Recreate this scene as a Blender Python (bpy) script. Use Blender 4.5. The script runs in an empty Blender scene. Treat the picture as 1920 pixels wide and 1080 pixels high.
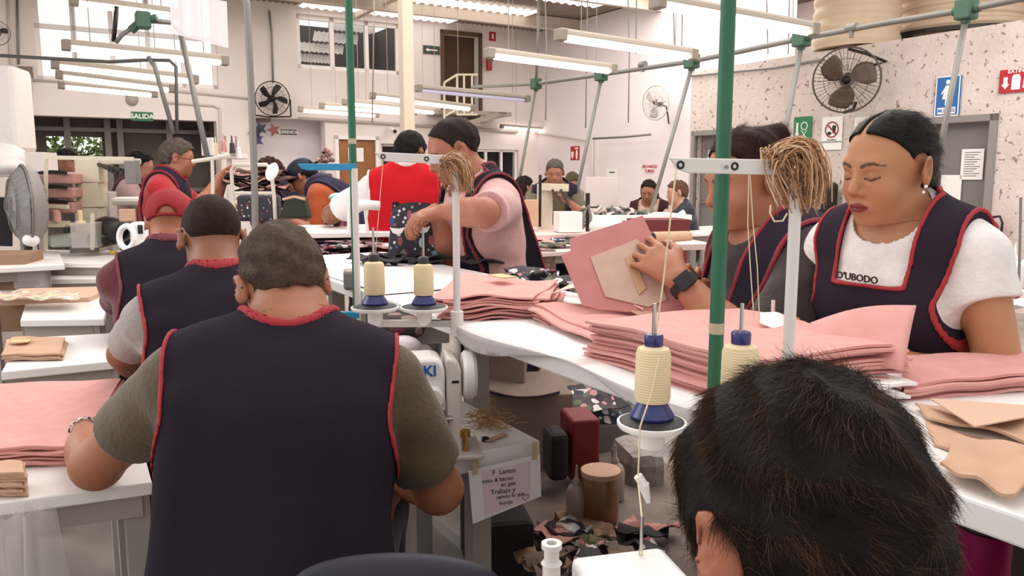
import bpy, math, random
import numpy as np
from mathutils import Vector, Matrix, Euler
import time as _t
_t0 = _t.time()
random.seed(7)
PI = math.pi
SC = bpy.context.scene
COL = SC.collection
# ---------------------------------------------------------------- camera, world, light, exposure
FPX = 1500.0
CAMZ = 1.4
PITCH = math.atan(210.0 / FPX)
cd = bpy.data.cameras.new('camera')
cam = bpy.data.objects.new('camera', cd)
COL.objects.link(cam)
cd.sensor_width = 36.0
cd.lens = 36.0 * FPX / 1920.0
cd.clip_start = 0.02
cd.clip_end = 200
cam.location = (0, 0, CAMZ)
cam.rotation_euler = (PI / 2 - PITCH, 0, 0)
SC.camera = cam
SC.view_settings.view_transform = 'Standard'
SC.view_settings.look = 'None'
SC.view_settings.exposure = 0.08
SC.view_settings.gamma = 1.0
SC.view_settings.use_curve_mapping = False
wd = bpy.data.worlds.new('sky')
SC.world = wd
wd.use_nodes = True
wn = wd.node_tree.nodes
bg = wn['Background']
bg.inputs[0].default_value = (1.0, 0.965, 0.93, 1)
bg.inputs[1].default_value = 1.0


def area_light(name, loc, target, sx, sy, power, color=(1, .94, .87)):
    ld = bpy.data.lights.new(name, 'AREA')
    ld.shape = 'RECTANGLE'
    ld.size = sx
    ld.size_y = sy
    ld.energy = power
    ld.color = color
    o = bpy.data.objects.new(name, ld)
    COL.objects.link(o)
    o.location = loc
    d = Vector(target) - Vector(loc)
    o.rotation_euler = d.to_track_quat('-Z', 'Y').to_euler()
    o['kind'] = 'helper'
    return o


# fill lamps added overhead and at left, standing in for incoming daylight
area_light('overhead_fill', (0.2, 6.0, 4.2), (0.2, 6.0, 0), 5.0, 5.0, 260)
area_light('overhead_fill', (-3.5, 10.5, 4.3), (-3.5, 11, 0), 5.0, 3.0, 240)
area_light('overhead_fill', (2.5, 12.5, 4.3), (2.5, 13, 0), 5.0, 3.0, 240)
area_light('overhead_fill', (0.6, 1.9, 3.6), (0.5, 2.0, 0), 2.6, 2.2, 26)
area_light('overhead_fill', (5.0, 5.0, 4.0), (6.5, 7.0, 1), 3.0, 3.0, 130)
area_light('side_fill', (-4.2, 2.5, 2.6), (0, 2.6, 1.0), 3.0, 2.0, 60, (.95, .98, 1))

# ---------------------------------------------------------------- frames and pixel rays
CP, SP = math.cos(PITCH), math.sin(PITCH)
CAM = Vector((0, 0, CAMZ))


def ray(px, py):
    x = (px - 960.0) / FPX
    u = (540.0 - py) / FPX
    return Vector((x, CP + u * SP, -SP + u * CP))


def P(px, py, d):
    r = ray(px, py)
    return CAM + r * (d / r.y)


def PZ(px, py, z):
    r = ray(px, py)
    return CAM + r * ((z - CAMZ) / r.z)


YAW = math.atan2(.515, .857)          # the hall is turned against the view
BV = Vector((math.cos(YAW), math.sin(YAW), 0))
WV = Vector((-math.sin(YAW), math.cos(YAW), 0))


def RM(v, w, z=0.0):
    return BV * v + WV * w + Vector((0, 0, z))


def Pw(px, py, w):                    # on a wall facing the hall's length
    r = ray(px, py)
    return CAM + r * (w / r.dot(WV))


def Pv(px, py, v):                    # on a wall along the hall's length
    r = ray(px, py)
    return CAM + r * (v / r.dot(BV))


def vw(p):
    return p.dot(BV), p.dot(WV)


def lin(c):
    return tuple(((x / 12.92) if x <= .04045 else ((x + .055) / 1.055) ** 2.4) for x in c)


def hexc(h):
    h = h.lstrip('#')
    return lin(tuple(int(h[i:i + 2], 16) / 255 for i in (0, 2, 4)))


MATS = {}


def mat(name, col='#cccccc', rough=.6, metal=0.0, noise=None, nscale=8.0, bump=0.0, bscale=60.0, emit=0.0, trans=0.0,
        alpha=1.0, attr=False, sss=0.0, coat=0.0, sheen=0.0, detail=4.0, coords='Object', ior=1.45):
    if name in MATS:
        return MATS[name]
    m = bpy.data.materials.new(name)
    m.use_nodes = True
    nt = m.node_tree
    b = nt.nodes['Principled BSDF']
    c = hexc(col) if isinstance(col, str) else col
    b.inputs['Base Color'].default_value = (*c, 1)
    b.inputs['Roughness'].default_value = rough
    b.inputs['Metallic'].default_value = metal
    b.inputs['IOR'].default_value = ior
    if sss:
        b.inputs['Subsurface Weight'].default_value = sss
        b.inputs['Subsurface Radius'].default_value = (.012, .005, .003)
        b.inputs['Subsurface Scale'].default_value = 1.0
    if coat:
        b.inputs['Coat Weight'].default_value = coat
    if sheen:
        b.inputs['Sheen Weight'].default_value = sheen
    if trans:
        b.inputs['Transmission Weight'].default_value = trans
    if alpha < 1:
        b.inputs['Alpha'].default_value = alpha
    if emit:
        b.inputs['Emission Color'].default_value = (*c, 1)
        b.inputs['Emission Strength'].default_value = emit
    src = None
    if attr:
        a = nt.nodes.new('ShaderNodeAttribute')
        a.attribute_name = 'Col'
        src = a.outputs['Color']
        nt.links.new(src, b.inputs['Base Color'])
    tc = None
    if noise or bump:
        tc = nt.nodes.new('ShaderNodeTexCoord')
    if noise:
        n = nt.nodes.new('ShaderNodeTexNoise')
        n.inputs['Scale'].default_value = nscale
        n.inputs['Detail'].default_value = detail
        nt.links.new(tc.outputs[coords], n.inputs['Vector'])
        r = nt.nodes.new('ShaderNodeValToRGB')
        r.color_ramp.elements[0].position = .3
        r.color_ramp.elements[1].position = .7
        c2 = hexc(noise) if isinstance(noise, str) else noise
        if attr:
            mx = nt.nodes.new('ShaderNodeMix')
            mx.data_type = 'RGBA'
            mx.blend_type = 'MULTIPLY'
            mx.inputs[0].default_value = 1
            r.color_ramp.elements[0].color = (*c2, 1)
            r.color_ramp.elements[1].color = (1, 1, 1, 1)
            nt.links.new(src, mx.inputs[6])
            nt.links.new(r.outputs[0], mx.inputs[7])
            nt.links.new(n.outputs[0], r.inputs[0])
            nt.links.new(mx.outputs[2], b.inputs['Base Color'])
        else:
            r.color_ramp.elements[0].color = (*c2, 1)
            r.color_ramp.elements[1].color = (*c, 1)
            nt.links.new(n.outputs[0], r.inputs[0])
            nt.links.new(r.outputs[0], b.inputs['Base Color'])
    if bump:
        n = nt.nodes.new('ShaderNodeTexNoise')
        n.inputs['Scale'].default_value = bscale
        n.inputs['Detail'].default_value = 3
        nt.links.new(tc.outputs[coords], n.inputs['Vector'])
        bn = nt.nodes.new('ShaderNodeBump')
        bn.inputs['Strength'].default_value = bump
        bn.inputs['Distance'].default_value = .01
        nt.links.new(n.outputs[0], bn.inputs['Height'])
        nt.links.new(bn.outputs[0], b.inputs['Normal'])
    MATS[name] = m
    return m


WM = {}                                # world matrices of the things


def tag(o, label=None, cat=None, group=None, kind=None):
    if label:
        o['label'] = label
    if cat:
        o['category'] = cat
    if group:
        o['group'] = group
    if kind:
        o['kind'] = kind
    return o


def thing(name, label, cat, loc=(0, 0, 0), rot=0.0, group=None):
    o = bpy.data.objects.new(name, None)
    o.empty_display_size = .05
    COL.objects.link(o)
    o.location = loc
    o.rotation_euler = (0, 0, rot)
    WM[o.name] = Matrix.Translation(Vector(loc)) @ Matrix.Rotation(rot, 4, 'Z')
    return tag(o, label, cat, group)


class MB:
    """collects shapes, then links them as one mesh object"""

    def __init__(s):
        s.v, s.f, s.c = [], [], []
        s.cc = None

    def add(s, vs, fs):
        n = len(s.v)
        s.v += [Vector(q) for q in vs]
        s.f += [tuple(n + i for i in q) for q in fs]
        s.c += [s.cc] * len(fs)
        return s

    def col(s, c):
        s.cc = hexc(c) if isinstance(c, str) else c
        return s

    def obox(s, c, ax, ay, az):
        """box from a centre and three half-axis vectors"""
        c = Vector(c)
        vs = [c + ax * i + ay * j + az * k for k in (-1, 1) for j in (-1, 1) for i in (-1, 1)]
        return s.add(vs, [(0, 2, 3, 1), (4, 5, 7, 6), (0, 1, 5, 4), (2, 6, 7, 3), (0, 4, 6, 2), (1, 3, 7, 5)])

    def box(s, c, size, rz=0.0):
        cr, sr = math.cos(rz), math.sin(rz)
        return s.obox(c, Vector((cr, sr, 0)) * size[0] / 2, Vector((-sr, cr, 0)) * size[1] / 2, Vector((0, 0, size[2] / 2)))

    def bar(s, a, b, w, h=None, up=(0, 0, 1)):
        a, b = Vector(a), Vector(b)
        h = w if h is None else h
        d = (b - a)
        up = Vector(up)
        dn = d.normalized()
        if abs(dn.dot(up)) > .99:
            up = Vector((math.cos(YAW), math.sin(YAW), 0))
        sx = dn.cross(up).normalized()
        uz = sx.cross(dn)
        return s.obox((a + b) / 2, d / 2, sx * w / 2, uz * h / 2)

    def tube(s, pts, r, n=8, r2=None, caps=True):
        pts = [Vector(p) for p in pts]
        m = len(pts)
        rs = r if isinstance(r, (list, tuple)) else [r if r2 is None else r + (r2 - r) * i / (m - 1) for i in range(m)]
        vs, prev = [], None
        for i, p in enumerate(pts):
            d = (pts[min(i + 1, m - 1)] - pts[max(i - 1, 0)]).normalized()
            if prev is None:
                u = d.cross(Vector((0, 0, 1)))
                if u.length < .05:
                    u = d.cross(Vector((1, 0, 0)))
            else:
                u = prev - d * prev.dot(d)
            u.normalize()
            prev = u
            w = d.cross(u)
            for k in range(n):
                a = 2 * PI * k / n
                vs.append(p + (u * math.cos(a) + w * math.sin(a)) * rs[i])
        fs = []
        for i in range(m - 1):
            for k in range(n):
                k2 = (k + 1) % n
                fs.append((i * n + k, i * n + k2, (i + 1) * n + k2, (i + 1) * n + k))
        if caps:
            fs.append(tuple(range(n - 1, -1, -1)))
            fs.append(tuple((m - 1) * n + k for k in range(n)))
        return s.add(vs, fs)

    def lathe(s, prof, c=(0, 0, 0), axis=(0, 0, 1), n=24):
        """profile of (radius, height) pairs turned about an axis"""
        c, ax = Vector(c), Vector(axis).normalized()
        u = ax.cross(Vector((0, 1, 0)) if abs(ax.y) < .9 else Vector((1, 0, 0))).normalized()
        w = ax.cross(u)
        vs = []
        for r, h in prof:
            for k in range(n):
                a = 2 * PI * k / n
                vs.append(c + ax * h + (u * math.cos(a) + w * math.sin(a)) * max(r, 1e-5))
        fs = []
        for i in range(len(prof) - 1):
            for k in range(n):
                k2 = (k + 1) % n
                fs.append((i * n + k, i * n + k2, (i + 1) * n + k2, (i + 1) * n + k))
        return s.add(vs, fs)

    def prism(s, poly, o, ux, uy, depth):
        """extrude a 2D outline; ux, uy span it, depth is a vector"""
        o, ux, uy, depth = Vector(o), Vector(ux), Vector(uy), Vector(depth)
        n = len(poly)
        vs = [o + ux * a + uy * b for a, b in poly] + [o + ux * a + uy * b + depth for a, b in poly]
        fs = [tuple(range(n)), tuple(range(2 * n - 1, n - 1, -1))]
        fs += [(i, i + n, (i + 1) % n + n, (i + 1) % n) for i in range(n)]
        return s.add(vs, fs)

    def ell(s, c, r, n=14, m=10, R=None):
        c = Vector(c)
        vs, fs = [], []
        for i in range(m + 1):
            t = PI * i / m
            for k in range(n):
                a = 2 * PI * k / n
                q = Vector((r[0] * math.sin(t) * math.cos(a), r[1] * math.sin(t) * math.sin(a), r[2] * math.cos(t)))
                vs.append(c + (R @ q if R else q))
        for i in range(m):
            for k in range(n):
                k2 = (k + 1) % n
                fs.append((i * n + k, (i + 1) * n + k, (i + 1) * n + k2, i * n + k2))
        return s.add(vs, fs)

    def sheet(s, fn, nu, nv, t=0.0):
        """grid surface fn(u,v) with thickness t along -z"""
        vs = [Vector(fn(i / nu, j / nv)) for j in range(nv + 1) for i in range(nu + 1)]
        W = nu + 1
        fs = [(j * W + i, j * W + i + 1, (j + 1) * W + i + 1, (j + 1) * W + i) for j in range(nv) for i in range(nu)]
        if t:
            n = len(vs)
            vs2 = [q - Vector((0, 0, t)) for q in vs]
            fs2 = [tuple(n + k for k in reversed(f)) for f in fs]
            ring = [i for i in range(W)] + [j * W + nu for j in range(1, nv + 1)] + \
                   [nv * W + i for i in range(nu - 1, -1, -1)] + [j * W for j in range(nv - 1, 0, -1)]
            for a, b in zip(ring, ring[1:] + ring[:1]):
                fs2.append((b, a, a + n, b + n))
            vs, fs = vs + vs2, fs + fs2
        return s.add(vs, fs)

    def build(s, name, m, parent=None, smooth=False, bevel=0.0, label=None, local=False, autosm=None):
        me = bpy.data.meshes.new(name)
        if parent is not None and not local:
            inv = WM[parent.name].inverted()
        elif parent is None:
            lo = Vector([min(q[i] for q in s.v) for i in range(3)])
            hi = Vector([max(q[i] for q in s.v) for i in range(3)])
            c = Vector(((lo.x + hi.x) / 2, (lo.y + hi.y) / 2, lo.z))
            inv = Matrix.Translation(-c)
        else:
            inv = Matrix.Identity(4)
        me.from_pydata([inv @ q for q in s.v], [], s.f)
        if any(c is not None for c in s.c):
            at = me.color_attributes.new('Col', 'FLOAT_COLOR', 'CORNER')
            arr = []
            for f, c in zip(s.f, s.c):
                arr += list((*(c or (1, 1, 1)), 1)) * len(f)
            at.data.foreach_set('color', arr)
        me.validate()
        o = bpy.data.objects.new(name, me)
        COL.objects.link(o)
        me.materials.append(m)
        if parent is not None:
            o.parent = parent
            WM[o.name] = WM[parent.name]
        else:
            o.location = -inv.translation
            WM[o.name] = Matrix.Translation(o.location)
        if smooth:
            me.polygons.foreach_set('use_smooth', [True] * len(me.polygons))
            if autosm:
                try:
                    me.set_sharp_from_angle(angle=autosm)
                except Exception:
                    pass
        if bevel:
            md = o.modifiers.new('bevel', 'BEVEL')
            md.width = bevel
            md.segments = 2
            md.limit_method = 'ANGLE'
            md.harden_normals = False
        if label:
            o['label'] = label
        return o


def copy_tree(o, parent=None, loc=None, rot=None):
    c = o.copy()
    COL.objects.link(c)
    if parent is not None:
        c.parent = parent
    else:
        if loc is not None:
            c.location = loc
        if rot is not None:
            c.rotation_euler = (0, 0, rot)
        WM[c.name] = Matrix.Translation(c.location) @ Matrix.Rotation(c.rotation_euler.z, 4, 'Z')
    for ch in list(o.children):
        copy_tree(ch, c)
    return c


def text(body, loc, right, up, size, m, name='lettering', parent=None, depth=.002, align='CENTER', bold=False):
    """flat lettering turned to mesh, lying in the plane of right/up"""
    cu = bpy.data.curves.new(name, 'FONT')
    cu.body = body
    cu.size = size
    cu.align_x = align
    cu.align_y = 'CENTER'
    cu.extrude = depth / 2
    cu.resolution_u = 3
    if bold:
        cu.offset = size * .025
    t = bpy.data.objects.new(name, cu)
    me = bpy.data.meshes.new_from_object(t)
    bpy.data.objects.remove(t)
    right, up = Vector(right).normalized(), Vector(up).normalized()
    nn = right.cross(up)
    M = Matrix((right, up, nn)).transposed().to_4x4()
    M = Matrix.Translation(Vector(loc)) @ M
    if parent is not None:
        M = WM[parent.name].inverted() @ M
    me.transform(M)
    me.materials.clear()
    me.materials.append(m)
    o = bpy.data.objects.new(name, me)
    COL.objects.link(o)
    if parent is not None:
        o.parent = parent
    return o
# ---------------------------------------------------------------- the hall
WB, VS_, VF_ = 14.9, 9.6, 8.67           # back wall, far side wall, front room's wall
CEIL = 4.45
UPZ = Vector((0, 0, 1))
wall_m = mat('white_plaster', '#e9dfdc', rough=.8, noise='#ddd2ce', nscale=1.3, bump=.08, bscale=30)
low_m = mat('smooth_white_paint', '#efe6e8', rough=.7, noise='#e6dade', nscale=.8)
rough_m = mat('pitted_plaster', '#dccfca', rough=.9, noise='#cbbcb5', nscale=2.2, bump=.9, bscale=22)
# dark chips in the old plaster
nt = rough_m.node_tree
tc = [n for n in nt.nodes if n.type == 'TEX_COORD'][0]
vo = nt.nodes.new('ShaderNodeTexNoise')
vo.inputs['Scale'].default_value = 17
vo.inputs['Detail'].default_value = 6
nt.links.new(tc.outputs['Object'], vo.inputs['Vector'])
rp = nt.nodes.new('ShaderNodeValToRGB')
rp.color_ramp.elements[0].position = .33
rp.color_ramp.elements[0].color = (.42, .34, .30, 1)
rp.color_ramp.elements[1].position = .39
rp.color_ramp.elements[1].color = (1, 1, 1, 1)
nt.links.new(vo.outputs[0], rp.inputs[0])
mx = nt.nodes.new('ShaderNodeMix')
mx.data_type = 'RGBA'
mx.blend_type = 'MULTIPLY'
mx.inputs[0].default_value = 1
bs = nt.nodes['Principled BSDF']
old = bs.inputs['Base Color'].links[0].from_socket
nt.links.new(old, mx.inputs[6])
nt.links.new(rp.outputs[0], mx.inputs[7])
nt.links.new(mx.outputs[2], bs.inputs['Base Color'])
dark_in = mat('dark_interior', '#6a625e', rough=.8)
white_fr = mat('white_frame', '#efe8e6', rough=.5)
grey_metal = mat('grey_metal', '#8b8885', rough=.45, metal=.3)
pipe_m = mat('conduit_grey', '#7f7d79', rough=.45, metal=.2)
wire_m = mat('thin_wire', '#8d8682', rough=.6)
black_m = mat('black_plastic', '#1d1a1b', rough=.45)
white_m = mat('white_enamel', '#efebe8', rough=.35)
cream_m = mat('cream_enamel', '#d8cdb8', rough=.45, noise='#cabfa9', nscale=6)
glass_m = mat('window_glass', '#ffffff', rough=.02, trans=1.0, ior=1.05)


def struct(o):
    o['kind'] = 'structure'
    return o


def wall(name, at, along, up0, up1, a0, a1, holes, th, m):
    """solid wall with real openings; at(a, z) gives the face point, th the thickness vector"""
    xs = sorted({a0, a1, *[h[0] for h in holes], *[h[1] for h in holes]})
    zs = sorted({up0, up1, *[h[2] for h in holes], *[h[3] for h in holes]})
    mb = MB()
    for i in range(len(xs) - 1):
        for j in range(len(zs) - 1):
            xa, za = (xs[i] + xs[i + 1]) / 2, (zs[j] + zs[j + 1]) / 2
            if any(h[0] < xa < h[1] and h[2] < za < h[3] for h in holes):
                continue
            c = at(xa, za) + th / 2
            mb.obox(c, along * (xs[i + 1] - xs[i]) / 2, th / 2, UPZ * (zs[j + 1] - zs[j]) / 2)
    return struct(mb.build(name, m))


def rb(x0, y0, x1, y1, w=WB):            # picture rectangle -> (v0, v1, z0, z1) on the back wall
    xm, ym = (x0 + x1) / 2, (y0 + y1) / 2
    return (Pw(x0, ym, w).dot(BV), Pw(x1, ym, w).dot(BV), Pw(xm, y1, w).z, Pw(xm, y0, w).z)


def rs(x0, y0, x1, y1, v=VF_):           # -> (w0, w1, z0, z1) on a side wall, w falls to the right
    xm, ym = (x0 + x1) / 2, (y0 + y1) / 2
    return (Pv(x1, ym, v).dot(WV), Pv(x0, ym, v).dot(WV), Pv(xm, y1, v).z, Pv(xm, y0, v).z)


atB = lambda a, z: RM(a, WB, z)
atS = lambda a, z: RM(VS_, a, z)
atF = lambda a, z: RM(VF_, a, z)

mb = MB()
mb.obox(RM(3.5, 7, -.05), BV * 9, WV * 12, UPZ * .05)
floor = struct(mb.build('floor', mat('grey_concrete', '#a39890', rough=.7, noise='#857a73', nscale=3.0, bump=.1, bscale=30)))

h_big = rb(65, -40, 405, 158)
h_open = rb(60, 234, 412, 470)
h_open = (h_open[0], h_open[1], 0.0, 2.35)
h_up = rb(557, 35, 752, 134)
h_door = rb(636, 262, 705, 430)
h_door = (h_door[0], h_door[1], 0.0, h_door[3])
h_w2 = rb(716, 270, 796, 380)
h_rec = rb(478, 222, 612, 430)
h_rec = (h_rec[0], h_rec[1], .9, h_rec[3])
h_ud = rb(832, 66, 897, 210)
h_low = rb(885, 280, 972, 400)
holes = [h_big, h_open, h_up, h_door, h_w2, h_rec, h_ud, h_low]
wall('wall_back', atB, BV, 0, CEIL, -3.6, VS_ + .1, holes, WV * .25, wall_m)
# far side wall and its return beside the front room
w_end = 8.2
wall('wall_right', atS, WV, 0, CEIL, w_end, WB, [], BV * .15, low_m)
wf1 = Pv(1291, 330, VF_).dot(WV)
hd1 = rs(1303, 252, 1400, 470)
hd1 = (hd1[0], hd1[1], 0, hd1[3])
hd2 = rs(1738, 230, 1850, 470)
hd2 = (hd2[0], hd2[1], 0, hd2[3])
FT = Pv(1850, 48, VF_).z
wall('wall_front_room', atF, WV, 0, FT, 1.5, wf1, [hd1, hd2], BV * .2, rough_m)
mb = MB()
mb.obox(RM(VF_ + 1.6, wf1 - .1, FT / 2), BV * 1.5, WV * .1, UPZ * FT / 2)
struct(mb.build('wall_front_room_end', rough_m))
mb = MB()
mb.obox(RM(VF_ + 1.75, (1.5 + wf1) / 2, FT - .06), BV * 1.6, WV * (wf1 - 1.5) / 2, UPZ * .06)
struct(mb.build('ceiling_front_room', rough_m))
mb = MB()
mb.obox(RM(12.2, 7, CEIL / 2 + .6), BV * .1, WV * 8, UPZ * (CEIL / 2 + .6))
struct(mb.build('wall_upper_right', wall_m))

# ceiling: corrugated sheet with beams and bright roof lights
mb = MB()
cm = mat('roof_sheet', '#9a8c80', rough=.6, noise='#84776c', nscale=2)


def roof(v0, v1, w0, w1, z, m, name):
    mb = MB()
    nv = int((v1 - v0) / .055)
    mb.sheet(lambda a, b: RM(v0 + (v1 - v0) * a, w0 + (w1 - w0) * b, z + .018 * math.cos(a * nv * PI / 1.0 * .5 * 2)), nv * 2, 1)
    return mb.build(name, m, smooth=True)


struct(roof(-3.6, 12.3, 4.0, 15.0, CEIL + .02, cm, 'ceiling'))
sky_m = mat('rooflight', '#fffaf4', rough=.5, emit=1.6)
SKY = [PZ(790, 8, CEIL - .03), PZ(850, -40, CEIL - .03), PZ(660, -30, CEIL - .03), PZ(960, 30, CEIL - .03)]
for k, (px, py) in enumerate([(720, 22), (860, 10), (1000, -12)]):
    c = PZ(px, py, CEIL - .03)
    v, w = vw(c)
    mb = MB()
    mb.sheet(lambda a, b: RM(v - 1.5 + 3.0 * a, w - .35 + .7 * b, CEIL - .035 + .015 * math.cos(a * 110)), 110, 1)
    o = mb.build('skylight', sky_m, smooth=True)
    tag(o, ['bright corrugated roof light, left one above the upper window', 'bright corrugated roof light above the beige column',
            'bright corrugated roof light nearest the right wall'][k], 'skylight')
for k, w in enumerate((6.2, 8.6, 11.0, 13.4)):
    mb = MB()
    for z in (-.02, -.22):
        mb.obox(RM(3.9, w, CEIL + z), BV * 7.5, WV * .05, UPZ * .02)
    mb.obox(RM(3.9, w, CEIL - .12), BV * 7.5, WV * .012, UPZ * .1)
    struct(mb.build('trim_%d' % (k + 1), mat('beam_paint', '#c3b6a8', rough=.6)))
for k, v in enumerate((1.5, 5.5)):
    mb = MB()
    mb.obox(RM(v, 9.5, CEIL - .08), BV * .05, WV * 5.4, UPZ * .05)
    struct(mb.build('trim_%d' % (k + 5), MATS['beam_paint']))

# ---- back wall: big bright window
def window(name, hl, at, al, th, n, m_fr, fw=.06, rows=1, pane=True, dep=.1):
    a0, a1, z0, z1 = hl
    mb = MB()
    for k in range(n + 1):
        a = a0 + (a1 - a0) * k / n
        a = min(max(a, a0 + fw / 2), a1 - fw / 2)
        mb.obox(at(a, (z0 + z1) / 2) + th * dep, al * fw / 2, th * .03, UPZ * (z1 - z0) / 2)
    for k in range(rows + 1):
        z = z0 + (z1 - z0) * k / rows
        z = min(max(z, z0 + fw / 2), z1 - fw / 2)
        mb.obox(at((a0 + a1) / 2, z) + th * dep, al * (a1 - a0) / 2, th * .03, UPZ * fw / 2)
    o = struct(mb.build(name, m_fr))
    if pane:
        for k in range(n):
            b0, b1 = a0 + (a1 - a0) * k / n, a0 + (a1 - a0) * (k + 1) / n
            mb = MB()
            mb.obox(at((b0 + b1) / 2, (z0 + z1) / 2) + th * (dep + .005), al * (b1 - b0) / 2 * .99, th * .003, UPZ * (z1 - z0) / 2 * .98)
            mb.build('window_pane', glass_m, o)
    return o


window('window_1', h_big, atB, BV, WV, 5, white_fr, .07, 2)
window('window_2', h_up, atB, BV, WV, 3, white_fr, .08, 1)
window('window_3', h_w2, atB, BV, WV, 2, mat('alu_frame', '#b8b0ac', rough=.4, metal=.4), .05, 1)
window('window_4', h_low, atB, BV, WV, 3, white_fr, .05, 1)
# rooms seen through the openings
def back_room(name, hl, depth, m, top=True):
    a0, a1, z0, z1 = hl[0] - .4, hl[1] + .4, max(hl[2] - .3, 0), hl[3] + .2
    mb = MB()
    y = WB + .25
    mb.obox(RM((a0 + a1) / 2, y + depth, (z0 + z1) / 2), BV * (a1 - a0) / 2, WV * .03, UPZ * (z1 - z0) / 2)
    for a in (a0, a1):
        mb.obox(RM(a, y + depth / 2, (z0 + z1) / 2), BV * .03, WV * depth / 2, UPZ * (z1 - z0) / 2)
    if top:
        mb.obox(RM((a0 + a1) / 2, y + depth / 2, z1), BV * (a1 - a0) / 2, WV * depth / 2, UPZ * .03)
    mb.obox(RM((a0 + a1) / 2, y + depth / 2, z0), BV * (a1 - a0) / 2, WV * depth / 2, UPZ * .03)
    return struct(mb.build(name, m))


back_room('wall_upper_office', h_up, 2.0, dark_in, False)  # left open above so the sky lights the added sheets inside
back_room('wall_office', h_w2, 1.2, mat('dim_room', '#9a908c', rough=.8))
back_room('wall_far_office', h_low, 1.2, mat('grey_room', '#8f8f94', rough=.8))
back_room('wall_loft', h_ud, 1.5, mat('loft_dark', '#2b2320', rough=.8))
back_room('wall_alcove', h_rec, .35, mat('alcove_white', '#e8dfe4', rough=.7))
# pale sheets added behind the upper window to imitate skylight reflections in its glass
lm = mat('pale_reflection', '#e6e0dc', rough=.6)
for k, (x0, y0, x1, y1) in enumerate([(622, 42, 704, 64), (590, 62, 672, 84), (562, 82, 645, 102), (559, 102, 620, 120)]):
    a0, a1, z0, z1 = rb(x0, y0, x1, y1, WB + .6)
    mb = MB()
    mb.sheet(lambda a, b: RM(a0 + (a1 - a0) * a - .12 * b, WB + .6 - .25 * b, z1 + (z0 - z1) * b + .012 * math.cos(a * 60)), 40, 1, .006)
    o = mb.build('reflection_sheet', lm)
    tag(o, ['topmost', 'second', 'third', 'lowest'][k] + ' pale corrugated sheet imitating a skylight reflection behind the upper office window', 'awning')
a0, a1, z0, z1 = h_up
#area_light('office_daylight', RM((a0 + a1) / 2, WB + 1.3, z1 + .05), RM((a0 + a1) / 2 - .5, WB + .5, z0), 1.6, .8, 45)
# the dark glazed entrance under the lintel
a0, a1, z0, z1 = h_open
mb = MB()
y = WB + 1.2
gx = rb(88, 256, 193, 300, y)
for h in [gx]:
    pass
def atE(a, z):
    return RM(a, y, z)
wall('wall_entrance', atE, BV, 0, 2.6, a0 - 1.5, a1 + 1.5, [(gx[0], gx[1], gx[2], gx[3])], WV * .08, mat('entrance_brown', '#6b615c', rough=.7, noise='#4d4540', nscale=1.5))
mb = MB()
mb.obox(RM((a0 + a1) / 2, WB + .7, 2.42), BV * ((a1 - a0) / 2 + 1), WV * .5, UPZ * .03)
struct(mb.build('ceiling_entrance', mat('dim_ceiling', '#7c726d')))
mb = MB()
for px in (62, 130, 205, 228, 320, 400):
    a = Pw(px, 300, WB + 1.05).dot(BV)
    mb.obox(RM(a, WB + 1.05, 1.2), BV * .05, WV * .03, UPZ * 1.2)
for z in (2.2, 1.15):
    mb.obox(RM((a0 + a1) / 2, WB + 1.05, z), BV * (a1 - a0) / 2 * 1.2, WV * .02, UPZ * .035)
struct(mb.build('window_5', mat('bronze_frame', '#7d7470', rough=.4, metal=.4)))
# leafy shrub outside the entrance window
t = thing('leafy_shrub', 'green leafy shrub seen outside through the entrance window', 'shrub', RM((gx[0] + gx[1]) / 2, y + 1.4, 0))
rng = random.Random(3)
mb = MB()
for i in range(2600):
    c = RM((gx[0] + gx[1]) / 2 + rng.gauss(0, .8), y + 1.4 + rng.uniform(-.4, .5), 1.55 + rng.gauss(0, .55))
    d = Vector((rng.gauss(0, 1), rng.gauss(0, 1), rng.gauss(0, 1))).normalized()
    e = d.cross(Vector((rng.gauss(0, 1), rng.gauss(0, 1), .3))).normalized()
    s = rng.uniform(.04, .09)
    mb.col(rng.choice(['#5f7a3c', '#86a35a', '#a9c07c', '#4c6632', '#c3d2a0']))
    mb.add([c - d * s, c + e * s * .45, c + d * s, c - e * s * .45], [(0, 1, 2, 3)])
mb.build('foliage', mat('leaf', '#6f8f45', rough=.6, attr=True), t)
mb = MB()
for i in range(5):
    b = RM((gx[0] + gx[1]) / 2 + (i - 2) * .12, y + 1.4, 0)
    mb.tube([b, b + Vector(((i - 2) * .1, 0, .8)), b + Vector(((i - 2) * .28, .1, 1.7))], .03, r2=.01)
mb.build('stem', mat('bark', '#5b4636'), t)

# doors
def door(name, hl, at, al, th, m, frm, leaf=None, handle=0, dep=.12):
    a0, a1, z0, z1 = hl
    mb = MB()
    mb.obox(at((a0 + a1) / 2, (z0 + z1) / 2) + th * dep, al * (a1 - a0) / 2, th * .02, UPZ * (z1 - z0) / 2)
    o = struct(mb.build(name, m))
    mb = MB()
    f = .07
    for a in (a0 - f / 2, a1 + f / 2):
        mb.obox(at(a, (z0 + z1 + f) / 2) - th * .01, al * f / 2, th * .035, UPZ * (z1 - z0 + f) / 2)
    mb.obox(at((a0 + a1) / 2, z1 + f / 2) - th * .01, al * ((a1 - a0) / 2 + f), th * .035, UPZ * f / 2)
    mb.build('door_frame', frm, o)
    if handle:
        a = a0 + .08 if handle < 0 else a1 - .08
        mb = MB()
        c = at(a, 1.0) + th * (dep - .05)
        mb.tube([c, c + al * (-.1 * handle)], .01)
        mb.lathe([(.0, 0), (.025, 0), (.025, .02), (0, .02)], c, -th)
        mb.build('door_handle', mat('steel', '#b9b6b2', rough=.3, metal=.9), o)
    return o


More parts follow.
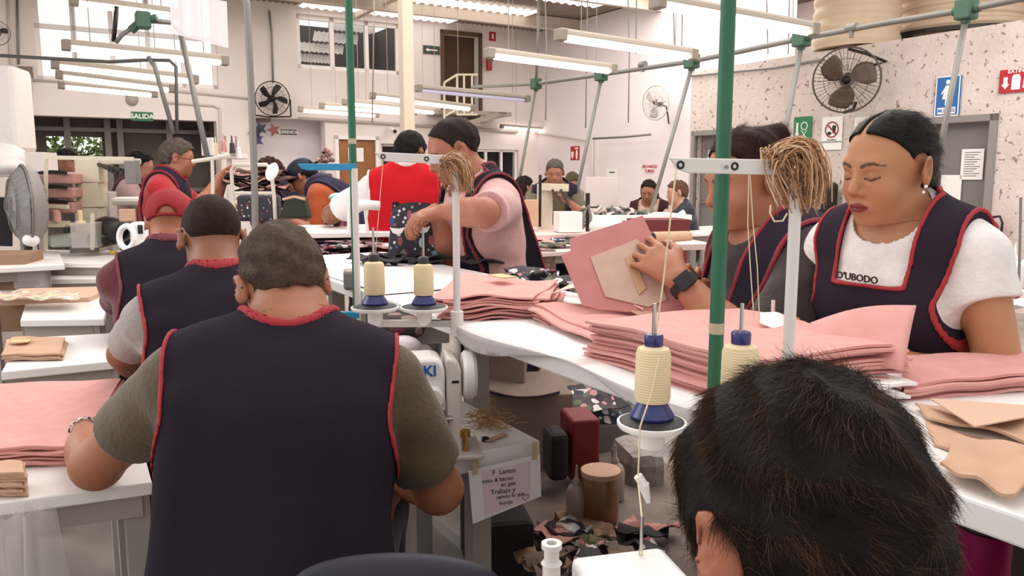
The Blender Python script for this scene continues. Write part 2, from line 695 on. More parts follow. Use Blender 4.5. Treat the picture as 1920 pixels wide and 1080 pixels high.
door('door_1', hd1, atF, WV, BV, mat('grey_door', '#7b7574', rough=.6), mat('grey_door_frame', '#8b8583', rough=.6), handle=1)
door('door_2', hd2, atF, WV, BV, MATS['grey_door'], MATS['grey_door_frame'], handle=1)
door('door_3', h_door, atB, BV, WV, mat('oak_door', '#a06a3c', rough=.5, noise='#8a5830', nscale=3), white_fr, handle=-1, dep=.05)
o = door('door_4', h_ud, atB, BV, WV, mat('brown_loft_door', '#4a2f20', rough=.6), mat('brown_frame', '#5c4030'), dep=.2)


def flat(name, label, cat, rect, at, al, th, m, off=.012, t=.006, holder=None):
    """thin board on a wall; rect in wall coordinates"""
    a0, a1, z0, z1 = rect
    c = at((a0 + a1) / 2, (z0 + z1) / 2) - th * off
    if holder is None:
        tt = thing(name, label, cat, c)
    mb = MB()
    mb.obox(c, al * (a1 - a0) / 2, th * t / 2, UPZ * (z1 - z0) / 2)
    mb.build('panel', m, tt)
    return tt, c - th * (t / 2 + .002)


def shape(tt, name, m, c, R_, U_, th, polys, d=.003):
    """outlines (in metres) laid on a board"""
    mb = MB()
    for poly in polys:
        mb.prism(poly, c, R_, U_, -th * d)
    return mb.build(name, m, tt)


def circ(cx, cy, r, n=20, ry=None):
    return [(cx + r * math.cos(2 * PI * k / n), cy + (ry or r) * math.sin(2 * PI * k / n)) for k in range(n)]


def ringp(mb, c, R_, U_, th, cx, cy, r0, r1, n=28, d=.003):
    for k in range(n):
        a, b = 2 * PI * k / n, 2 * PI * (k + 1) / n
        mb.prism([(cx + r0 * math.cos(a), cy + r0 * math.sin(a)), (cx + r1 * math.cos(a), cy + r1 * math.sin(a)),
                  (cx + r1 * math.cos(b), cy + r1 * math.sin(b)), (cx + r0 * math.cos(b), cy + r0 * math.sin(b))], c, R_, U_, -th * d)


green_s = mat('sign_green', '#2f7d4f', rough=.5)
dgreen_s = mat('exit_green', '#1f6a45', rough=.5)
white_s = mat('sign_white', '#f1ecea', rough=.5)
blue_s = mat('sign_blue', '#2a67a8', rough=.5)
red_s = mat('sign_red', '#b3242e', rough=.5)
dark_s = mat('sign_dark', '#3c3a3d', rough=.5)
paper_m = mat('paper', '#efe9e8', rough=.8)
ink_m = mat('ink', '#3a3742', rough=.7)
BR = BV                                     # reading direction on the back wall
SR = -WV                                    # reading direction on the side walls
# SALIDA
tt, c = flat('exit_sign', 'green SALIDA exit sign with white lettering above the entrance', 'sign', rb(246, 210, 287, 227), atB, BV, WV, dgreen_s)
text('SALIDA', c, BR, UPZ, .108, white_s, parent=tt, bold=True)
# office plaque and arrow sign
tt, c = flat('wall_plaque', 'small dark plaque with white lettering in the white alcove', 'sign', rb(525, 243, 556, 253), atB, BV, WV, dark_s, off=.02)
text('GERENCIA', c, BR, UPZ, .075, white_s, parent=tt)
tt, c = flat('arrow_sign', 'dark rectangular sign with white arrow beside the upper brown door', 'sign', rb(793, 86, 824, 102), atB, BV, WV, mat('sign_dgreen', '#3b4a42'))
s_ = .05
shape(tt, 'arrow', white_s, c, BR, UPZ, WV, [[(-.13, 0), (-.07, .04), (-.07, .012), (.13, .012), (.13, -.012), (-.07, -.012), (-.07, -.04)]])
# red and white little signs on the far side wall
def side_flat(name, label, cat, px, m, v=VS_, off=.012):
    return flat(name, label, cat, rs(*px, v), (atS if v == VS_ else atF), WV, BV, m, off)


tt, c = side_flat('extinguisher_sign', 'small red and white extinguisher sign on the far white wall', 'sign', (1071, 274, 1087, 300), red_s)
shape(tt, 'symbol', white_s, c, SR, UPZ, BV, [[(-.12, .03), (-.04, .03), (-.04, -.06), (-.08, -.12), (-.12, -.06)], circ(.07, -.03, .035, 12, .1), [(.0, .08), (.12, .08), (.12, .11), (.0, .11)]])
tt, c = side_flat('notice', 'small white notice pinned on the far white wall', 'notice', (1138, 316, 1160, 334), paper_m)
shape(tt, 'print', ink_m, c, SR, UPZ, BV, [[(-.08, .01), (.08, .01), (.08, .03), (-.08, .03)]])
tt, c = side_flat('red_lettering', 'red lettering strip on the far white wall above the seated women', 'sign', (1211, 310, 1227, 323), white_s)
text('PROHIBIDO\nFUMAR', c, SR, UPZ, .075, red_s, parent=tt, bold=True)
# ---- front room wall
tt, c = side_flat('meeting_point_sign', 'green safety sign with white arrow and ribbon symbol on pitted wall', 'sign', (1490, 219, 1523, 279), green_s, VF_, .02)
shape(tt, 'down_arrow', white_s, c, SR, UPZ, BV, [[(-.095, .13), (-.065, .13), (-.065, -.0), (-.045, -.0), (-.08, -.05), (-.115, -.0), (-.095, -.0)]])
mb = MB()
ringp(mb, c, SR, UPZ, BV, .03, .085, .042, .054)
mb.prism([(-.02, .03), (-.008, .03), (.08, -.075), (.066, -.075)], c, SR, UPZ, -BV * .003)
mb.prism([(.08, .03), (.068, .03), (-.02, -.075), (-.006, -.075)], c, SR, UPZ, -BV * .003)
mb.build('ribbon_symbol', white_s, tt)
text('ZONA DE\nSEGURIDAD', c + UPZ * -.15, SR, UPZ, .035, white_s, parent=tt)
for k, (x0, x1) in enumerate([(1543, 1581), (1603, 1640)]):
    tt, c = side_flat('prohibition_sign', ['white no food or drink sign with red circle, fully visible', 'white prohibition sign with red circle partly behind the dark-haired woman'][k],
                      'sign', (x0, 219, x1, 281), white_s, VF_, .02)
    mb = MB()
    ringp(mb, c, SR, UPZ, BV, 0, .045, .085, .1)
    mb.prism([(-.075, .105), (-.062, .115), (.075, -.012), (.062, -.025)], c, SR, UPZ, -BV * .004)
    mb.build('prohibition_ring', mat('deep_red', '#8e2730'), tt)
    shape(tt, 'symbol', black_m, c, SR, UPZ, BV, [[(.005, .095), (.06, .095), (.05, 0.0), (.015, 0.0)], circ(-.035, .0, .03, 14, .022)])
    text('PROHIBIDO\nINTRODUCIR ALIMENTOS', c + UPZ * -.095, SR, UPZ, .026, ink_m, parent=tt)
tt, c = side_flat('restroom_sign', 'blue restroom sign with white woman figure above the grey door', 'sign', (1755, 144, 1803, 217), blue_s, VF_, .02)
mb = MB()
hw, hh = .135, .215
for q in ([(-hw, hh), (hw, hh), (hw, hh - .012), (-hw, hh - .012)], [(-hw, -hh), (hw, -hh), (hw, -hh + .012), (-hw, -hh + .012)],
          [(-hw, -hh), (-hw + .012, -hh), (-hw + .012, hh), (-hw, hh)], [(hw, -hh), (hw - .012, -hh), (hw - .012, hh), (hw, hh)],
          [(-.1, -.12), (.1, -.12), (.1, -.19), (-.1, -.19)]):
    mb.prism(q, c, SR, UPZ, -BV * .003)
mb.prism(circ(0, .15, .025), c, SR, UPZ, -BV * .003)
mb.prism([(-.02, .115), (.02, .115), (.07, .03), (.058, .02), (.035, .06), (.055, -.03), (.02, -.03), (.02, -.1), (.004, -.1), (.004, -.03),
          (-.004, -.03), (-.004, -.1), (-.02, -.1), (-.02, -.03), (-.055, -.03), (-.035, .06), (-.058, .02), (-.07, .03)], c, SR, UPZ, -BV * .003)
mb.build('woman_symbol', white_s, tt)
text('MUJERES', c + UPZ * -.155 - BV * .003, SR, UPZ, .05, blue_s, parent=tt, bold=True)
tt, c = side_flat('extinguisher_sign', 'large red extinguisher sign with white arrow at the right edge', 'sign', (1876, 128, 1960, 172), red_s, VF_, .02)
shape(tt, 'arrow', white_s, c, SR, UPZ, BV, [[(-.17, .04), (-.13, .04), (-.13, -.03), (-.11, -.03), (-.15, -.08), (-.19, -.03), (-.17, -.03)],
                                            [(-.075, .06), (-.02, .06), (-.005, .03), (-.005, -.09), (-.09, -.09), (-.09, .03)],
                                            [(.02, -.08), (.07, -.08), (.06, .05), (.03, .05)]])
text('EXTINTOR', c + UPZ * .095 + SR * .0, SR, UPZ, .055, white_s, parent=tt, bold=True)
# papers on the grey door
for k, (px, lab) in enumerate([((1794, 279, 1836, 337), 'white typed sheet taped on the grey door'),
                               ((1755, 328, 1794, 388), 'blank pale sheet on the grey door, lower left of the typed sheet')]):
    r = rs(*px, VF_)
    tt, c = flat('notice', lab, 'notice', r, lambda a, z: atF(a, z) + BV * .1, WV, BV, paper_m, .02, .003)
    if k == 0:
        mb = MB()
        for q in range(11):
            zz = .13 - q * .025
            mb.prism([(-.085, zz), (.085 - (q % 3) * .03, zz), (.085 - (q % 3) * .03, zz - .006), (-.085, zz - .006)], c, SR, UPZ, -BV * .001)
        mb.build('print', ink_m, tt)
tt, c = flat('notice', 'white notice on the brown wooden door', 'notice', rb(653, 277, 682, 303), lambda a, z: atB(a, z) + WV * .03, BV, WV, paper_m, .02, .003)
tt, c = flat('notice', 'small white card on the grey door behind the green post', 'notice', rs(1320, 280, 1333, 297), lambda a, z: atF(a, z) + BV * .1, WV, BV, paper_m, .02, .003)

# ---- pipes and conduits on the walls
def conduit(name, label, pts, r, m=None, cat='conduit', group=None):
    mb = MB()
    mb.tube(pts, r, 8)
    return tag(mb.build(name, m or pipe_m, smooth=True), label, cat, group)


cw = mat('painted_conduit', '#d0c6c0', rough=.6)
conduit('wall_conduit', 'pale conduit along the back wall under the big window', [Pw(x, yy, WB - .03) for x, yy in ((60, 150), (180, 155), (470, 185))], .018, cw)
conduit('wall_conduit', 'pale conduit bending down beside the entrance', [Pw(x, yy, WB - .03) for x, yy in ((310, 192), (400, 198), (411, 203), (413, 240), (413, 330))], .018, cw)
conduit('wall_conduit', 'thin grey conduit running down to the black wall fan', [Pw(x, yy, WB - .03) for x, yy in ((505, 20), (509, 60), (512, 155))], .018, grey_metal)
conduit('wall_conduit', 'pair of thin conduits down the left of the back wall', [Pw(x, yy, WB - .03) for x, yy in ((14, 0), (18, 60), (22, 150))], .018, cw)
conduit('wall_conduit', 'brown conduit down the back wall left of the big window', [Pw(x, yy, WB - .03) for x, yy in ((32, 0), (35, 120))], .018, grey_metal)
conduit('wall_conduit', 'long painted ledge pipe across the back wall above the office door',
        [Pw(x, yy, WB - .05) for x, yy in ((560, 222), (700, 230), (970, 247))], .03, mat('ledge', '#b5aaa4'))
conduit('wall_conduit', 'long horizontal pipe across the far white side wall', [Pv(x, yy, VS_ - .05) for x, yy in ((985, 247), (1100, 262))], .02, cw)
conduit('bracket_pipe', 'short pipe with ring end reaching out of the far white wall', [Pv(x, yy, VS_ - .3) for x, yy in ((1112, 260), (1170, 257), (1220, 252))], .02, pipe_m)
conduit('wall_conduit', 'vertical pipe on the far white wall below the ring-ended pipe', [Pv(x, yy, VS_ - .05) for x, yy in ((1111, 255), (1110, 400))], .02, cw)
conduit('wall_conduit', 'thin grey conduit along the top of the pitted wall', [Pv(x, yy, VF_ - .03) for x, yy in ((1292, 143), (1450, 127), (1545, 112))], .015, grey_metal)
for k, x in enumerate((700, 1025, 1100, 1180, 1192, 1265, 1278, 1440, 1478)):
    conduit('hanging_wire', 'thin wire hanging down the wall, one of several', [P(x + (-3 if k % 2 else 2), -20, 9.5), P(x, 100, 9.5), P(x - 2, [230, 225, 240, 230, 90, 96, 90, 100, 100][k], 9.5)], .007, wire_m, 'wire', 'thin hanging wires')
tt = thing('junction_box', 'grey-brown junction box on the back wall left of the entrance', 'junction box', Pw(47, 135, WB - .05))
mb = MB(); mb.obox(Pw(48, 135, WB - .08), BV * .1, WV * .05, UPZ * .08); mb.build('box', mat('brown_grey', '#7b6c64'), tt)
mb = MB(); mb.tube([Pw(42, 145, WB - .05), Pw(44, 220, WB - .05)], .03); mb.tube([Pw(54, 145, WB - .05), Pw(54, 235, WB - .05)], .05); mb.build('pipe', cw, tt)
tt = thing('wall_lamp', 'small half-round lamp on the back wall above the exit sign', 'lamp', Pw(246, 186, WB))
mb = MB(); mb.ell(Pw(247, 186, WB), (.1, .1, .11)); mb.build('shade', mat('lamp_grey', '#a99f9a'), tt)
tt = thing('security_camera', 'small dome security camera on the wall left of the entrance', 'camera', Pw(18, 160, WB - .1))
mb = MB(); mb.ell(Pw(18, 160, WB - .2), (.08, .08, .08)); mb.build('dome', black_m, tt)
mb = MB(); mb.obox(Pw(18, 155, WB - .1), BV * .09, WV * .09, UPZ * .03); mb.build('mount', white_fr, tt)
tt = thing('security_camera', 'small bullet security camera above the red-vested man', 'camera', Pw(735, 243, WB - .1))
mb = MB(); mb.tube([Pw(731, 241, WB - .1), Pw(740, 246, WB - .3)], .045); mb.build('housing', white_fr, tt)
mb = MB(); mb.tube([Pw(740, 246, WB - .3), Pw(741, 246.5, WB - .33)], .035); mb.build('lens', black_m, tt)

# loft landing with railing
tt = thing('loft_landing', 'steel landing with pale railing and steps below the upper brown door', 'landing', Pw(880, 215, WB - .6))
mb = MB()
mb.obox(Pw(880, 214, WB - .4), BV * .75, WV * .4, UPZ * .04)
mb.build('platform', mat('landing_grey', '#9b8f84'), tt)
ym = mat('pale_yellow_rail', '#ddd3ba', rough=.5)
mb = MB()
for x0, y0, x1, y1 in ((833, 155, 857, 140), (857, 140, 895, 140), (857, 140, 857, 215), (833, 155, 833, 222), (885, 140, 885, 215), (833, 218, 857, 205), (857, 215, 895, 215), (870, 140, 870, 215)):
    mb.tube([Pw(x0, y0, WB - .8), Pw(x1, y1, WB - .8)], .022)
mb.build('railing', ym, tt)
mb = MB()
for k in range(4):
    c = Pw(920 - k * 16, 214 + k * 7, WB - .5)
    mb.obox(c, BV * .2, WV * .3, UPZ * .02)
mb.bar(Pw(935, 214, WB - .8), Pw(858, 238, WB - .8), .03, .1)
mb.build('steps', MATS['landing_grey'], tt)


# ---- extinguishers
def extinguisher(label, base, h, face):
    tt = thing('fire_extinguisher', label, 'fire extinguisher', base)
    r = h * .15
    mb = MB(); mb.lathe([(0, 0), (r, 0), (r * 1.02, h * .05), (r * 1.02, h * .72), (r * .8, h * .8), (r * .35, h * .85), (r * .3, h * .88)], base, n=20)
    mb.build('cylinder', mat('extinguisher_red', '#a3201f', rough=.35), tt, smooth=True)
    mb = MB(); mb.lathe([(r * .3, h * .87), (r * .3, h * .93), (0, h * .93)], base); mb.bar(base + UPZ * h * .93, base + UPZ * h * .97 + face * r * 1.2, r * .3, r * .2)
    mb.bar(base + UPZ * h * .9, base + UPZ * h * .9 + face * r * 1.2, r * .3, r * .15); mb.build('valve', red_s, tt)
    sd = face.cross(UPZ)
    mb = MB(); mb.tube([base + UPZ * h * .9, base + UPZ * h * .93 - sd * r * 1.2, base + UPZ * h * .8 - sd * r * 1.6, base + UPZ * h * .45 - sd * r * 1.5], r * .16); mb.build('hose', black_m, tt, smooth=True)
    mb = MB(); mb.obox(base + UPZ * h * .5 + face * r * 1.0, sd * r * .6, face * r * .06, UPZ * h * .18); mb.build('label_plate', mat('plate_dark', '#6f6058'), tt)
    return tt


b = Pv(1850, 492, VF_ - .15)
extinguisher('red fire extinguisher mounted on the pitted wall right of the grey door', b, .52, -BV)
b = Pw(917, 132, WB - .15)
extinguisher('small red extinguisher hanging high beside the loft door', b, .40, -WV)
tt, c = flat('extinguisher_sign', 'small faded red sign on the back wall above the loft extinguisher', 'sign', rb(917, 60, 929, 77), atB, BV, WV, red_s)
shape(tt, 'symbol', white_s, c, BR, UPZ, WV, [[(-.02, -.05), (.02, -.05), (.02, .05), (-.02, .05)]])

# towel dispenser
c = Pv(1550, 372, VF_ - .12)
tt = thing('towel_dispenser', 'black paper towel dispenser on the pitted wall', 'dispenser', c)
mb = MB(); mb.prism([(-.17, -.19), (.16, -.19), (.17, .17), (.13, .2), (-.14, .2), (-.17, .12)], c, SR, UPZ, -BV * .2); mb.build('housing', black_m, tt, bevel=.02)
mb = MB(); mb.prism([(-.12, -.02), (.1, -.02), (.1, .13), (-.1, .13)], c - BV * .2, SR, UPZ, -BV * .006); mb.build('window_panel', mat('smoke', '#3b3738', rough=.2), tt)
c = Pv(1597, 372, VF_ - .06)
tt = thing('metal_cover', 'pale metal cover box on the wall beside the towel dispenser', 'box', c)
mb = MB(); mb.obox(c, WV * .1, BV * .05, UPZ * .16); mb.build('box', mat('pale_metal', '#c9c1bd', rough=.4), tt, bevel=.01)


# ---- fans
def fan(label, c, axis, R, nb, bladec, cagec, wires=36, bracket=None, group=None, depth=.16, bw=.42):
    axis = axis.normalized()
    tt = thing('wall_fan', label, 'fan', c)
    u = axis.cross(UPZ).normalized(); w = u.cross(axis)
    cg = mat('fan_wire_' + cagec.strip('#'), cagec, rough=.5, metal=.3)
    bm = mat('fan_blade_' + bladec.strip('#'), bladec, rough=.45)
    mb = MB()
    mb.tube([c + (u * math.cos(a) + w * math.sin(a)) * R for a in np.linspace(0, 2 * PI, 33)], R * .03, 6, caps=False)
    for q, dz in ((.33, .75), (.66, .6), (.15, .85)):
        mb.tube([c + axis * depth * R * dz * 1.6 + (u * math.cos(a) + w * math.sin(a)) * R * q for a in np.linspace(0, 2 * PI, 25)], R * .012, 4, caps=False)
    for k in range(wires):
        a = 2 * PI * k / wires
        e = u * math.cos(a) + w * math.sin(a)
        mb.tube([c + e * R, c + e * R * .75 + axis * depth * R * .8, c + e * R * .15 + axis * depth * R * 1.35], R * .008, 3, caps=False)
        if k % 2 == 0:
            mb.tube([c + e * R, c + e * R * .7 - axis * depth * R * 1.3, c + e * R * .2 - axis * depth * R * 1.6], R * .008, 3, caps=False)
    mb.build('cage', cg, tt)
    mb = MB()
    mb.lathe([(0, R * .1), (R * .12, R * .08), (R * .16, -R * .05), (R * .22, -R * .15), (R * .22, -R * .45), (0, -R * .5)], c, axis, 16)
    mb.build('motor', black_m, tt, smooth=True)
    for k in range(nb):
        a0 = 2 * PI * k / nb + .5
        mb = MB()
        def f(a, b):
            r_ = R * (.14 + .74 * a)
            an = a0 + (b - .5) * bw * 2 * math.sin(PI * min(a * .55 + .28, 1)) * 1.05 + a * .3
            e = u * math.cos(an) + w * math.sin(an)
            return c + e * r_ + axis * R * .16 * (b - .5)
        mb.sheet(f, 8, 6)
        o = mb.build('blade', bm, tt, smooth=True)
        sm = o.modifiers.new('thickness', 'SOLIDIFY'); sm.thickness = .004
    if bracket:
        mb = MB()
        for pts in bracket:
            mb.tube(pts, R * .05, 6)
        mb.build('bracket', mat('fan_bracket_' + bladec.strip('#'), '#2a2523', rough=.5), tt)
    return tt


c = Pv(1587, 150, VF_ - .55)
ax = (CAM - c + Vector((-.6, .3, -.3))).normalized()
Rf = (Pv(1645, 150, VF_ - .55) - c).length * .60
dd = (c - CAM).length
Rf = 58 / 1500 * c.y * 1.0
fan('large wall fan with three brown blades and wire cage on the pitted wall', c, ax, Rf, 3, '#59443c', '#564a45', wires=48, bw=.62,
    bracket=[[c + UPZ * Rf * .95, Pv(1622, 100, VF_ - .4), Pv(1662, 116, VF_ - .02), Pv(1640, 122, VF_ - .3)], [c - UPZ * Rf, Pv(1600, 205, VF_ - .3), Pv(1605, 193, VF_ - .3), Pv(1575, 195, VF_ - .02)],
             [c, Pv(1590, 150, VF_)]])
c = Pw(511, 185, WB - .35)
Rf = 31 / 1500 * c.y
fan('black five-bladed wall fan on the back wall above the alcove', c, (-WV * .9 + Vector((.1, -.3, -.1))).normalized(), Rf, 5, '#1f1c1c', '#26211f', wires=40, bw=.3,
    bracket=[[c + BV * Rf * 1.05, c + BV * Rf * 1.05 - UPZ * Rf * 1.0], [c - BV * Rf * 1.05, c - BV * Rf * 1.05 - UPZ * Rf], [c + BV * Rf * 1.05 - UPZ * Rf, c - UPZ * Rf * 1.0 + WV * .3, c - BV * Rf * 1.05 - UPZ * Rf], [c, c + WV * .35]])
c = Pv(1229, 193, VS_ - .5)
Rf = 31 / 1500 * c.y
fan('white-caged fan on a black arm on the far side wall', c, Vector((-.9, -.75, -.05)), Rf, 3, '#c9c2bf', '#b9b1ad', wires=40,
    bracket=[[c, c + Vector((.2, .1, -.05)), Pv(1252, 215, VS_ - .1), Pv(1254, 232, VS_ - .05)]])
c = P(-6, 62, 9)
fan('dark fan cut by the left edge of the picture', c, Vector((.3, -1, 0)), .13, 3, '#3a3433', '#57504d', wires=24)

# ---- fluorescent tubes on hangers
tube_on = mat('tube_glow', '#fff6ec', rough=.4, emit=7.0)
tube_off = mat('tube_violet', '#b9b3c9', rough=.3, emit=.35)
hous = mat('lamp_housing', '#b3a89b', rough=.5)
capm = mat('lamp_cap', '#8d8379', rough=.5)
TUBES = [(1230, -4, 1525, 50, 'first and largest fluorescent lamp, top right beside the green post'),
         (1048, 60, 1300, 98, 'fluorescent lamp left of the green post, ending at a green junction box'),
         (915, 95, 1150, 126, 'fluorescent lamp above the second green junction box'),
         (782, 162, 990, 182, 'unlit violet fluorescent lamp right of the beige column'),
         (697, 176, 886, 200, 'fluorescent lamp passing behind the beige column, uppermost there'),
         (645, 188, 818, 207, 'fluorescent lamp behind the green pole and beige column, second of four'),
         (602, 195, 778, 209, 'fluorescent lamp behind the green pole, third of four'),
         (562, 202, 708, 213, 'lowest fluorescent lamp right of the black wall fan'),
         (940, 235, 1128, 250, 'far fluorescent lamp above the olive-shirted man'),
         (1170, 236, 1286, 248, 'far fluorescent lamp below the white-caged fan'),
         (120, 80, 424, 110, 'long fluorescent lamp in front of the bright window, upper left'),
         (100, 116, 368, 146, 'fluorescent lamp left, second from top in front of the window'),
         (108, 136, 325, 163, 'fluorescent lamp left, third from top'),
         (112, 156, 292, 173, 'lowest fluorescent lamp above the exit sign'),
         (135, -4, 330, 22, 'fluorescent lamp at the top left edge')]
for k, (x0, y0, x1, y1, lab) in enumerate(TUBES):
    zt = 2.45 if k != 14 else 2.9
    a = PZ(x0, y0, zt)
    if k == 10:
        a = PZ(x0, y0, 2.5)
    # right end: on its pixel ray, straight along the hall's width
    r = ray(x1, y1)
    n_ = Vector((-BV.y, BV.x, 0))
    s_ = (a - CAM).dot(n_) / r.dot(n_)
    b = CAM + r * s_
    L = (b - a)
    if L.length > 2.6 or s_ < 0:
        b = a + L.normalized() * 2.4
    L = b - a
    tt = thing('fluorescent_lamp', lab, 'lamp', a)
    d = L.normalized()
    sd = d.cross(UPZ).normalized()
    up = sd.cross(d)
    mb = MB(); mb.bar(a, b, .085, .035, up=up); mb.bar(a + up * .02, b + up * .02, .05, .02, up=up)
    mb.build('housing', hous, tt, bevel=.006)
    mb = MB(); mb.tube([a + d * .06 - up * .045, b - d * .06 - up * .045], .022, 12)
    mb.build('tube', tube_off if k == 3 else tube_on, tt, smooth=False)
    for e, sg in ((a, 1), (b, -1)):
        mb = MB(); mb.bar(e - d * sg * .02 - up * .02, e + d * sg * .05 - up * .02, .095, .085, up=up); mb.build('end_cap', capm, tt, bevel=.008)
    for q in (.15, .85):
        c = a + L * q
        mb = MB(); mb.tube([c + up * .02, Vector((c.x, c.y, CEIL))], .0035, 4); mb.build('hanger', wire_m, tt)

# ---- overhead bus pipe with green boxes and slanting drop pipes
gbox = mat('green_box', '#3f5f4d', rough=.5)
VB = 5.3
bus = [(885, 163), (1005, 157), (1127, 140), (1297, 115), (1390, 96), (1503, 72), (1660, 43), (1812, 18), (1960, -12)]
pts = [Pv(x, yy, VB) for x, yy in bus]
conduit('bus_pipe', 'long grey overhead pipe linking the green junction boxes on the right', pts, .022)
for k, (x, yy, bx, by, lab) in enumerate([(1005, 157, 955, 440, 'fourth back'), (1127, 140, 1066, 430, 'third back'), (1297, 115, 1208, 440, 'second back'),
                                          (1503, 72, 1440, 420, 'second nearest'), (1812, 18, 1735, 420, 'nearest, top right')]):
    c = Pv(x, yy, VB)
    labs = ['green junction box on the overhead pipe, farthest back', 'green junction box at the end of the third lamp',
            'green junction box left of the green post', 'green junction box below the cream tank',
            'green junction box nearest the top right corner']
    tt = thing('junction_box', labs[k], 'junction box', c)
    mb = MB(); mb.obox(c, BV * .055, WV * .055, UPZ * .065); mb.build('box', gbox, tt, bevel=.012)
    mb = MB()
    for e in (WV, -WV, -UPZ):
        mb.tube([c + e * .05, c + e * .085], .03, 10)
    mb.build('connector', gbox, tt)
    e = P(bx, by, c.y * .98)
    conduit('drop_pipe', ['slanting grey pipe from the farthest green junction box', 'slanting grey pipe behind the olive headscarf',
                          'slanting grey pipe crossing in front of the seated woman in cream', 'slanting grey pipe beside the green ribbon sign',
                          'slanting grey pipe crossing the blue restroom sign'][k], [c - UPZ * .06, e], .019)
conduit('riser_pipe', 'thin vertical pipe rising from the farthest green junction box', [Pv(1005, 157, VB), Pv(1009, 60, VB), Pv(1010, -25, VB)], .017)
for x, yy, lab in ((1205, 121, 'pipe coupling between the third and second junction boxes'), (1597, 52, 'pipe coupling in front of the cream tank')):
    c = Pv(x, yy, VB)
    mb = MB(); mb.tube([c - WV * .04, c + WV * .04], .032, 10); mb.tube([c, c - UPZ * .07], .02, 8)
    tag(mb.build('pipe_coupling', pipe_m), lab, 'coupling')
# left side pipes
c = P(268, 38, 6.0)
tt = thing('junction_box', 'dark green junction box in front of the bright window', 'junction box', c)
mb = MB(); mb.obox(c, BV * .05, WV * .05, UPZ * .06); mb.build('box', gbox, tt, bevel=.012)
mb = MB(); mb.tube([c, c + Vector((-.09, 0, -.07))], .03, 10); mb.tube([c, c + Vector((.1, 0, .02))], .025, 10); mb.build('connector', gbox, tt)
conduit('drop_pipe', 'short dark pipe from the window junction box down to the long lamp', [c, P(228, 66, 6.0), P(217, 80, 6.0)], .016)
conduit('overhead_pipe', 'grey pipe leaving the window junction box to the right', [c, P(320, 42, 6.1), P(344, 66, 6.2)], .018)
conduit('overhead_pipe', 'dark pipe dropping in from above beside the window junction box', [P(219, 12, 6.0), P(213, 78, 6.0)], .016, black_m)
conduit('drop_pipe', 'slanting grey pipe crossing the bright window down to the grey-haired man', [P(340, 66, 6.3), P(390, 300, 6.0)], .022)
conduit('drop_pipe', 'slanting grey pipe left of the exit area, leaning right', [P(278, 106, 6.6), P(290, 125, 6.6), P(326, 250, 6.5)], .019)
conduit('overhead_pipe', 'dark horizontal pipe entering from the left edge and bending down', [P(-20, 103, 6.6), P(100, 110, 6.6), P(205, 116, 6.6), P(280, 112, 6.6), P(318, 113, 6.6), P(330, 125, 6.6), P(332, 250, 6.5)], .014, mat('dark_pipe', '#5b5856', rough=.5))
conduit('drop_pipe', 'thick grey vertical pipe with bent top, behind the front man', [P(452, -20, 4.6), P(463, 8, 4.6), P(470, 150, 4.6), P(477, 330, 4.6), P(480, 520, 4.6)], .02)
# white sheet hanging at top
tt = thing('white_sheet', 'translucent white plastic sheet hanging at the top in front of the window', 'sheet', P(372, 78, 5.6))
mb = MB()
mb.sheet(lambda a, b: P(318 + (424 - 318) * a + 3 * b, (-10 + 12 * a) + (62 + 16 * a + 10) * b, 5.6) + Vector((0, .02 * math.sin(a * 7), 0)), 12, 4)
mb.build('sheet', mat('milky_plastic', '#e8e2e4', rough=.4, alpha=.82), tt)
# slim beige column
tt = thing('beige_column', 'slim beige square column reaching the roof', 'column', P(765, 600, 8.0))
c = P(765, 300, 8.0)
mb = MB(); mb.obox(Vector((c.x, c.y, CEIL / 2)), BV * .058, WV * .058, UPZ * CEIL / 2); mb.build('shaft', mat('beige_paint', '#d5c5b2', rough=.6), tt, bevel=.01)
mb = MB(); mb.obox(Vector((c.x, c.y, .01)), BV * .12, WV * .12, UPZ * .01); mb.build('base_plate', grey_metal, tt)

# ---- water tanks on the front room roof
def tank(label, c, r, h, m, ribs=7):
    tt = thing('water_tank', label, 'water tank', c)
    prof = [(0, 0), (r, 0)]
    for k in range(ribs):
        z0 = h * (k + .15) / ribs
        z1 = h * (k + .75) / ribs
        prof += [(r, z0), (r * 1.035, z0 + .03), (r * 1.035, z1), (r, z1 + .03)]
    prof += [(r, h), (r * .7, h * 1.12), (0, h * 1.15)]
    mb = MB(); mb.lathe(prof, c, n=40); mb.build('shell', m, tt, smooth=True, autosm=.6)
    return tt


tm = mat('cream_tank', '#d9c2a8', rough=.5, noise='#cdb499', nscale=3)
c = P(1603, 100, 10.4)
tank('ribbed cream water tank on the roof above the large wall fan', Vector((c.x, c.y, FT + .03)), .5, 1.15, tm)
c = P(1800, 30, 10.6)
r2 = .86
cc = Vector((c.x, c.y, P(1800, 44, 9.8).z))
tank('wide cream water tank on a dark stand at the top right', cc, r2 * .86, .85, tm)
tt = thing('tank_stand', 'dark round steel stand under the wide cream tank', 'stand', Vector((cc.x, cc.y, FT)))
mb = MB(); mb.lathe([(r2 * .90, -.05), (r2 * .98, -.05), (r2 * .98, 0), (r2 * .90, 0), (r2 * .90, -.05)], cc, n=40)
for a in (0, PI / 3, 2 * PI / 3):
    e = Vector((math.cos(a), math.sin(a), 0)) * r2 * .93
    mb.bar(cc + e - UPZ * .03, cc - e - UPZ * .03, .04)
mb.build('ring', black_m, tt)
for k in range(6):
    a = k * PI / 3
    e = Vector((math.cos(a), math.sin(a), 0)) * r2 * .8
    mb = MB(); mb.bar(Vector((cc.x, cc.y, FT)) + e, cc + e - UPZ * .04, .05); mb.build('leg', black_m, tt)
print('ROOM', _t.time() - _t0)
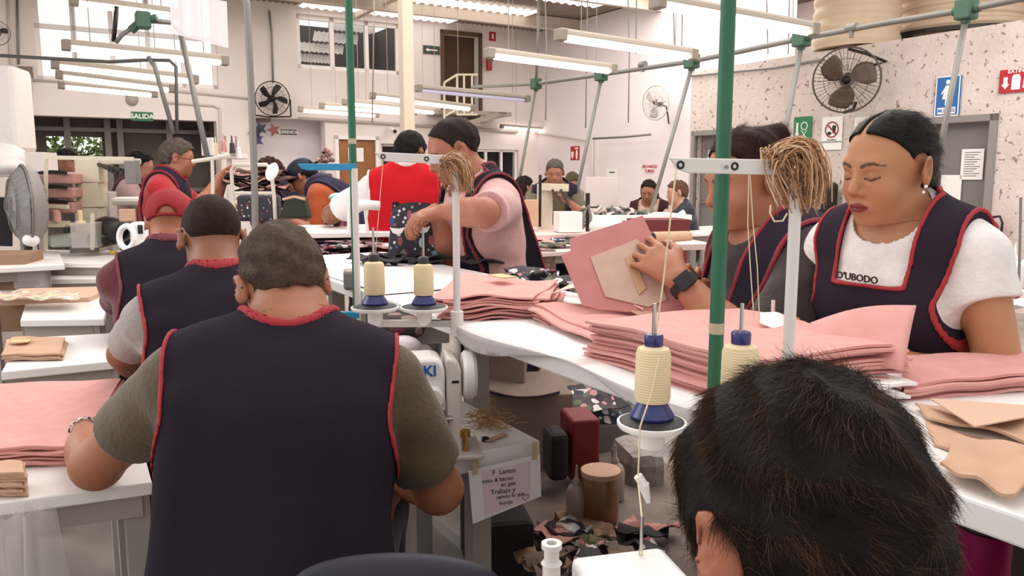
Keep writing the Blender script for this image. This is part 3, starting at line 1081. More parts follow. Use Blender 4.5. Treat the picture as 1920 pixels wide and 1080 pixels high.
# ---------------------------------------------------------------- bodies: blended solids turned into one skin
class Vol:
    def __init__(s, lo, hi, res, fine=None, cap=.07):
        """fine = (z0, z1, res) a band of finer layers"""
        s.cap = cap
        s.ax = [np.arange(lo[i], hi[i] + res, res, dtype=np.float32) for i in range(3)]
        if fine:
            z, zs = lo[2], []
            while z < hi[2] + res:
                zs.append(z)
                z += fine[2] if fine[0] <= z <= fine[1] else res
            s.ax[2] = np.array(zs, dtype=np.float32)
        s.V = np.full([len(a) for a in s.ax], cap, dtype=np.float32)

    def sub(s, lo, hi):
        sl = []
        for i in range(3):
            a, b = np.searchsorted(s.ax[i], [lo[i], hi[i]])
            if b - a < 1:
                return None
            sl.append(slice(int(a), int(b)))
        return tuple(sl)

    def grids(s, sl):
        return (s.ax[0][sl[0]][:, None, None], s.ax[1][sl[1]][None, :, None], s.ax[2][sl[2]][None, None, :])

    def prim(s, p, off=0.0):
        kind = p[0]
        if kind == 'c':
            _, a, b, ra, rb, k, clip, op = p
            m = max(ra, rb) + abs(off) + s.cap
            lo = [min(a[i], b[i]) - m for i in range(3)]
            hi = [max(a[i], b[i]) + m for i in range(3)]
        else:
            _, c, r, R, k, clip, op = p
            ext = [math.sqrt(sum((R[i][j] * r[j]) ** 2 for j in range(3))) for i in range(3)]
            lo = [c[i] - ext[i] - abs(off) - s.cap for i in range(3)]
            hi = [c[i] + ext[i] + abs(off) + s.cap for i in range(3)]
        sl = s.sub(lo, hi)
        if sl is None:
            return
        X, Y, Z = s.grids(sl)
        if kind == 'c':
            bx, by, bz = b[0] - a[0], b[1] - a[1], b[2] - a[2]
            L2 = bx * bx + by * by + bz * bz + 1e-12
            px, py, pz = X - a[0], Y - a[1], Z - a[2]
            dot = px * bx + py * by + pz * bz
            t = np.clip(dot / L2, 0, 1)
            d = np.sqrt(np.maximum(px * px + py * py + pz * pz - 2 * t * dot + t * t * L2, 0)) - (ra + (rb - ra) * t) - off
        else:
            px, py, pz = X - c[0], Y - c[1], Z - c[2]
            q0 = q1 = 0
            for j in range(3):
                u = px * R[0][j] + py * R[1][j] + pz * R[2][j]
                rj = r[j] + off
                q0 = q0 + (u / rj) ** 2
                q1 = q1 + (u / (rj * rj)) ** 2
            q0 = np.sqrt(q0)
            q1 = np.sqrt(q1)
            d = q0 * (q0 - 1) / np.maximum(q1, 1e-6)
        if clip is not None:
            pt, n = clip
            d = np.maximum(d, (X - pt[0]) * n[0] + (Y - pt[1]) * n[1] + (Z - pt[2]) * n[2])
        V = s.V[sl]
        if op == 'sub':
            d = -d
            h = np.maximum(k - np.abs(V - d), 0) / max(k, 1e-6)
            s.V[sl] = np.maximum(V, d) + h * h * k * .25
        else:
            h = np.maximum(k - np.abs(V - d), 0) / max(k, 1e-6)
            s.V[sl] = np.minimum(V, d) - h * h * k * .25

    def mesh(s):
        V = s.V
        ins = V < 0
        nx, ny, nz = V.shape
        if not ins.any():
            return np.zeros((0, 3)), np.zeros((0, 4), int)
        cnt = np.zeros((nx - 1, ny - 1, nz - 1), np.int8)
        for i in (0, 1):
            for j in (0, 1):
                for k in (0, 1):
                    cnt += ins[i:nx - 1 + i, j:ny - 1 + j, k:nz - 1 + k]
        act = (cnt > 0) & (cnt < 8)
        I, J, K = np.nonzero(act)
        idx = np.full(act.shape, -1, np.int32)
        idx[I, J, K] = np.arange(len(I))
        pos = np.zeros((len(I), 3))
        num = np.zeros(len(I))
        corners = [(i, j, k) for i in (0, 1) for j in (0, 1) for k in (0, 1)]
        val = {c: V[I + c[0], J + c[1], K + c[2]] for c in corners}
        co = {c: np.stack([s.ax[0][I + c[0]], s.ax[1][J + c[1]], s.ax[2][K + c[2]]], 1) for c in corners}
        for a in corners:
            for ax in range(3):
                if a[ax] == 0:
                    b = list(a)
                    b[ax] = 1
                    b = tuple(b)
                    va, vb = val[a], val[b]
                    m = (va < 0) != (vb < 0)
                    t = np.where(m, va / np.where(m, va - vb, 1), 0)[:, None]
                    pos += np.where(m[:, None], co[a] + (co[b] - co[a]) * t, 0)
                    num += m
        pos /= num[:, None]
        quads = []
        for ax in range(3):
            sa = [slice(1, -1)] * 3
            sb = [slice(1, -1)] * 3
            sa[ax] = slice(0, -1)
            sb[ax] = slice(1, None)
            A = ins[tuple(sa)]
            Bb = ins[tuple(sb)]
            E = np.nonzero(A != Bb)
            e = [E[0] + 1, E[1] + 1, E[2] + 1]
            e[ax] = E[ax]
            o1, o2 = [(1, 2), (2, 0), (0, 1)][ax]

            def cell(d1, d2):
                q = [e[0].copy(), e[1].copy(), e[2].copy()]
                q[o1] = q[o1] + d1
                q[o2] = q[o2] + d2
                return idx[q[0], q[1], q[2]]
            q = np.stack([cell(-1, -1), cell(0, -1), cell(0, 0), cell(-1, 0)], 1)
            fl = ~A[E]
            q[fl] = q[fl][:, ::-1]
            quads.append(q)
        F = np.concatenate(quads)
        F = F[(F >= 0).all(1)]
        return pos, F


def np_mesh(name, V, F, m, parent=None, color=None, smooth=True, label=None):
    me = bpy.data.meshes.new(name)
    n = F.shape[1]
    me.vertices.add(len(V))
    me.vertices.foreach_set('co', np.asarray(V, np.float32).ravel())
    me.loops.add(F.size)
    me.loops.foreach_set('vertex_index', F.astype(np.int32).ravel())
    me.polygons.add(len(F))
    me.polygons.foreach_set('loop_start', np.arange(0, F.size, n, dtype=np.int32))
    me.polygons.foreach_set('use_smooth', np.full(len(F), smooth))
    me.update()
    if color is not None:
        at = me.color_attributes.new('Col', 'FLOAT_COLOR', 'POINT')
        c = np.ones((len(V), 4), np.float32)
        c[:, :3] = color
        at.data.foreach_set('color', c.ravel())
    me.materials.append(m)
    o = bpy.data.objects.new(name, me)
    COL.objects.link(o)
    if parent is not None:
        o.parent = parent
        WM[o.name] = WM[parent.name]
    if label:
        o['label'] = label
    return o


def loose_parts(V, F, least=1):
    lab = np.arange(len(V))
    while True:
        m = lab[F].min(1)
        new = lab.copy()
        np.minimum.at(new, F.ravel(), np.repeat(m, F.shape[1]))
        new = new[new]
        if (new == lab).all():
            break
        lab = new
    out = []
    for l in np.unique(lab):
        vi = np.nonzero(lab == l)[0]
        if len(vi) < least:
            continue
        mp = np.full(len(V), -1)
        mp[vi] = np.arange(len(vi))
        out.append((V[vi], mp[F[lab[F[:, 0]] == l]]))
    return out


I3 = ((1, 0, 0), (0, 1, 0), (0, 0, 1))


def cap_(a, b, ra, rb=None, k=.02, clip=None, op='add'):
    return ('c', tuple(a), tuple(b), ra, ra if rb is None else rb, k, clip, op)


def ell_(c, r, R=None, k=.02, clip=None, op='add'):
    Rm = I3 if R is None else tuple(tuple(R[i][j] for j in range(3)) for i in range(3))
    return ('e', tuple(c), tuple(r), Rm, k, clip, op)


def ik(S, W, l1, l2, pole):
    d = W - S
    L = d.length
    mx = (l1 + l2) * .995
    if L > mx:
        W = S + d * (mx / L)
        d = W - S
        L = mx
    a = (l1 * l1 - l2 * l2 + L * L) / (2 * L)
    h = math.sqrt(max(l1 * l1 - a * a, 0))
    dn = d.normalized()
    p = pole - dn * pole.dot(dn)
    p.normalize()
    return S + dn * a + p * h, W


def hand_prims(wr, dr, nrm, side, curl=.5, sz=1.0, spread=.12, thumb=.6):
    """wr wrist, dr towards the knuckles, nrm the palm's normal (palm side), side -1 left hand, 1 right"""
    dr = dr.normalized()
    nrm = (nrm - dr * nrm.dot(dr)).normalized()
    lat = dr.cross(nrm) * side            # towards the thumb
    out = []
    curls = curl if isinstance(curl, (list, tuple)) else [curl] * 4
    lens = [(.040, .024, .019), (.044, .028, .02), (.041, .026, .02), (.032, .019, .018)]
    base = wr
    kn = []
    for i in range(4):
        o = (1.5 - i) * .0195 * sz
        b0 = base + lat * (o * .55) + dr * .012 * sz
        k1 = base + lat * o + dr * (.088 - abs(i - 1) * .004) * sz
        kn.append(k1)
        out.append(cap_(b0, k1, .0125 * sz, .0098 * sz, .014 * sz))
    out.append(ell_(base + dr * .045 * sz + nrm * .006 * sz, (.02 * sz, .02 * sz, .02 * sz), k=.02 * sz))
    for i in range(4):
        p = kn[i]
        ang = 0
        ld = (dr + lat * (1.5 - i) * spread).normalized()
        r = (.0088 if i < 3 else .0076) * sz
        for j in range(3):
            ang += curls[i] * (.75 if j == 0 else 1.0)
            v = ld * math.cos(ang) + nrm * math.sin(ang)
            q = p + v * lens[i][j] * sz
            out.append(cap_(p, q, r, r * .88, .004 * sz))
            p = q
            r *= .9
    t0 = base + dr * .022 * sz + lat * .018 * sz
    v1 = (dr * .72 + lat * .75 + nrm * .35 * thumb).normalized()
    t1 = t0 + v1 * .042 * sz
    v2 = (dr * .9 + lat * .25 + nrm * .65 * thumb).normalized()
    t2 = t1 + v2 * .032 * sz
    v3 = (dr * 1 - lat * .1 + nrm * .8 * thumb).normalized()
    t3 = t2 + v3 * .024 * sz
    out += [cap_(t0, t1, .0145 * sz, .0115 * sz, .014 * sz), cap_(t1, t2, .0108 * sz, .0098 * sz, .005 * sz),
            cap_(t2, t3, .0098 * sz, .0082 * sz, .004 * sz)]
    return out


def head_prims(H, hs, fat=1.0, detail=True, nose=1.0):
    """H maps head space (x right, y forward, z up) to body space"""
    R = H.to_3x3()

    def E(c, r, k=.02, op='add', rot=None):
        RR = R if rot is None else R @ rot
        return ell_(H @ (Vector(c) * hs), [q * hs for q in r], RR, k * hs, None, op)

    def C(a, b, ra, rb=None, k=.015, op='add'):
        return cap_(H @ (Vector(a) * hs), H @ (Vector(b) * hs), ra * hs, (ra if rb is None else rb) * hs, k * hs, None, op)
    o = [E((0, -.014, .032), (.076, .096, .084), .02),
         E((0, .026, -.025), (.060 * fat, .062, .082), .035),
         E((0, .03, -.07), (.050 * fat, .048, .038), .03),
         E((0, .068, -.098), (.020, .014, .014), .022)]
    for sx in (-1, 1):
        o.append(E((sx * .036 * fat, .054, -.034), (.024 * fat, .022, .026), .025))
        Rr = Euler((.0, sx * .14, -sx * .5)).to_matrix()
        o.append(E((sx * .086, -.014, -.006), (.0085, .020, .033), .006, rot=Rr))
        if detail:
            o.append(E((sx * .094, -.008, .002), (.006, .011, .018), .004, 'sub', Rr))
            o.append(E((sx * .087, -.004, -.006), (.005, .006, .008), .004, 'add', Rr))
    o.append(C((-.032, .070, .024), (.032, .070, .024), .0125, .0125, .018))
    o.append(C((0, .082, .010), (0, .101 * nose, -.026), .0075, .011, .010))
    for sx in (-1, 1):
        o.append(E((sx * .0115, .0885, -.034), (.0085, .010, .0075), .007))
        if detail:
            o.append(E((sx * .031, .092, .002), (.017, .011, .010), .010, 'sub'))
            o.append(E((sx * .031, .0722, .000), (.0135, .0135, .0125), .003))
    o.append(E((0, .078, -.066), (.026, .014, .014), .014))
    o.append(E((0, .0895, -.0595), (.021, .0065, .0045), .004))
    o.append(E((0, .0885, -.0690), (.0175, .0075, .0055), .004))
    if detail:
        o.append(C((-.024, .096, -.0642), (.024, .096, -.0642), .0014, .0014, .003, 'sub'))
    return o


def skin_colour(pts, H, hs, base, lips=None, brows=None, lashes=False, blush=.0, beard=None):
    c = np.tile(np.array(base, np.float32), (len(pts), 1))
    Hi = np.array(H.inverted())
    q = (pts @ Hi[:3, :3].T + Hi[:3, 3]) / hs
    x, y, z = q[:, 0], q[:, 1], q[:, 2]
    ax = np.abs(x)
    front = y > .045
    if beard is not None:
        m = front & (z < -.045) & (z > -.12) & (ax < .05)
        c[m] = c[m] * .75 + np.array(beard) * .25
    if lips is not None:
        w = np.clip(1.3 - ((ax / .023) ** 2 + ((z + .0642) / .0095) ** 2), 0, 1) * (y > .06)
        w = np.clip(w * 2.2, 0, 1)[:, None]
        c = c * (1 - w) + np.array(lips) * w
        m = (np.abs(z + .0642) < .0013) & (ax < .022) & (y > .06)
        c[m] *= .45
    if brows is not None:
        zc = np.interp(ax, [.012, .026, .040, .052], [.0205, .0265, .0275, .0205])
        th = np.interp(ax, [.010, .014, .04, .054], [.0, .0042, .0030, .0012])
        w = np.clip((th - np.abs(z - zc)) / .0016 + .5, 0, 1) * (y > .04) * (ax > .010) * (ax < .054)
        w = (w * .85)[:, None]
        c = c * (1 - w) + np.array(brows) * w
    if lashes:
        zc = np.interp(ax, [.017, .031, .046], [-.0035, -.0075, -.002])
        w = np.clip((.0021 - np.abs(z - zc)) / .0012 + .5, 0, 1) * (y > .05) * (ax > .016) * (ax < .047)
        w = (w * .9)[:, None]
        c = c * (1 - w) + np.array((.012, .008, .007)) * w
        w = np.clip(1 - ((ax - .031) / .018) ** 2 - ((z - .006) / .011) ** 2, 0, 1) * (y > .05)
        w = (w * .35)[:, None]
        c = c * (1 - w) + c * np.array((.62, .5, .5)) * w
    if blush:
        w = np.exp(-(((ax - .042) / .02) ** 2 + ((z + .03) / .018) ** 2)) * (y > .02)
        w = (w * blush)[:, None]
        c = c * (1 - w) + np.array((.62, .22, .18)) * w
    return c


def wrinkles(V, amp, sc=(22, 20, 26), seed=0.0):
    X, Y, Z = V.ax[0][:, None, None], V.ax[1][None, :, None], V.ax[2][None, None, :]
    n = np.sin(X * sc[0] + 1.7 * np.sin(Z * sc[2] * .6 + seed) + seed) * np.sin(Z * sc[2] + 1.3 * np.sin(Y * sc[1] + X * 9 + seed))
    n = n + .5 * np.sin(Z * sc[2] * 2.1 + X * 31 + seed * 2) * np.sin(Y * sc[1] * 1.7 - X * 17)
    V.V += (amp * n).astype(np.float32)


SKIN = None


def person(label, headat, yaw, S=1.0, lean=.2, bend=.2, side=0.0, head=(0, 0, 0), hs=1.0, wd=1.0, dp=1.0, bust=0.0,
           arms=None, legs='sit', skin='#b07a5c', shirt='#6b5f46', sleeve=.75, vest='#262030', piping='#a02a30',
           vestw=.205, neckf=.084, hair=None, hairc='#1c1412', lips=None, brows=True, lashes=False, blush=0.0, blouse_neck=.0,
           res=.008, hres=None, trousers='#23242c', scoop=None, fat=1.0, group=None, flare=0.0, vest_back=True,
           knee=None, detail=True, neckr=.056, wr=.003, neck_fwd=.0, shoulder_y=0.0, vest_side=None, nose=1.0, shneck=0.0, neck_up=0.0):
    """one person: body > shirt, vest, trousers, hair; local space faces +y"""
    _r = lambda a: Matrix.Rotation(-a, 3, 'X')
    _y = Matrix.Rotation(side, 3, 'Y')
    _h = Matrix.Rotation(head[0], 3, 'Z') @ _r(head[1]) @ Matrix.Rotation(head[2], 3, 'Y')
    hc0 = (_y @ _r(lean)) @ Vector((0, 0, .22 * S)) + (_y @ _r(lean + bend)) @ (Vector((0, .018 + neck_fwd, .335 + neck_up)) * S) + _h @ Vector((0, .012, .075 * hs))
    hip = headat.z - hc0.z
    loc = headat - Matrix.Rotation(yaw, 3, 'Z') @ hc0
    t = thing('person', label, 'person', (loc[0], loc[1], 0), yaw, group)
    inv = WM[t.name].inverted()
    hres = hres or res
    Rx = lambda a: Matrix.Rotation(-a, 3, 'X')
    Ry = lambda a: Matrix.Rotation(a, 3, 'Y')
    R1 = Ry(side) @ Rx(lean)
    R2 = Ry(side) @ Rx(lean + bend)
    p0 = Vector((0, 0, hip))
    p1 = p0 + R1 @ Vector((0, 0, .22 * S))
    p2 = p1 + R2 @ Vector((0, 0, .27 * S))

    def T1(s_, f, h):
        return p0 + R1 @ (Vector((s_, f, h)) * S)

    def T2(s_, f, h):
        return p1 + R2 @ (Vector((s_, f, h)) * S)
    w, d = wd, dp
    torso = [ell_(T1(0, 0, .02), (.168 * w * S, .125 * d * S, .13 * S), R1, .06 * S),
             ell_(T1(0, .01, .16), (.150 * w * S, .118 * d * S, .15 * S), R1, .08 * S),
             ell_(T2(0, 0, .12), (.168 * w * S, .122 * d * S, .17 * S), R2, .08 * S),
             cap_(T2(-.135 * (w * .5 + .5), -.012, .205), T2(.135 * (w * .5 + .5), -.012, .205), .062 * S, None, .06 * S),
             cap_(T2(-.10, -.02, .235), T2(0, -.012, .295), .045 * S, .05 * S, .05 * S),
             cap_(T2(.10, -.02, .235), T2(0, -.012, .295), .045 * S, .05 * S, .05 * S)]
    if bust:
        for sx in (-1, 1):
            torso.append(ell_(T2(sx * .078 * w, .085 * d, .075), (.068 * S * w, .055 * S * bust, .066 * S), R2, .05 * S))
    HR = Matrix.Rotation(head[0], 3, 'Z') @ Rx(head[1]) @ Ry(head[2])
    nb = T2(0, .0, .25)
    nt_ = T2(0, .018 + neck_fwd, .335 + neck_up)
    hc = nt_ + HR @ Vector((0, .012, .075 * hs))
    H = Matrix.Translation(hc) @ HR.to_4x4()
    neck = [cap_(nb, nt_, (neckr + .006) * S, neckr * S, .05 * S), cap_(nt_, hc + HR @ Vector((0, -.02, -.02)), neckr * S, neckr * .98 * S, .03 * S)]
    hp = head_prims(H, hs, fat, detail, nose)
    arm_s, arm_skin, info = [], [], {}
    shirtp = []
    for sd, nm in ((-1, 'L'), (1, 'R')):
        a = (arms or {}).get(nm, {})
        Sj = T2(sd * .178 * (w * .45 + .55), shoulder_y, .195)
        if 'wrist' in a:
            W_ = inv @ Vector(a['wrist'])
        else:
            W_ = Vector(a.get('local', (sd * .22, .3, hip + .25)))
        pole = Vector(a.get('pole', (sd * .6, -.3, -.7)))
        l1, l2 = .285 * S * a.get('len', 1), .25 * S * a.get('len', 1)
        El, W_ = ik(Sj, W_, l1, l2, pole)
        fa = (W_ - El).normalized()
        th = a.get('thick', 1.0)
        up = (El - Sj)
        arm_skin += [cap_(Sj, El, .05 * S * th, .040 * S * th, .03), cap_(El, El + fa * l2 * .45, .040 * S * th, .039 * S * th, .03),
                     cap_(El + fa * l2 * .3, W_, .040 * S * th, .025 * S * (th * .5 + .5), .03)]
        hd = inv.to_3x3() @ Vector(a['hand']) if 'hand' in a else fa
        pn = inv.to_3x3() @ Vector(a['palm']) if 'palm' in a else Vector((0, .2, -1))
        arm_skin += hand_prims(W_, hd, pn, sd, a.get('curl', .5), a.get('hsz', 1.0) * S, thumb=a.get('thumb', .6))
        sl = a.get('sleeve', sleeve)
        u = up.normalized()
        if sl <= 1.0:
            e = Sj + up * sl
            shirtp += [cap_(Sj, Sj + up * (sl + .12), .064 * S * (th * .7 + .3), .062 * S * th, .04, (tuple(e), tuple(u)))]
        else:
            e = El + (W_ - El) * (sl - 1)
            shirtp += [cap_(Sj, El, .062 * S, .053 * S, .04), cap_(El, e + fa * .03, .053 * S, .040 * S, .03, (tuple(e), tuple(fa)))]
        info[nm] = (Sj, El, W_, fa)
    legp = []
    feet = []
    for sd in (-1, 1):
        hj = T1(sd * .09 * w, 0, 0)
        if legs == 'sit':
            kn = hj + Vector((sd * .08, .40 * S, .02)) if knee is None else Vector((hj.x + sd * knee[0], hj.y + knee[1], knee[2]))
            ft = Vector((kn.x, kn.y - .02, .08))
        else:
            kn = Vector((hj.x + sd * .01, hj.y + .02, hip * .52))
            ft = Vector((hj.x + sd * .02, hj.y - .02, .07))
        legp += [cap_(hj, kn, .088 * S * (w * .5 + .5), .062 * S, .05), cap_(kn, ft + Vector((0, 0, .03)), .060 * S, .045 * S, .03)]
        feet += [cap_(ft + Vector((0, -.03, -.03)), ft + Vector((0, .13, -.04)), .042, .035, .03)]
    # body volume
    allp = torso + neck + hp + arm_skin + [cap_(p[1], p[2], p[3] - .012, p[4] - .012, p[5]) for p in legp]
    pts = []
    for p in allp:
        if p[0] == 'c':
            m = max(p[3], p[4]) + .02
            pts += [[q - m for q in p[1]], [q + m for q in p[1]], [q - m for q in p[2]], [q + m for q in p[2]]]
        else:
            m = max(p[2]) + .02
            pts += [[q - m for q in p[1]], [q + m for q in p[1]]]
    pts = np.array(pts)
    lo, hi = pts.min(0), pts.max(0)
    V = Vol(lo, hi, res)
    for p in torso + neck + arm_skin:
        V.prim(p)
    for p in legp:
        V.prim(p, -.012)
    if hres >= res:
        for p in hp:
            V.prim(p)
        pos, F = V.mesh()
    else:
        # a finer grid round the head, sewn to the body inside the neck
        pos, F = V.mesh()
        r_ = .16 * hs
        V2 = Vol([hc[i] - r_ for i in range(3)], [hc[i] + r_ for i in range(3)], hres, cap=.05)
        for p in torso + neck + hp:
            V2.prim(p)
        zc = HR @ Vector((0, 0, 1))
        pc = hc - zc * .118 * hs
        X, Y, Z = V2.ax[0][:, None, None], V2.ax[1][None, :, None], V2.ax[2][None, None, :]
        cut = -((X - nt_[0]) * zc[0] + (Y - nt_[1]) * zc[1] + (Z - (nt_[2] - .03)) * zc[2])
        V2.V = np.maximum(V2.V, cut.astype(np.float32))
        ps2, F2 = V2.mesh()
        F = np.concatenate([F, F2 + len(pos)])
        pos = np.concatenate([pos, ps2])
    base = np.array(hexc(skin))
    cols = skin_colour(pos, H, hs, base, hexc(lips) if lips else base * np.array((.82, .6, .6)),
                       hexc(hairc) if brows else None, lashes, blush)
    global SKIN
    if SKIN is None:
        SKIN = mat('skin', '#b07a5c', rough=.5, attr=True, noise=(.86, .8, .78), nscale=9, bump=.08, bscale=220, sss=.05)
    body = np_mesh('body', pos, F, SKIN, t, cols)
    # shirt
    shc = hexc(shirt)
    cres = max(res * .72, .0045)
    VS = Vol(lo - .03, hi + .03, cres)
    for p in torso:
        VS.prim(p, .012 * S)
    for p in shirtp:
        VS.prim(p)
    wrinkles(VS, wr, seed=len(label) * .7)
    X, Y, Z = VS.ax[0][:, None, None], VS.ax[1][None, :, None], VS.ax[2][None, None, :]
    # crew neck opening
    R2i = np.array(R2.transposed())
    nc = T2(0, .03, .285 - blouse_neck)
    s2 = (X - p1[0]) * R2i[0][0] + (Y - p1[1]) * R2i[0][1] + (Z - p1[2]) * R2i[0][2]
    f2 = (X - p1[0]) * R2i[1][0] + (Y - p1[1]) * R2i[1][1] + (Z - p1[2]) * R2i[1][2]
    h2 = (X - p1[0]) * R2i[2][0] + (Y - p1[1]) * R2i[2][1] + (Z - p1[2]) * R2i[2][2]
    ncut = ((.086 + shneck) * S - np.sqrt(s2 ** 2 + (f2 - .02 * S) ** 2 + ((h2 - (.30 - blouse_neck) * S) * .9) ** 2))
    lowcut = (hip - .06) - Z if legs == 'sit' else (hip - .12) - Z
    VS.V = np.maximum(VS.V, np.maximum(ncut, lowcut).astype(np.float32))
    ps, Fs = VS.mesh()
    cloth = mat('knit_cotton', '#ffffff', rough=.85, attr=True, noise=(.86, .86, .86), nscale=30, bump=.25, bscale=90, sheen=.2)
    np_mesh('shirt', ps, Fs, cloth, t, np.tile(shc, (len(ps), 1)))
    # vest
    if vest:
        VV = Vol(lo - .05, hi + .05, cres)
        off = .024 * S
        for p in torso:
            VV.prim(p, off)
        for sx in (-1, 1):
            VV.prim(cap_(T2(sx * .10, -.005, .215), T2(sx * (vestw / S - .01), -.01, .205), .068 * S, .066 * S, .04), .008)
            bx = (vestw - .05) / S
            VV.prim(cap_(T2(sx * bx, -.075 * d, .13), T1(sx * bx, -.085 * d, -.02), .034 * S, .04 * S, .05), .0)
            VV.prim(cap_(T2(sx * bx, .065 * d, .13), T1(sx * bx, .085 * d, -.02), .03 * S, .034 * S, .05), .0)
            if flare:
                VV.prim(cap_(T2(sx * (bx + .02), -.07 * d, .12), T1(sx * (bx + flare), -.15 * d, .06), .03 * S, .022 * S, .05), .0)
        if legs == 'stand':
            VV.prim(ell_(T1(0, 0, -.10), (.18 * w * S, .13 * d * S, .22 * S), R1, .06), .02)
        wrinkles(VV, wr * .9, sc=(13, 12, 15), seed=len(label) * 1.3)
        X, Y, Z = VV.ax[0][:, None, None], VV.ax[1][None, :, None], VV.ax[2][None, None, :]
        s2 = (X - p1[0]) * R2i[0][0] + (Y - p1[1]) * R2i[0][1] + (Z - p1[2]) * R2i[0][2]
        f2 = (X - p1[0]) * R2i[1][0] + (Y - p1[1]) * R2i[1][1] + (Z - p1[2]) * R2i[1][2]
        h2 = (X - p1[0]) * R2i[2][0] + (Y - p1[1]) * R2i[2][1] + (Z - p1[2]) * R2i[2][2]
        wtop = vestw
        wlim = wtop - (.012 + .018 * np.clip(f2 / (.08 * S) + .5, 0, 1)) * S * np.clip(1 - np.abs(h2 / S - .12) / .12, 0, 1)
        wlim = wlim + np.clip(-(h2 / S - .10), 0, .5) * (.22 + flare) * S * (.4 if vest_side is None else vest_side)
        c1 = np.abs(s2) - wlim
        fb = np.clip(f2 / (.08 * S) + .5, 0, 1)
        # neckline: round at the back, lower in front
        cb = neckf * S - np.sqrt(s2 ** 2 + ((f2 + .0) * .8) ** 2 + (np.maximum((.315 * S - h2), 0) * 1.15) ** 2)
        cut = np.maximum(c1, cb)
        if scoop:
            sw, sh = scoop
            q = np.maximum(np.abs(s2) - sw * S * (1 + .25 * np.clip((h2 / S - sh) * 3, 0, 1)), (sh * S - h2))
            cf = -q
            cf = np.minimum(cf, (f2 + .02 * S))
            cut = np.maximum(cut, cf)
        low = ((hip - .05) - Z) if legs == 'sit' else ((hip - .28) - Z)
        cut = np.maximum(cut, low)
        cut = cut.astype(np.float32)
        vol0 = VV.V.copy()
        VV.V = np.maximum(VV.V, cut)
        pv, Fv = VV.mesh()
        vm = mat('vest_' + vest.strip('#'), vest, rough=.9, bump=.15, bscale=160)
        vm.node_tree.nodes['Principled BSDF'].inputs['Specular IOR Level'].default_value = .2
        vo_ = np_mesh('vest', pv, Fv, vm, t)
        if piping:
            pr = max(.0050 * S, cres * .9)
            VV.V = (np.sqrt(vol0 ** 2 + cut ** 2) - pr).astype(np.float32)
            pv, Fv = VV.mesh()
            for pa, fa_ in loose_parts(pv, Fv, 60):
                np_mesh('piping', pa, fa_, mat('piping_' + piping.strip('#'), piping, rough=.7), vo_)
    # trousers
    VT = Vol(lo - .03, hi + .03, max(res, .011))
    VT.prim(torso[0], .014)
    for p in legp:
        VT.prim(p)
    X, Y, Z = VT.ax[0][:, None, None], VT.ax[1][None, :, None], VT.ax[2][None, None, :]
    VT.V = np.maximum(VT.V, np.broadcast_to((Z - (hip + .04)).astype(np.float32), VT.V.shape))
    pt_, Ft = VT.mesh()
    np_mesh('trousers', pt_, Ft, cloth, t, np.tile(hexc(trousers), (len(pt_), 1)))
    VF = Vol(Vector((lo[0] - .02, lo[1] - .02, .0)), Vector((hi[0] + .02, hi[1] + .2, .2)), .01)
    for p in feet:
        VF.prim(p)
    pf, Ff = VF.mesh()
    for pa, fa_ in loose_parts(pf, Ff, 20):
        np_mesh('shoe', pa, fa_, mat('shoe_rubber', '#1b1b1d', rough=.6), t)
    out = dict(t=t, H=H, hs=hs, inv=inv, info=info, T1=T1, T2=T2, hc=hc, HR=HR, S=S)
    if hair:
        make_hair(out, hair, hairc, max(min(hres, .006), .003))
    return out


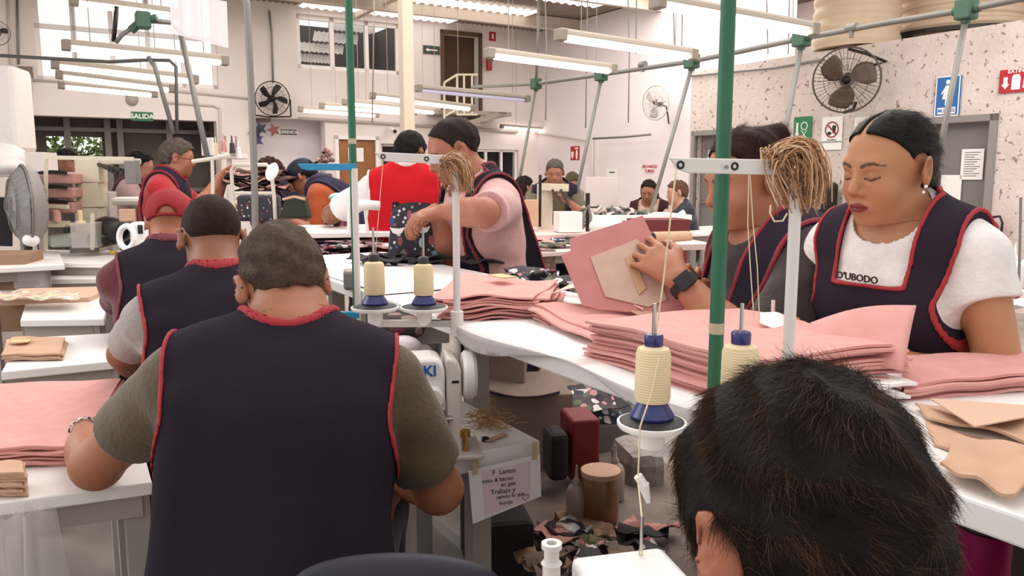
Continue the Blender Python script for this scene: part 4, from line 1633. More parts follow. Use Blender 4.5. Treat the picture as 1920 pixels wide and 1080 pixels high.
def make_hair(o, style, colr, res):
    H, hs, t = o['H'], o['hs'], o['t']
    R = H.to_3x3()
    hc = o['hc']

    def E(c, r, k=.02, op='add'):
        return ell_(H @ (Vector(c) * hs), [q * hs for q in r], R, k * hs, None, op)

    def C(a, b, ra, rb=None, k=.015):
        return cap_(H @ (Vector(a) * hs), H @ (Vector(b) * hs), ra * hs, (ra if rb is None else rb) * hs, k * hs)
    r_ = .30 if style in ('long', 'wavy') else .19
    V = Vol([hc[i] - r_ * hs for i in range(3)], [hc[i] + r_ * hs for i in range(3)], res)
    th = {'buzz': .004, 'short': .010, 'full': .016, 'mop': .016, 'sleek': .0065, 'bun': .009, 'long': .016, 'wavy': .02, 'cap': .0, 'thin': .006}[style]
    V.prim(E((0, -.014, .032), (.076 + th * .55, .096 + th, .084 + th)))
    if style not in ('buzz', 'thin'):
        V.prim(E((0, -.045, -.006), (.058 + th * .6, .055 + th, .062 + th), .03))
    Hi = np.array(H.inverted())
    X, Y, Z = V.ax[0][:, None, None], V.ax[1][None, :, None], V.ax[2][None, None, :]
    x = (X * Hi[0][0] + Y * Hi[0][1] + Z * Hi[0][2] + Hi[0][3]) / hs
    y = (X * Hi[1][0] + Y * Hi[1][1] + Z * Hi[1][2] + Hi[1][3]) / hs
    z = (X * Hi[2][0] + Y * Hi[2][1] + Z * Hi[2][2] + Hi[2][3]) / hs
    if style in ('sleek', 'bun', 'long', 'wavy'):
        hl = np.interp(y, [-.1, -.03, -.012, .004, .02, .038, .056, .074, .09], [-.10, -.06, -.02, .012, .040, .064, .081, .095, .104])
    elif style == 'thin':
        hl = np.interp(y, [-.1, -.03, -.005, .015, .035, .06, .09], [-.07, -.035, .0, .02, .06, .088, .095])
    else:
        hl = np.interp(y, [-.1, -.035, -.014, .008, .03, .045, .065, .1], [-.055, -.040, .004, .0, .034, .050, .072, .080])
    if style == 'mop':
        hl = hl - .034
    g = (hl - z) * hs
    # keep the ears free
    ear = (.031 * hs - np.sqrt(((y + .010) * hs) ** 2 + ((z + .006) * .8 * hs) ** 2)) * (np.abs(x) > .05)
    if style in ('buzz', 'short', 'full', 'thin', 'cap', 'sleek', 'bun'):
        g = np.maximum(g, np.where(np.abs(x) > .05, ear, -1))
    V.V = np.maximum(V.V, (g * .8).astype(np.float32))
    if style == 'sleek':
        part = np.abs(x - .004) * hs
        V.V += (np.clip(.008 - part, 0, 1) * 1.7 * (y > -.06) * (z > 0)).astype(np.float32)
        # strands gathered behind the neck and hanging down the back
        V.prim(C((0, -.10, -.03), (0, -.105, -.075), .034, .026, .03))
        V.prim(C((0, -.105, -.075), (0, -.12, -.16), .024, .016, .02))
    if style == 'bun':
        V.prim(E((0, -.092, .078), (.040, .036, .034), .012))
        V.prim(C((-.018, -.10, .075), (.02, -.105, .09), .024, .02, .01))
    if style in ('long', 'wavy'):
        for sx in (-1, 0, 1):
            V.prim(C((sx * .06, -.05, -.02), (sx * .07, -.055, -.15), .036, .03, .03))
            V.prim(C((sx * .07, -.055, -.15), (sx * .075, -.05, -.22), .03, .02, .03))
    amp = {'buzz': .0004, 'short': .003, 'full': .0045, 'mop': .0045, 'sleek': .0008, 'bun': .003, 'long': .004, 'wavy': .008, 'cap': 0, 'thin': .002}[style]
    n = np.sin(x * 95 + 3 * np.sin(z * 28)) * np.sin(z * 60 + 2 * np.sin(y * 40 + x * 20)) + .6 * np.sin(y * 110 + 2 * np.sin(x * 60))
    V.V += (amp * n).astype(np.float32)
    pos, F = V.mesh()
    hm = hair_mat(colr, style)
    o['hair'] = np_mesh('hair', pos, F, hm, t)
    o['hair_mesh'] = (pos, F)
    return o['hair']


def hair_mat(colr, style='short'):
    key = 'hair_' + colr.strip('#') + ('s' if style == 'sleek' else '')
    if key in MATS:
        return MATS[key]
    c = hexc(colr)
    m = mat(key, colr, rough=.5 if style == 'sleek' else .75, noise=tuple(q * .5 for q in c), nscale=60, bump=.15 if style == 'sleek' else .4, bscale=170)
    m.node_tree.nodes['Principled BSDF'].inputs['Specular IOR Level'].default_value = .22
    return m


def strands(name, roots, nrm, dirs, length, lift, m, parent, r=.0006, seg=6, seed=1, jitter=.25, center=None, shell=None, curl=0.0):
    """hair as thin three-sided tubes: roots, normals and lying directions as arrays"""
    rng = np.random.default_rng(seed)
    n = len(roots)
    L = length * rng.uniform(.55, 1.2, n)
    d = dirs + rng.normal(0, jitter, dirs.shape)
    d -= nrm * (d * nrm).sum(1)[:, None]
    d /= np.linalg.norm(d, axis=1)[:, None] + 1e-9
    p = roots.copy()
    P_ = [p.copy()]
    nn = nrm.copy()
    ph = rng.uniform(0, 6.28, n)
    li = lift * rng.uniform(.2, 1.3, n)
    sd = np.cross(nn, d)
    for i in range(seg):
        t = (i + 1) / seg
        step = (L / seg)[:, None]
        v = d + nn * (li * (1 - 1.4 * t))[:, None] + sd * (curl * np.sin(ph + t * 5))[:, None]
        v /= np.linalg.norm(v, axis=1)[:, None]
        p = p + v * step
        if center is not None:       # follow the curve of the head
            c = p - center
            newn = c / (shell ** 2)
            newn /= np.linalg.norm(newn, axis=1)[:, None] + 1e-9
            e = np.sqrt(((c / shell) ** 2).sum(1))
            e0 = 1 + .002 * 0
            fix = (e < 1.0)
            p = np.where(fix[:, None], center + c / e[:, None], p)
            d = d - newn * (d * newn).sum(1)[:, None]
            d /= np.linalg.norm(d, axis=1)[:, None] + 1e-9
            nn = newn
        P_.append(p.copy())
    P_ = np.stack(P_, 1)                      # n, seg+1, 3
    tang = np.gradient(P_, axis=1)
    tang /= np.linalg.norm(tang, axis=2)[..., None] + 1e-9
    u = np.cross(tang, np.broadcast_to(nrm[:, None, :], tang.shape))
    u /= np.linalg.norm(u, axis=2)[..., None] + 1e-9
    w = np.cross(tang, u)
    rad = (r * np.linspace(1, .25, seg + 1))[None, :, None] * rng.uniform(.7, 1.3, n)[:, None, None]
    ring = [P_ + (u * math.cos(a) + w * math.sin(a)) * rad for a in (0, 2.094, 4.189)]
    Vv = np.stack(ring, 2)                    # n, seg+1, 3, 3
    verts = Vv.reshape(-1, 3)
    base = (np.arange(n) * (seg + 1) * 3)[:, None, None]
    i = (np.arange(seg) * 3)[None, :, None]
    k = np.arange(3)[None, None, :]
    k2 = (k + 1) % 3
    F = np.stack([base + i + k, base + i + k2, base + i + 3 + k2, base + i + 3 + k], -1).reshape(-1, 4)
    return np_mesh(name, verts, F, m, parent)


def sample_surface(V, F, n, seed=1):
    rng = np.random.default_rng(seed)
    a, b, c, d = (V[F[:, i]] for i in range(4))
    nr = np.cross(c - a, d - b)
    ar = np.linalg.norm(nr, axis=1)
    idx = rng.choice(len(F), n, p=ar / ar.sum())
    u, v = rng.random((2, n, 1))
    p = (a[idx] * (1 - u) + b[idx] * u) * (1 - v) + (d[idx] * (1 - u) + c[idx] * u) * v
    return p, nr[idx] / (ar[idx][:, None] + 1e-12)
# ---------------------------------------------------------------- the people
D = math.radians
NAVY, PIPE = '#231a25', '#9c262c'
ONLY = None



m1 = person('grey-haired man in navy vest and olive sleeves, largest figure, seen from behind',
            P(530, 536, 1.60), D(9), S=.985, side=.05, lean=.26, bend=.16, head=(D(18), D(38), D(-3)), hs=1.0, wd=1.2, dp=1.15, shneck=.03,
            arms={'L': dict(len=1.27, wrist=P(158, 806, 1.86), hand=Vector((.3, 1, .05)), pole=(-.7, -1, -1.6), curl=.45, palm=(0, 0, -1), thick=1.2, sleeve=.58),
                  'R': dict(wrist=P(718, 860, 1.80), pole=(1, -.7, -1.1), curl=.4, palm=(0, 0, -1), thick=1.2, sleeve=.75)},
            skin='#a96f52', shirt='#5a4a35', vest=NAVY, piping=PIPE, vestw=.205, neckf=.095, hair='short', hairc='#54453b',
            res=.007, hres=.0045, neckr=.066, brows=False, vest_side=.8)

m2 = person('man with shaved head, navy vest and grey sleeves, seated behind the largest figure',
            P(398, 450, 2.3), D(24), S=1.0, neck_up=.045, shneck=.03, lean=.35, bend=.25, head=(D(4), D(34), 0), hs=1.04, wd=1.1,
            arms={'L': dict(wrist=P(262, 700, 2.48), pole=(-1.5, .1, -.1), curl=.5, palm=(0, 0, -1), sleeve=.6),
                  'R': dict(wrist=P(420, 690, 2.7), pole=(1, -.3, -.5), curl=.5, palm=(0, 0, -1))},
            skin='#8a5a42', shirt='#a39b98', vest=NAVY, piping=PIPE, vestw=.20, hair='buzz', hairc='#33221b', res=.009, neckr=.06)

m3 = person('man in dark red cap, maroon sleeves and navy vest, seated on the left',
            P(318, 418, 3.25), D(24), S=1.06, neck_up=.03, lean=.35, bend=.2, head=(D(-6), D(22), 0), hs=1.03, wd=1.15,
            arms={'L': dict(wrist=P(250, 592, 3.7), pole=(-1, -.2, -.5), curl=.5, palm=(0, 0, -1), sleeve=1.5, thick=1.2),
                  'R': dict(wrist=P(360, 580, 3.6), pole=(1, -.3, -.5), curl=.5, palm=(0, 0, -1), sleeve=1.5)},
            skin='#a5694c', shirt='#5c1a22', vest=NAVY, piping='#6d2a33', vestw=.19, hair=None, hairc='#2a1c18', res=.011, neckr=.06)

w2 = person('woman with sleek dark hair in white T-shirt and navy tabard, writing',
            P(1664, 317, 1.6), D(126), S=.87, neck_up=-.015, lean=.08, bend=.10, head=(D(-12), D(11), D(-2)), hs=.93, wd=.93, bust=1.0,
            arms={'R': dict(wrist=P(1462, 606, 1.66), pole=(.9, -.5, -.8), curl=.75, palm=(0, -.1, -1), thick=1.0),
                  'L': dict(wrist=P(1650, 668, 1.50), pole=(-.9, -.6, -.9), curl=.5, palm=(0, 0, -1), thick=1.1, len=1.06, sleeve=.30)},
            skin='#b8835f', shirt='#ece6e4', vest='#2c222d', piping='#a32b33', vestw=.148, vest_side=.1, scoop=(.085, .155), hair='sleek',
            hairc='#0f0b0b', lips='#86302e', brows=True, lashes=True, blush=.08, res=.0055, hres=.0024, legs='stand',
            neckr=.052, flare=.10, fat=1.0, blouse_neck=.012)

w1 = person('woman with dark bun in brown shirt, holding up a pink folder',
            P(1397, 338, 1.98), D(100), S=1.02, neck_up=-.01, lean=.12, bend=.14, head=(D(4), D(16), 0), hs=1.02, wd=1.25, dp=1.2, bust=1.25,
            arms={'L': dict(wrist=P(1274, 522, 1.78), pole=(-.7, -.6, -.9), curl=[.5, .55, .6, .65], hand=P(1205, 470, 1.85) - P(1274, 522, 1.78),
                            palm=(-.35, .9, .1), thick=1.2, sleeve=.98, hsz=1.05),
                  'R': dict(wrist=P(1290, 545, 2.05), pole=(.7, -.3, -.9), curl=.6)},
            skin='#ad7457', shirt='#2b1f1d', vest='#2a212e', piping='#93303c', vestw=.185, vest_side=.2, scoop=(.09, .13), hair='bun',
            hairc='#2c150e', brows=True, lashes=True, res=.007, hres=.004, legs='stand', neckr=.064, fat=1.12, flare=.04)

p8 = person('standing man in pink T-shirt and long navy tabard at the patterned bag',
            P(850, 285, 3.2), D(118), S=1.08, lean=.12, bend=.15, head=(D(-8), D(24), 0), hs=1.06, wd=1.12,
            arms={'L': dict(wrist=P(830, 396, 2.98), hand=Vector((-1, -.1, -.25)), pole=(-1, -.7, .05), curl=.8, palm=(.2, .3, -1), thick=1.1, sleeve=.8),
                  'R': dict(wrist=P(816, 394, 3.12), hand=Vector((-1, -.2, -.4)), pole=(.6, -.6, -.6), curl=.8, palm=(0, .3, -1), sleeve=.8)},
            skin='#a86d55', shirt='#cf9f9d', vest='#1f1a26', piping='#70222c', vestw=.165, vest_side=0, scoop=(.10, .04), hair='thin',
            hairc='#2a1d1a', brows=True, lashes=True, res=.008, hres=.006, legs='stand', flare=.05)

p7 = person('man in bright red vest and white sleeves seen from behind, reaching to the left',
            P(770, 289, 4.5), D(4), S=1.04, lean=.15, bend=.12, head=(D(-30), D(26), 0), wd=1.12,
            arms={'L': dict(wrist=P(618, 405, 4.75), pole=(-.8, -.2, -.5), curl=.4, sleeve=.8, thick=1.15),
                  'R': dict(wrist=P(800, 400, 4.85), pole=(1, -.3, -.5), curl=.4)},
            skin='#8e5c42', shirt='#e6dfdf', vest='#b3141f', piping='#d8c5c5', vestw=.20, hair='short', hairc='#15100f', res=.012, legs='stand')

p4 = person('grey-haired man in red T-shirt and navy vest, in profile reaching right',
            P(335, 297, 5.4), D(-82), S=1.04, lean=.08, bend=.16, head=(D(8), D(10), 0), wd=1.1,
            arms={'R': dict(wrist=P(405, 342, 5.2), pole=(.3, -.2, -1), curl=.4, sleeve=.75, thick=1.2),
                  'L': dict(wrist=P(418, 345, 5.5), pole=(-.3, -.2, -1), curl=.4)},
            skin='#ab7358', shirt='#a8161e', vest='#2a2533', piping='#8a1f2a', vestw=.15, hair='full', hairc='#5d524c', res=.011, legs='stand')

p5 = person('person in orange shirt, navy vest and dark cap bending far forward over the work',
            P(568, 333, 5.6), D(82), S=1.0, lean=.55, bend=.3, head=(D(0), D(38), 0), wd=1.15, dp=1.1,
            arms={'L': dict(wrist=P(535, 405, 5.3), pole=(-.4, -.1, -1), curl=.5, sleeve=1.1, thick=1.15),
                  'R': dict(wrist=P(540, 400, 5.7), pole=(.4, -.1, -1), curl=.5, sleeve=1.1)},
            skin='#b17457', shirt='#a5481d', vest='#27213a', piping='#332b45', vestw=.16, hair='short', hairc='#1b1618', res=.012, legs='stand')

p6 = person('woman with long wavy brown hair leaning forward beside the orange-shirted person',
            P(505, 330, 6.1), D(75), S=.98, lean=.3, bend=.25, head=(D(10), D(30), 0),
            arms={'L': dict(wrist=P(465, 392, 5.9), pole=(-.4, -.1, -1)), 'R': dict(wrist=P(460, 392, 6.2), pole=(.4, -.1, -1))},
            skin='#b07a63', shirt='#33262b', vest='#221d2b', piping='#2b2433', hair='wavy', hairc='#3e231b', res=.013, legs='stand')

p9 = person('grey-haired man in striped olive shirt looking down, behind the tall cream machine',
            P(1040, 324, 7.4), D(176), S=1.05, lean=.05, bend=.1, head=(0, D(18), 0),
            arms={'R': dict(wrist=P(1022, 376, 7.1), pole=(.8, -.2, -1)), 'L': dict(wrist=P(1066, 378, 7.1), pole=(-.8, -.2, -1))},
            skin='#a2705a', shirt='#57503a', vest='#211d2b', piping='#2d2838', scoop=(.1, .06), hair='short', hairc='#5b534d',
            brows=True, lashes=True, res=.012, legs='stand')

p10 = person('dark-haired woman in navy top turned to the right, seated in the far corner',
             P(984, 352, 8.9), D(-60), lean=.1, bend=.1, head=(0, D(12), 0), skin='#b07a63', shirt='#2c2735', vest=None,
             hair='long', hairc='#231715', res=.015)
p11 = person('person with olive headscarf mostly hidden behind a leaning grey pole in the back',
             P(1073, 344, 9.3), D(170), lean=.1, bend=.1, head=(0, D(25), 0), skin='#a87560', shirt='#8f7f78', vest=None,
             hair='full', hairc='#5f5138', res=.015)
p12 = person('seated woman in cream blouse and dark vest facing the camera at the far right tables',
             P(1216, 360, 8.6), D(158), lean=.12, bend=.1, head=(0, D(20), 0), wd=1.05, bust=.9,
             arms={'R': dict(wrist=P(1192, 408, 8.3), pole=(.8, -.2, -1)), 'L': dict(wrist=P(1232, 410, 8.3), pole=(-.8, -.2, -1))},
             skin='#a06d55', shirt='#c9b29c', vest='#3a2029', piping='#54242f', scoop=(.1, .06), hair='long', hairc='#2a1b18', brows=True,
             lashes=True, res=.012)
p13 = person('light-haired person in navy top in profile beside the right-hand wall corner, far back',
             P(1268, 362, 8.2), D(95), lean=.12, bend=.1, head=(0, D(8), 0), skin='#b98a75', shirt='#20222f', vest=None,
             arms={'L': dict(wrist=P(1230, 408, 8.1), pole=(-.4, -.1, -1)), 'R': dict(wrist=P(1228, 406, 8.4), pole=(.4, -.1, -1))},
             hair='full', hairc='#6d4a39', res=.013)
p14 = person('black-haired woman in pale floral blouse sitting behind the grey-haired man',
             P(264, 314, 6.6), D(-70), lean=.12, bend=.1, head=(0, D(18), 0), skin='#a97460', shirt='#a98888', vest='#4c2a36',
             piping='#5a303c', vestw=.12, hair='long', hairc='#120d0e', res=.013,
             arms={'R': dict(wrist=P(288, 345, 6.4), pole=(.5, -.1, -1)), 'L': dict(wrist=P(290, 345, 6.7), pole=(-.5, -.1, -1))})
p15 = person('black-haired person in grey top in front of the leafy window at far left',
             P(126, 303, 8.0), D(170), lean=.05, bend=.08, head=(0, D(20), 0), skin='#9b6a55', shirt='#4a4248', vest=None,
             hair='full', hairc='#141011', res=.015, legs='stand')

nn_ = person('person with thick dark brown hair, nearest the camera at bottom right',
             P(1498, 1010, .61), D(22), S=1.0, lean=.15, bend=.2, head=(D(0), D(34), D(4)), hs=1.03, wd=1.0,
             skin='#a5654a', shirt='#24232b', vest=None, hair='mop', hairc='#140b08', res=.008, hres=.004, sleeve=.9,
             arms={'L': dict(local=(-.22, .34, .80)), 'R': dict(local=(.22, .34, .80))})
print('PEOPLE', _t.time() - _t0)
# ---------------------------------------------------------------- furniture and goods
ZT = 1.05
lam = mat('white_laminate', '#f1eeec', rough=.35, noise='#e9e4e1', nscale=3)
edge_m = mat('table_edge', '#cfc5bf', rough=.5)
legm = mat('grey_leg', '#a59c96', rough=.5)
pink_m = mat('pink_felt', '#d9a09c', rough=.9, noise='#d2968f', nscale=25, bump=.1, bscale=200)
pink_d = mat('pink_edge', '#c48984', rough=.9)
kraft = mat('kraft_card', '#c9a48b', rough=.8, noise='#bd967b', nscale=12)
card = mat('cardboard', '#9a7a62', rough=.85, noise='#8a6b54', nscale=5)
dcard = mat('grey_cardboard', '#8d7a70', rough=.85, noise='#7a675d', nscale=5)
blue_p = mat('blue_paint', '#2f8fc0', rough=.4)
brass = mat('brass', '#b58b4a', rough=.35, metal=.8)
steel = MATS['steel']
dark_cloth = mat('dark_cloth', '#1e1a1d', rough=.8, bump=.4, bscale=20)
clear = mat('clear_plastic', '#ded8d6', rough=.25, alpha=.45)
green_pole = mat('green_paint', '#2f6b4c', rough=.45, noise='#28604a', nscale=12)


def printed(name, base, cols, scale=22, thr=.34):
    """printed cloth: coloured motifs scattered on a ground"""
    if name in MATS:
        return MATS[name]
    m = mat(name, base, rough=.8)
    nt = m.node_tree
    b = nt.nodes['Principled BSDF']
    tc = nt.nodes.new('ShaderNodeTexCoord')
    v = nt.nodes.new('ShaderNodeTexVoronoi')
    v.inputs['Scale'].default_value = scale
    nt.links.new(tc.outputs['Object'], v.inputs['Vector'])
    r = nt.nodes.new('ShaderNodeValToRGB')
    r.color_ramp.interpolation = 'CONSTANT'
    el = r.color_ramp.elements
    el[0].color = (*hexc(cols[0]), 1)
    el[0].position = 0
    el[1].color = (*hexc(cols[1]), 1)
    el[1].position = 1 / len(cols)
    for i in range(2, len(cols)):
        e = el.new(i / len(cols))
        e.color = (*hexc(cols[i]), 1)
    sp = nt.nodes.new('ShaderNodeSeparateColor')
    nt.links.new(v.outputs['Color'], sp.inputs[0])
    nt.links.new(sp.outputs[0], r.inputs[0])
    mt = nt.nodes.new('ShaderNodeMath')
    mt.operation = 'LESS_THAN'
    mt.inputs[1].default_value = thr
    nt.links.new(v.outputs['Distance'], mt.inputs[0])
    mx = nt.nodes.new('ShaderNodeMix')
    mx.data_type = 'RGBA'
    nt.links.new(mt.outputs[0], mx.inputs[0])
    mx.inputs[6].default_value = (*hexc(base), 1)
    nt.links.new(r.outputs[0], mx.inputs[7])
    nt.links.new(mx.outputs[2], b.inputs['Base Color'])
    return m


bugs = printed('bug_print', '#35323a', ['#d7d3d6', '#b8505a', '#7fa08c', '#4c5f8e', '#a58f5f', '#c9c2c6', '#7a4a68'], 44, .27)
floral = printed('floral_print', '#8c5a66', ['#d9c3c5', '#4d3340', '#c37b86', '#efe6e6', '#3c3a42'], 30, .5)
mixed = [printed('print_a', '#4b4347', ['#c98f95', '#ddd2d2', '#5d6b58', '#332d33', '#a34d59'], 26, .45),
         printed('print_b', '#b98f92', ['#4a3b42', '#e8dede', '#7b5a60', '#2f2b31', '#d9b6b5'], 28, .45), pink_m,
         mat('charcoal_cloth', '#3a3438', rough=.8), mat('sage_cloth', '#6f7a60', rough=.8), mat('pale_cloth', '#cdbfbd', rough=.8),
         printed('print_c', '#2d3440', ['#8796ad', '#d9d3d3', '#3a4a3c', '#20232b'], 30, .45)]


def on(v, w, z=0.0):
    return RM(v, w, z)


def table(label, v0, v1, w0, w1, z, th=.03, legs=(), m=None, apron=.06, lw=.05, name='work_table', cat='table', lm=None, rails=None):
    tt = thing(name, label, cat, RM((v0 + v1) / 2, (w0 + w1) / 2, 0))
    mb = MB(); mb.obox(RM((v0 + v1) / 2, (w0 + w1) / 2, z - th / 2), BV * (v1 - v0) / 2, WV * (w1 - w0) / 2, UPZ * th / 2)
    mb.build('tabletop', m or lam, tt, bevel=.004)
    for lv, lw_ in legs:
        mb = MB(); mb.obox(RM(lv, lw_, (z - th) / 2), BV * lw / 2, WV * lw / 2, UPZ * (z - th) / 2)
        mb.build('leg', lm or legm, tt)
    if apron and legs:
        vs_ = sorted({q[0] for q in legs}); ws_ = sorted({q[1] for q in legs})
        mb = MB()
        for a in (vs_[0], vs_[-1]):
            mb.obox(RM(a, (ws_[0] + ws_[-1]) / 2, z - th - apron / 2), BV * .012, WV * (ws_[-1] - ws_[0]) / 2, UPZ * apron / 2)
        for a in (ws_[0], ws_[-1]):
            mb.obox(RM((vs_[0] + vs_[-1]) / 2, a, z - th - apron / 2), BV * (vs_[-1] - vs_[0]) / 2, WV * .012, UPZ * apron / 2)
        mb.build('apron', lm or legm, tt)
    return tt


# long cutting table
cut = table('long white cutting table running from bottom right into the hall', .86, 1.40, -.6, 3.5, ZT, .035,
            [(1.12, -.45), (1.36, -.45), (1.12, 2.07), (1.36, 2.95), (1.12, 3.35), (1.36, 3.35)], lw=.055)
mb = MB(); mb.obox(RM(1.24, 1.45, .22), BV * .12, WV * 1.85, UPZ * .02); mb.build('stretcher', legm, cut)
table('second work table beyond the long one, buried under printed cloth', .55, 1.45, 3.6, 5.1, .95, .03, [(.65, 3.7), (1.35, 3.7), (.65, 5.0), (1.35, 5.0)])


def cloth_sheet(label, cat, corners, m, name, z0=0.0, th=.002, wave=.004, n=14, sag=None, group=None, seed=0, smooth=True):
    """a sheet spanning four world corners (near-left, near-right, far-right, far-left)"""
    a, b, c, d = [Vector(q) for q in corners]
    rg = random.Random(seed)
    p1, p2, p3 = rg.uniform(0, 6), rg.uniform(0, 6), rg.uniform(0, 6)

    def fn(u, v):
        q = (a * (1 - u) + b * u) * (1 - v) + (d * (1 - u) + c * u) * v
        z = wave * (math.sin(u * 5 + p1) * math.cos(v * 4 + p2) + .5 * math.sin(u * 11 + v * 7 + p3))
        if sag:
            z += sag(u, v)
        return q + Vector((0, 0, z0 + z))
    mb = MB(); mb.sheet(fn, n, n, th)
    o = mb.build(name, m, smooth=smooth, autosm=.7)
    return tag(o, label, cat, group)


def pile(label, cat, group, corners, m, n, dz, z, name='pink_sheet', jit=.012, seed=1, wave=.003, th=None, mats=None, toplabel=None, rot=.03):
    rg = random.Random(seed)
    proto = cloth_sheet(label, cat, corners, m, name, z, th or dz * .8, wave, group=group, seed=seed)
    for k in range(1, n):
        o = proto.copy(); COL.objects.link(o)
        o.location = proto.location + Vector((rg.gauss(0, jit), rg.gauss(0, jit), dz * k))
        o.rotation_euler.z = rg.gauss(0, rot)
        if mats:
            o.data = proto.data.copy(); o.data.materials.clear(); o.data.materials.append(rg.choice(mats))
        if k == n - 1 and toplabel:
            o['label'] = toplabel
            del o['group']
    return proto


pz = lambda x, y, z=ZT: PZ(x, y, z)
# white paper spread over the long table's edge
pc = [RM(.80, 1.62, ZT), RM(.80, .98, ZT), RM(1.15, .98, ZT), RM(1.15, 1.62, ZT)]


def drape(u, v):
    # hangs over the near edge with a ripple
    q = RM(.80 + .4 * v, 1.66 - .80 * u, ZT + .004)
    if v < .2:
        q = RM(.86 - .02 - .01 * math.sin(u * 9), 1.66 - .80 * u, ZT + .004 - (.2 - v) * (.10 + .11 * math.sin(u * 7.5 + .5)))
    return q + Vector((0, 0, .004 * abs(math.sin(u * 8)) * (v > .2)))


mb = MB(); mb.sheet(drape, 40, 16, .0015)
tag(mb.build('paper_sheet', paper_m, smooth=True), 'white paper sheet draped over the near edge of the cutting table', 'paper')
cloth_sheet('large white paper spread along the far part of the cutting table', 'paper', [RM(.88, 3.4, ZT), RM(.88, 2.2, ZT), RM(1.38, 2.2, ZT), RM(1.38, 3.4, ZT)], paper_m, 'paper_sheet', .006, .002, .003, seed=5)
# pink stack at the left end
s1 = [pz(872, 606), pz(1012, 600), pz(1052, 552), pz(900, 548)]
s1 = [RM(.84, 1.74, ZT), RM(1.06, 1.60, ZT), RM(1.27, 1.86, ZT), RM(1.10, 2.12, ZT)]
pile('pink sheet in the loose stack at the left end of the cutting table', 'sheet', 'pink sheets at the left end', s1, pink_m, 11, .0055, .004, seed=3, wave=.006, rot=.05,
     toplabel='topmost pink sheet of the left stack, under a yellow card')
cy = RM(1.11, 1.90, ZT + .075)
tag(MB().obox(cy, BV * .022, WV * .04, UPZ * .002).build('yellow_card', mat('yellow_card', '#d9b98c', rough=.7)), 'small yellowish card lying on the left pink stack', 'card')
# grey printed scraps behind the left stack
rg = random.Random(4)
for k in range(9):
    c = pz(rg.uniform(925, 1075), rg.uniform(520, 560))
    e = rg.uniform(0, 3)
    a_, b_ = Vector((math.cos(e), math.sin(e), 0)) * rg.uniform(.04, .10), Vector((-math.sin(e), math.cos(e), 0)) * rg.uniform(.02, .04)
    o = cloth_sheet('crumpled printed cloth scrap behind the pink stacks', 'scrap', [c - a_ - b_, c + a_ - b_, c + a_ + b_, c - a_ + b_], mixed[[0, 6, 3][k % 3]], 'cloth_scrap', .008 + .012 * (k % 4), .004, .012, 6, group='printed scraps on the cutting table', seed=k)
# middle stack in front of the brown-shirted woman
s2 = [RM(1.02, 1.60, ZT), RM(.96, 1.18, ZT), RM(1.26, 1.14, ZT), RM(1.30, 1.58, ZT)]
pile('pink sheet in the middle stack on the cutting table', 'sheet', 'pink sheets in the middle stack', s2, pink_m, 6, .006, .004, seed=8, wave=.008, rot=.06)
# folded pink sheet with a raised pale flap
def flap(u, v):
    q = pz(1030, 588) * (1 - u) * (1 - v) + pz(1205, 622) * u * (1 - v) + pz(1215, 575) * u * v + pz(1070, 565) * (1 - u) * v
    return q + Vector((0, 0, .05 + .035 * math.sin(u * PI) * (1 - v) + .06 * v * u))


mb = MB(); mb.sheet(flap, 14, 10, .002)
tag(mb.build('pale_flap', mat('pale_pink', '#e3c3b6', rough=.85), smooth=True), 'pale pink sheet curling up below the held folder', 'sheet')
# big stack in front of the writing woman, dark layered edges facing left
s3 = [RM(.90, 1.22, ZT), RM(.90, .82, ZT), RM(1.20, .76, ZT), RM(1.26, 1.16, ZT)]
pile('pink sheet in the thick stack in front of the writing woman', 'sheet', 'pink sheets in the thick stack', s3, pink_m, 14, .0058, .004, seed=12, wave=.004, rot=.035, jit=.008)
pile('white paper between pink sheets of the thick stack', 'sheet', 'white sheets beside the thick stack', [RM(1.04, .84, ZT), RM(1.02, .74, ZT), RM(1.16, .72, ZT), RM(1.18, .82, ZT)], paper_m, 4, .006, .012, 'white_sheet', seed=5, rot=.08)


# raised pink sheet leaning against the woman's arm
def raised(u, v):
    A_, B_, C_ = P(1505, 650, 1.38), P(1694, 695, 1.22), P(1718, 574, 1.30)
    q = (A_ * (1 - u) + B_ * u) * (1 - v) + (P(1520, 606, 1.44) * (1 - u) + C_ * u) * v
    return q + Vector((0, 0, .012 * math.sin(u * PI) * v + .01 * math.sin(v * 3)))


mb = MB(); mb.sheet(raised, 14, 12, .002)
tag(mb.build('pink_sheet', pink_m, smooth=True), 'large pink sheet bent upward between the woman and the thick stack', 'sheet')
mb = MB(); mb.sheet(lambda u, v: P(1425 + 80 * u, 605 + 32 * u - 35 * v * (1 - abs(u - .45)), 1.42 + .06 * v), 8, 6, .0015)
tag(mb.build('white_note', paper_m), 'white folded note under the writing hand', 'paper')
# right pink sheets and kraft envelopes
s4 = [RM(.87, .50, ZT), RM(.90, -.05, ZT), RM(1.26, -.05, ZT), RM(1.22, .56, ZT)]
s4 = [pz(1690, 752), pz(1925, 735), pz(1990, 690), pz(1700, 692)]
pile('wide pink sheet in the low stack at the right edge', 'sheet', 'pink sheets at the right edge', s4, pink_m, 5, .006, .004, seed=21, wave=.004, rot=.02, jit=.006)
rg = random.Random(9)
for k, (q, lab) in enumerate([([(1752, 838), (1990, 925), (1990, 860), (1735, 795)], 'kraft envelope lying beneath the two others at right'),
                              ([(1745, 800), (1990, 850), (1990, 788), (1715, 768)], 'kraft envelope with pointed flap just below the pink sheets'),
                              ([(1760, 900), (1900, 955), (2010, 880), (1790, 842)], 'crumpled kraft envelope nearest the camera on the right')]):
    cloth_sheet(lab, 'envelope', [pz(*p) for p in q], kraft, 'kraft_envelope', .004 + .007 * k, .004, .003 + .002 * k, seed=k + 30)
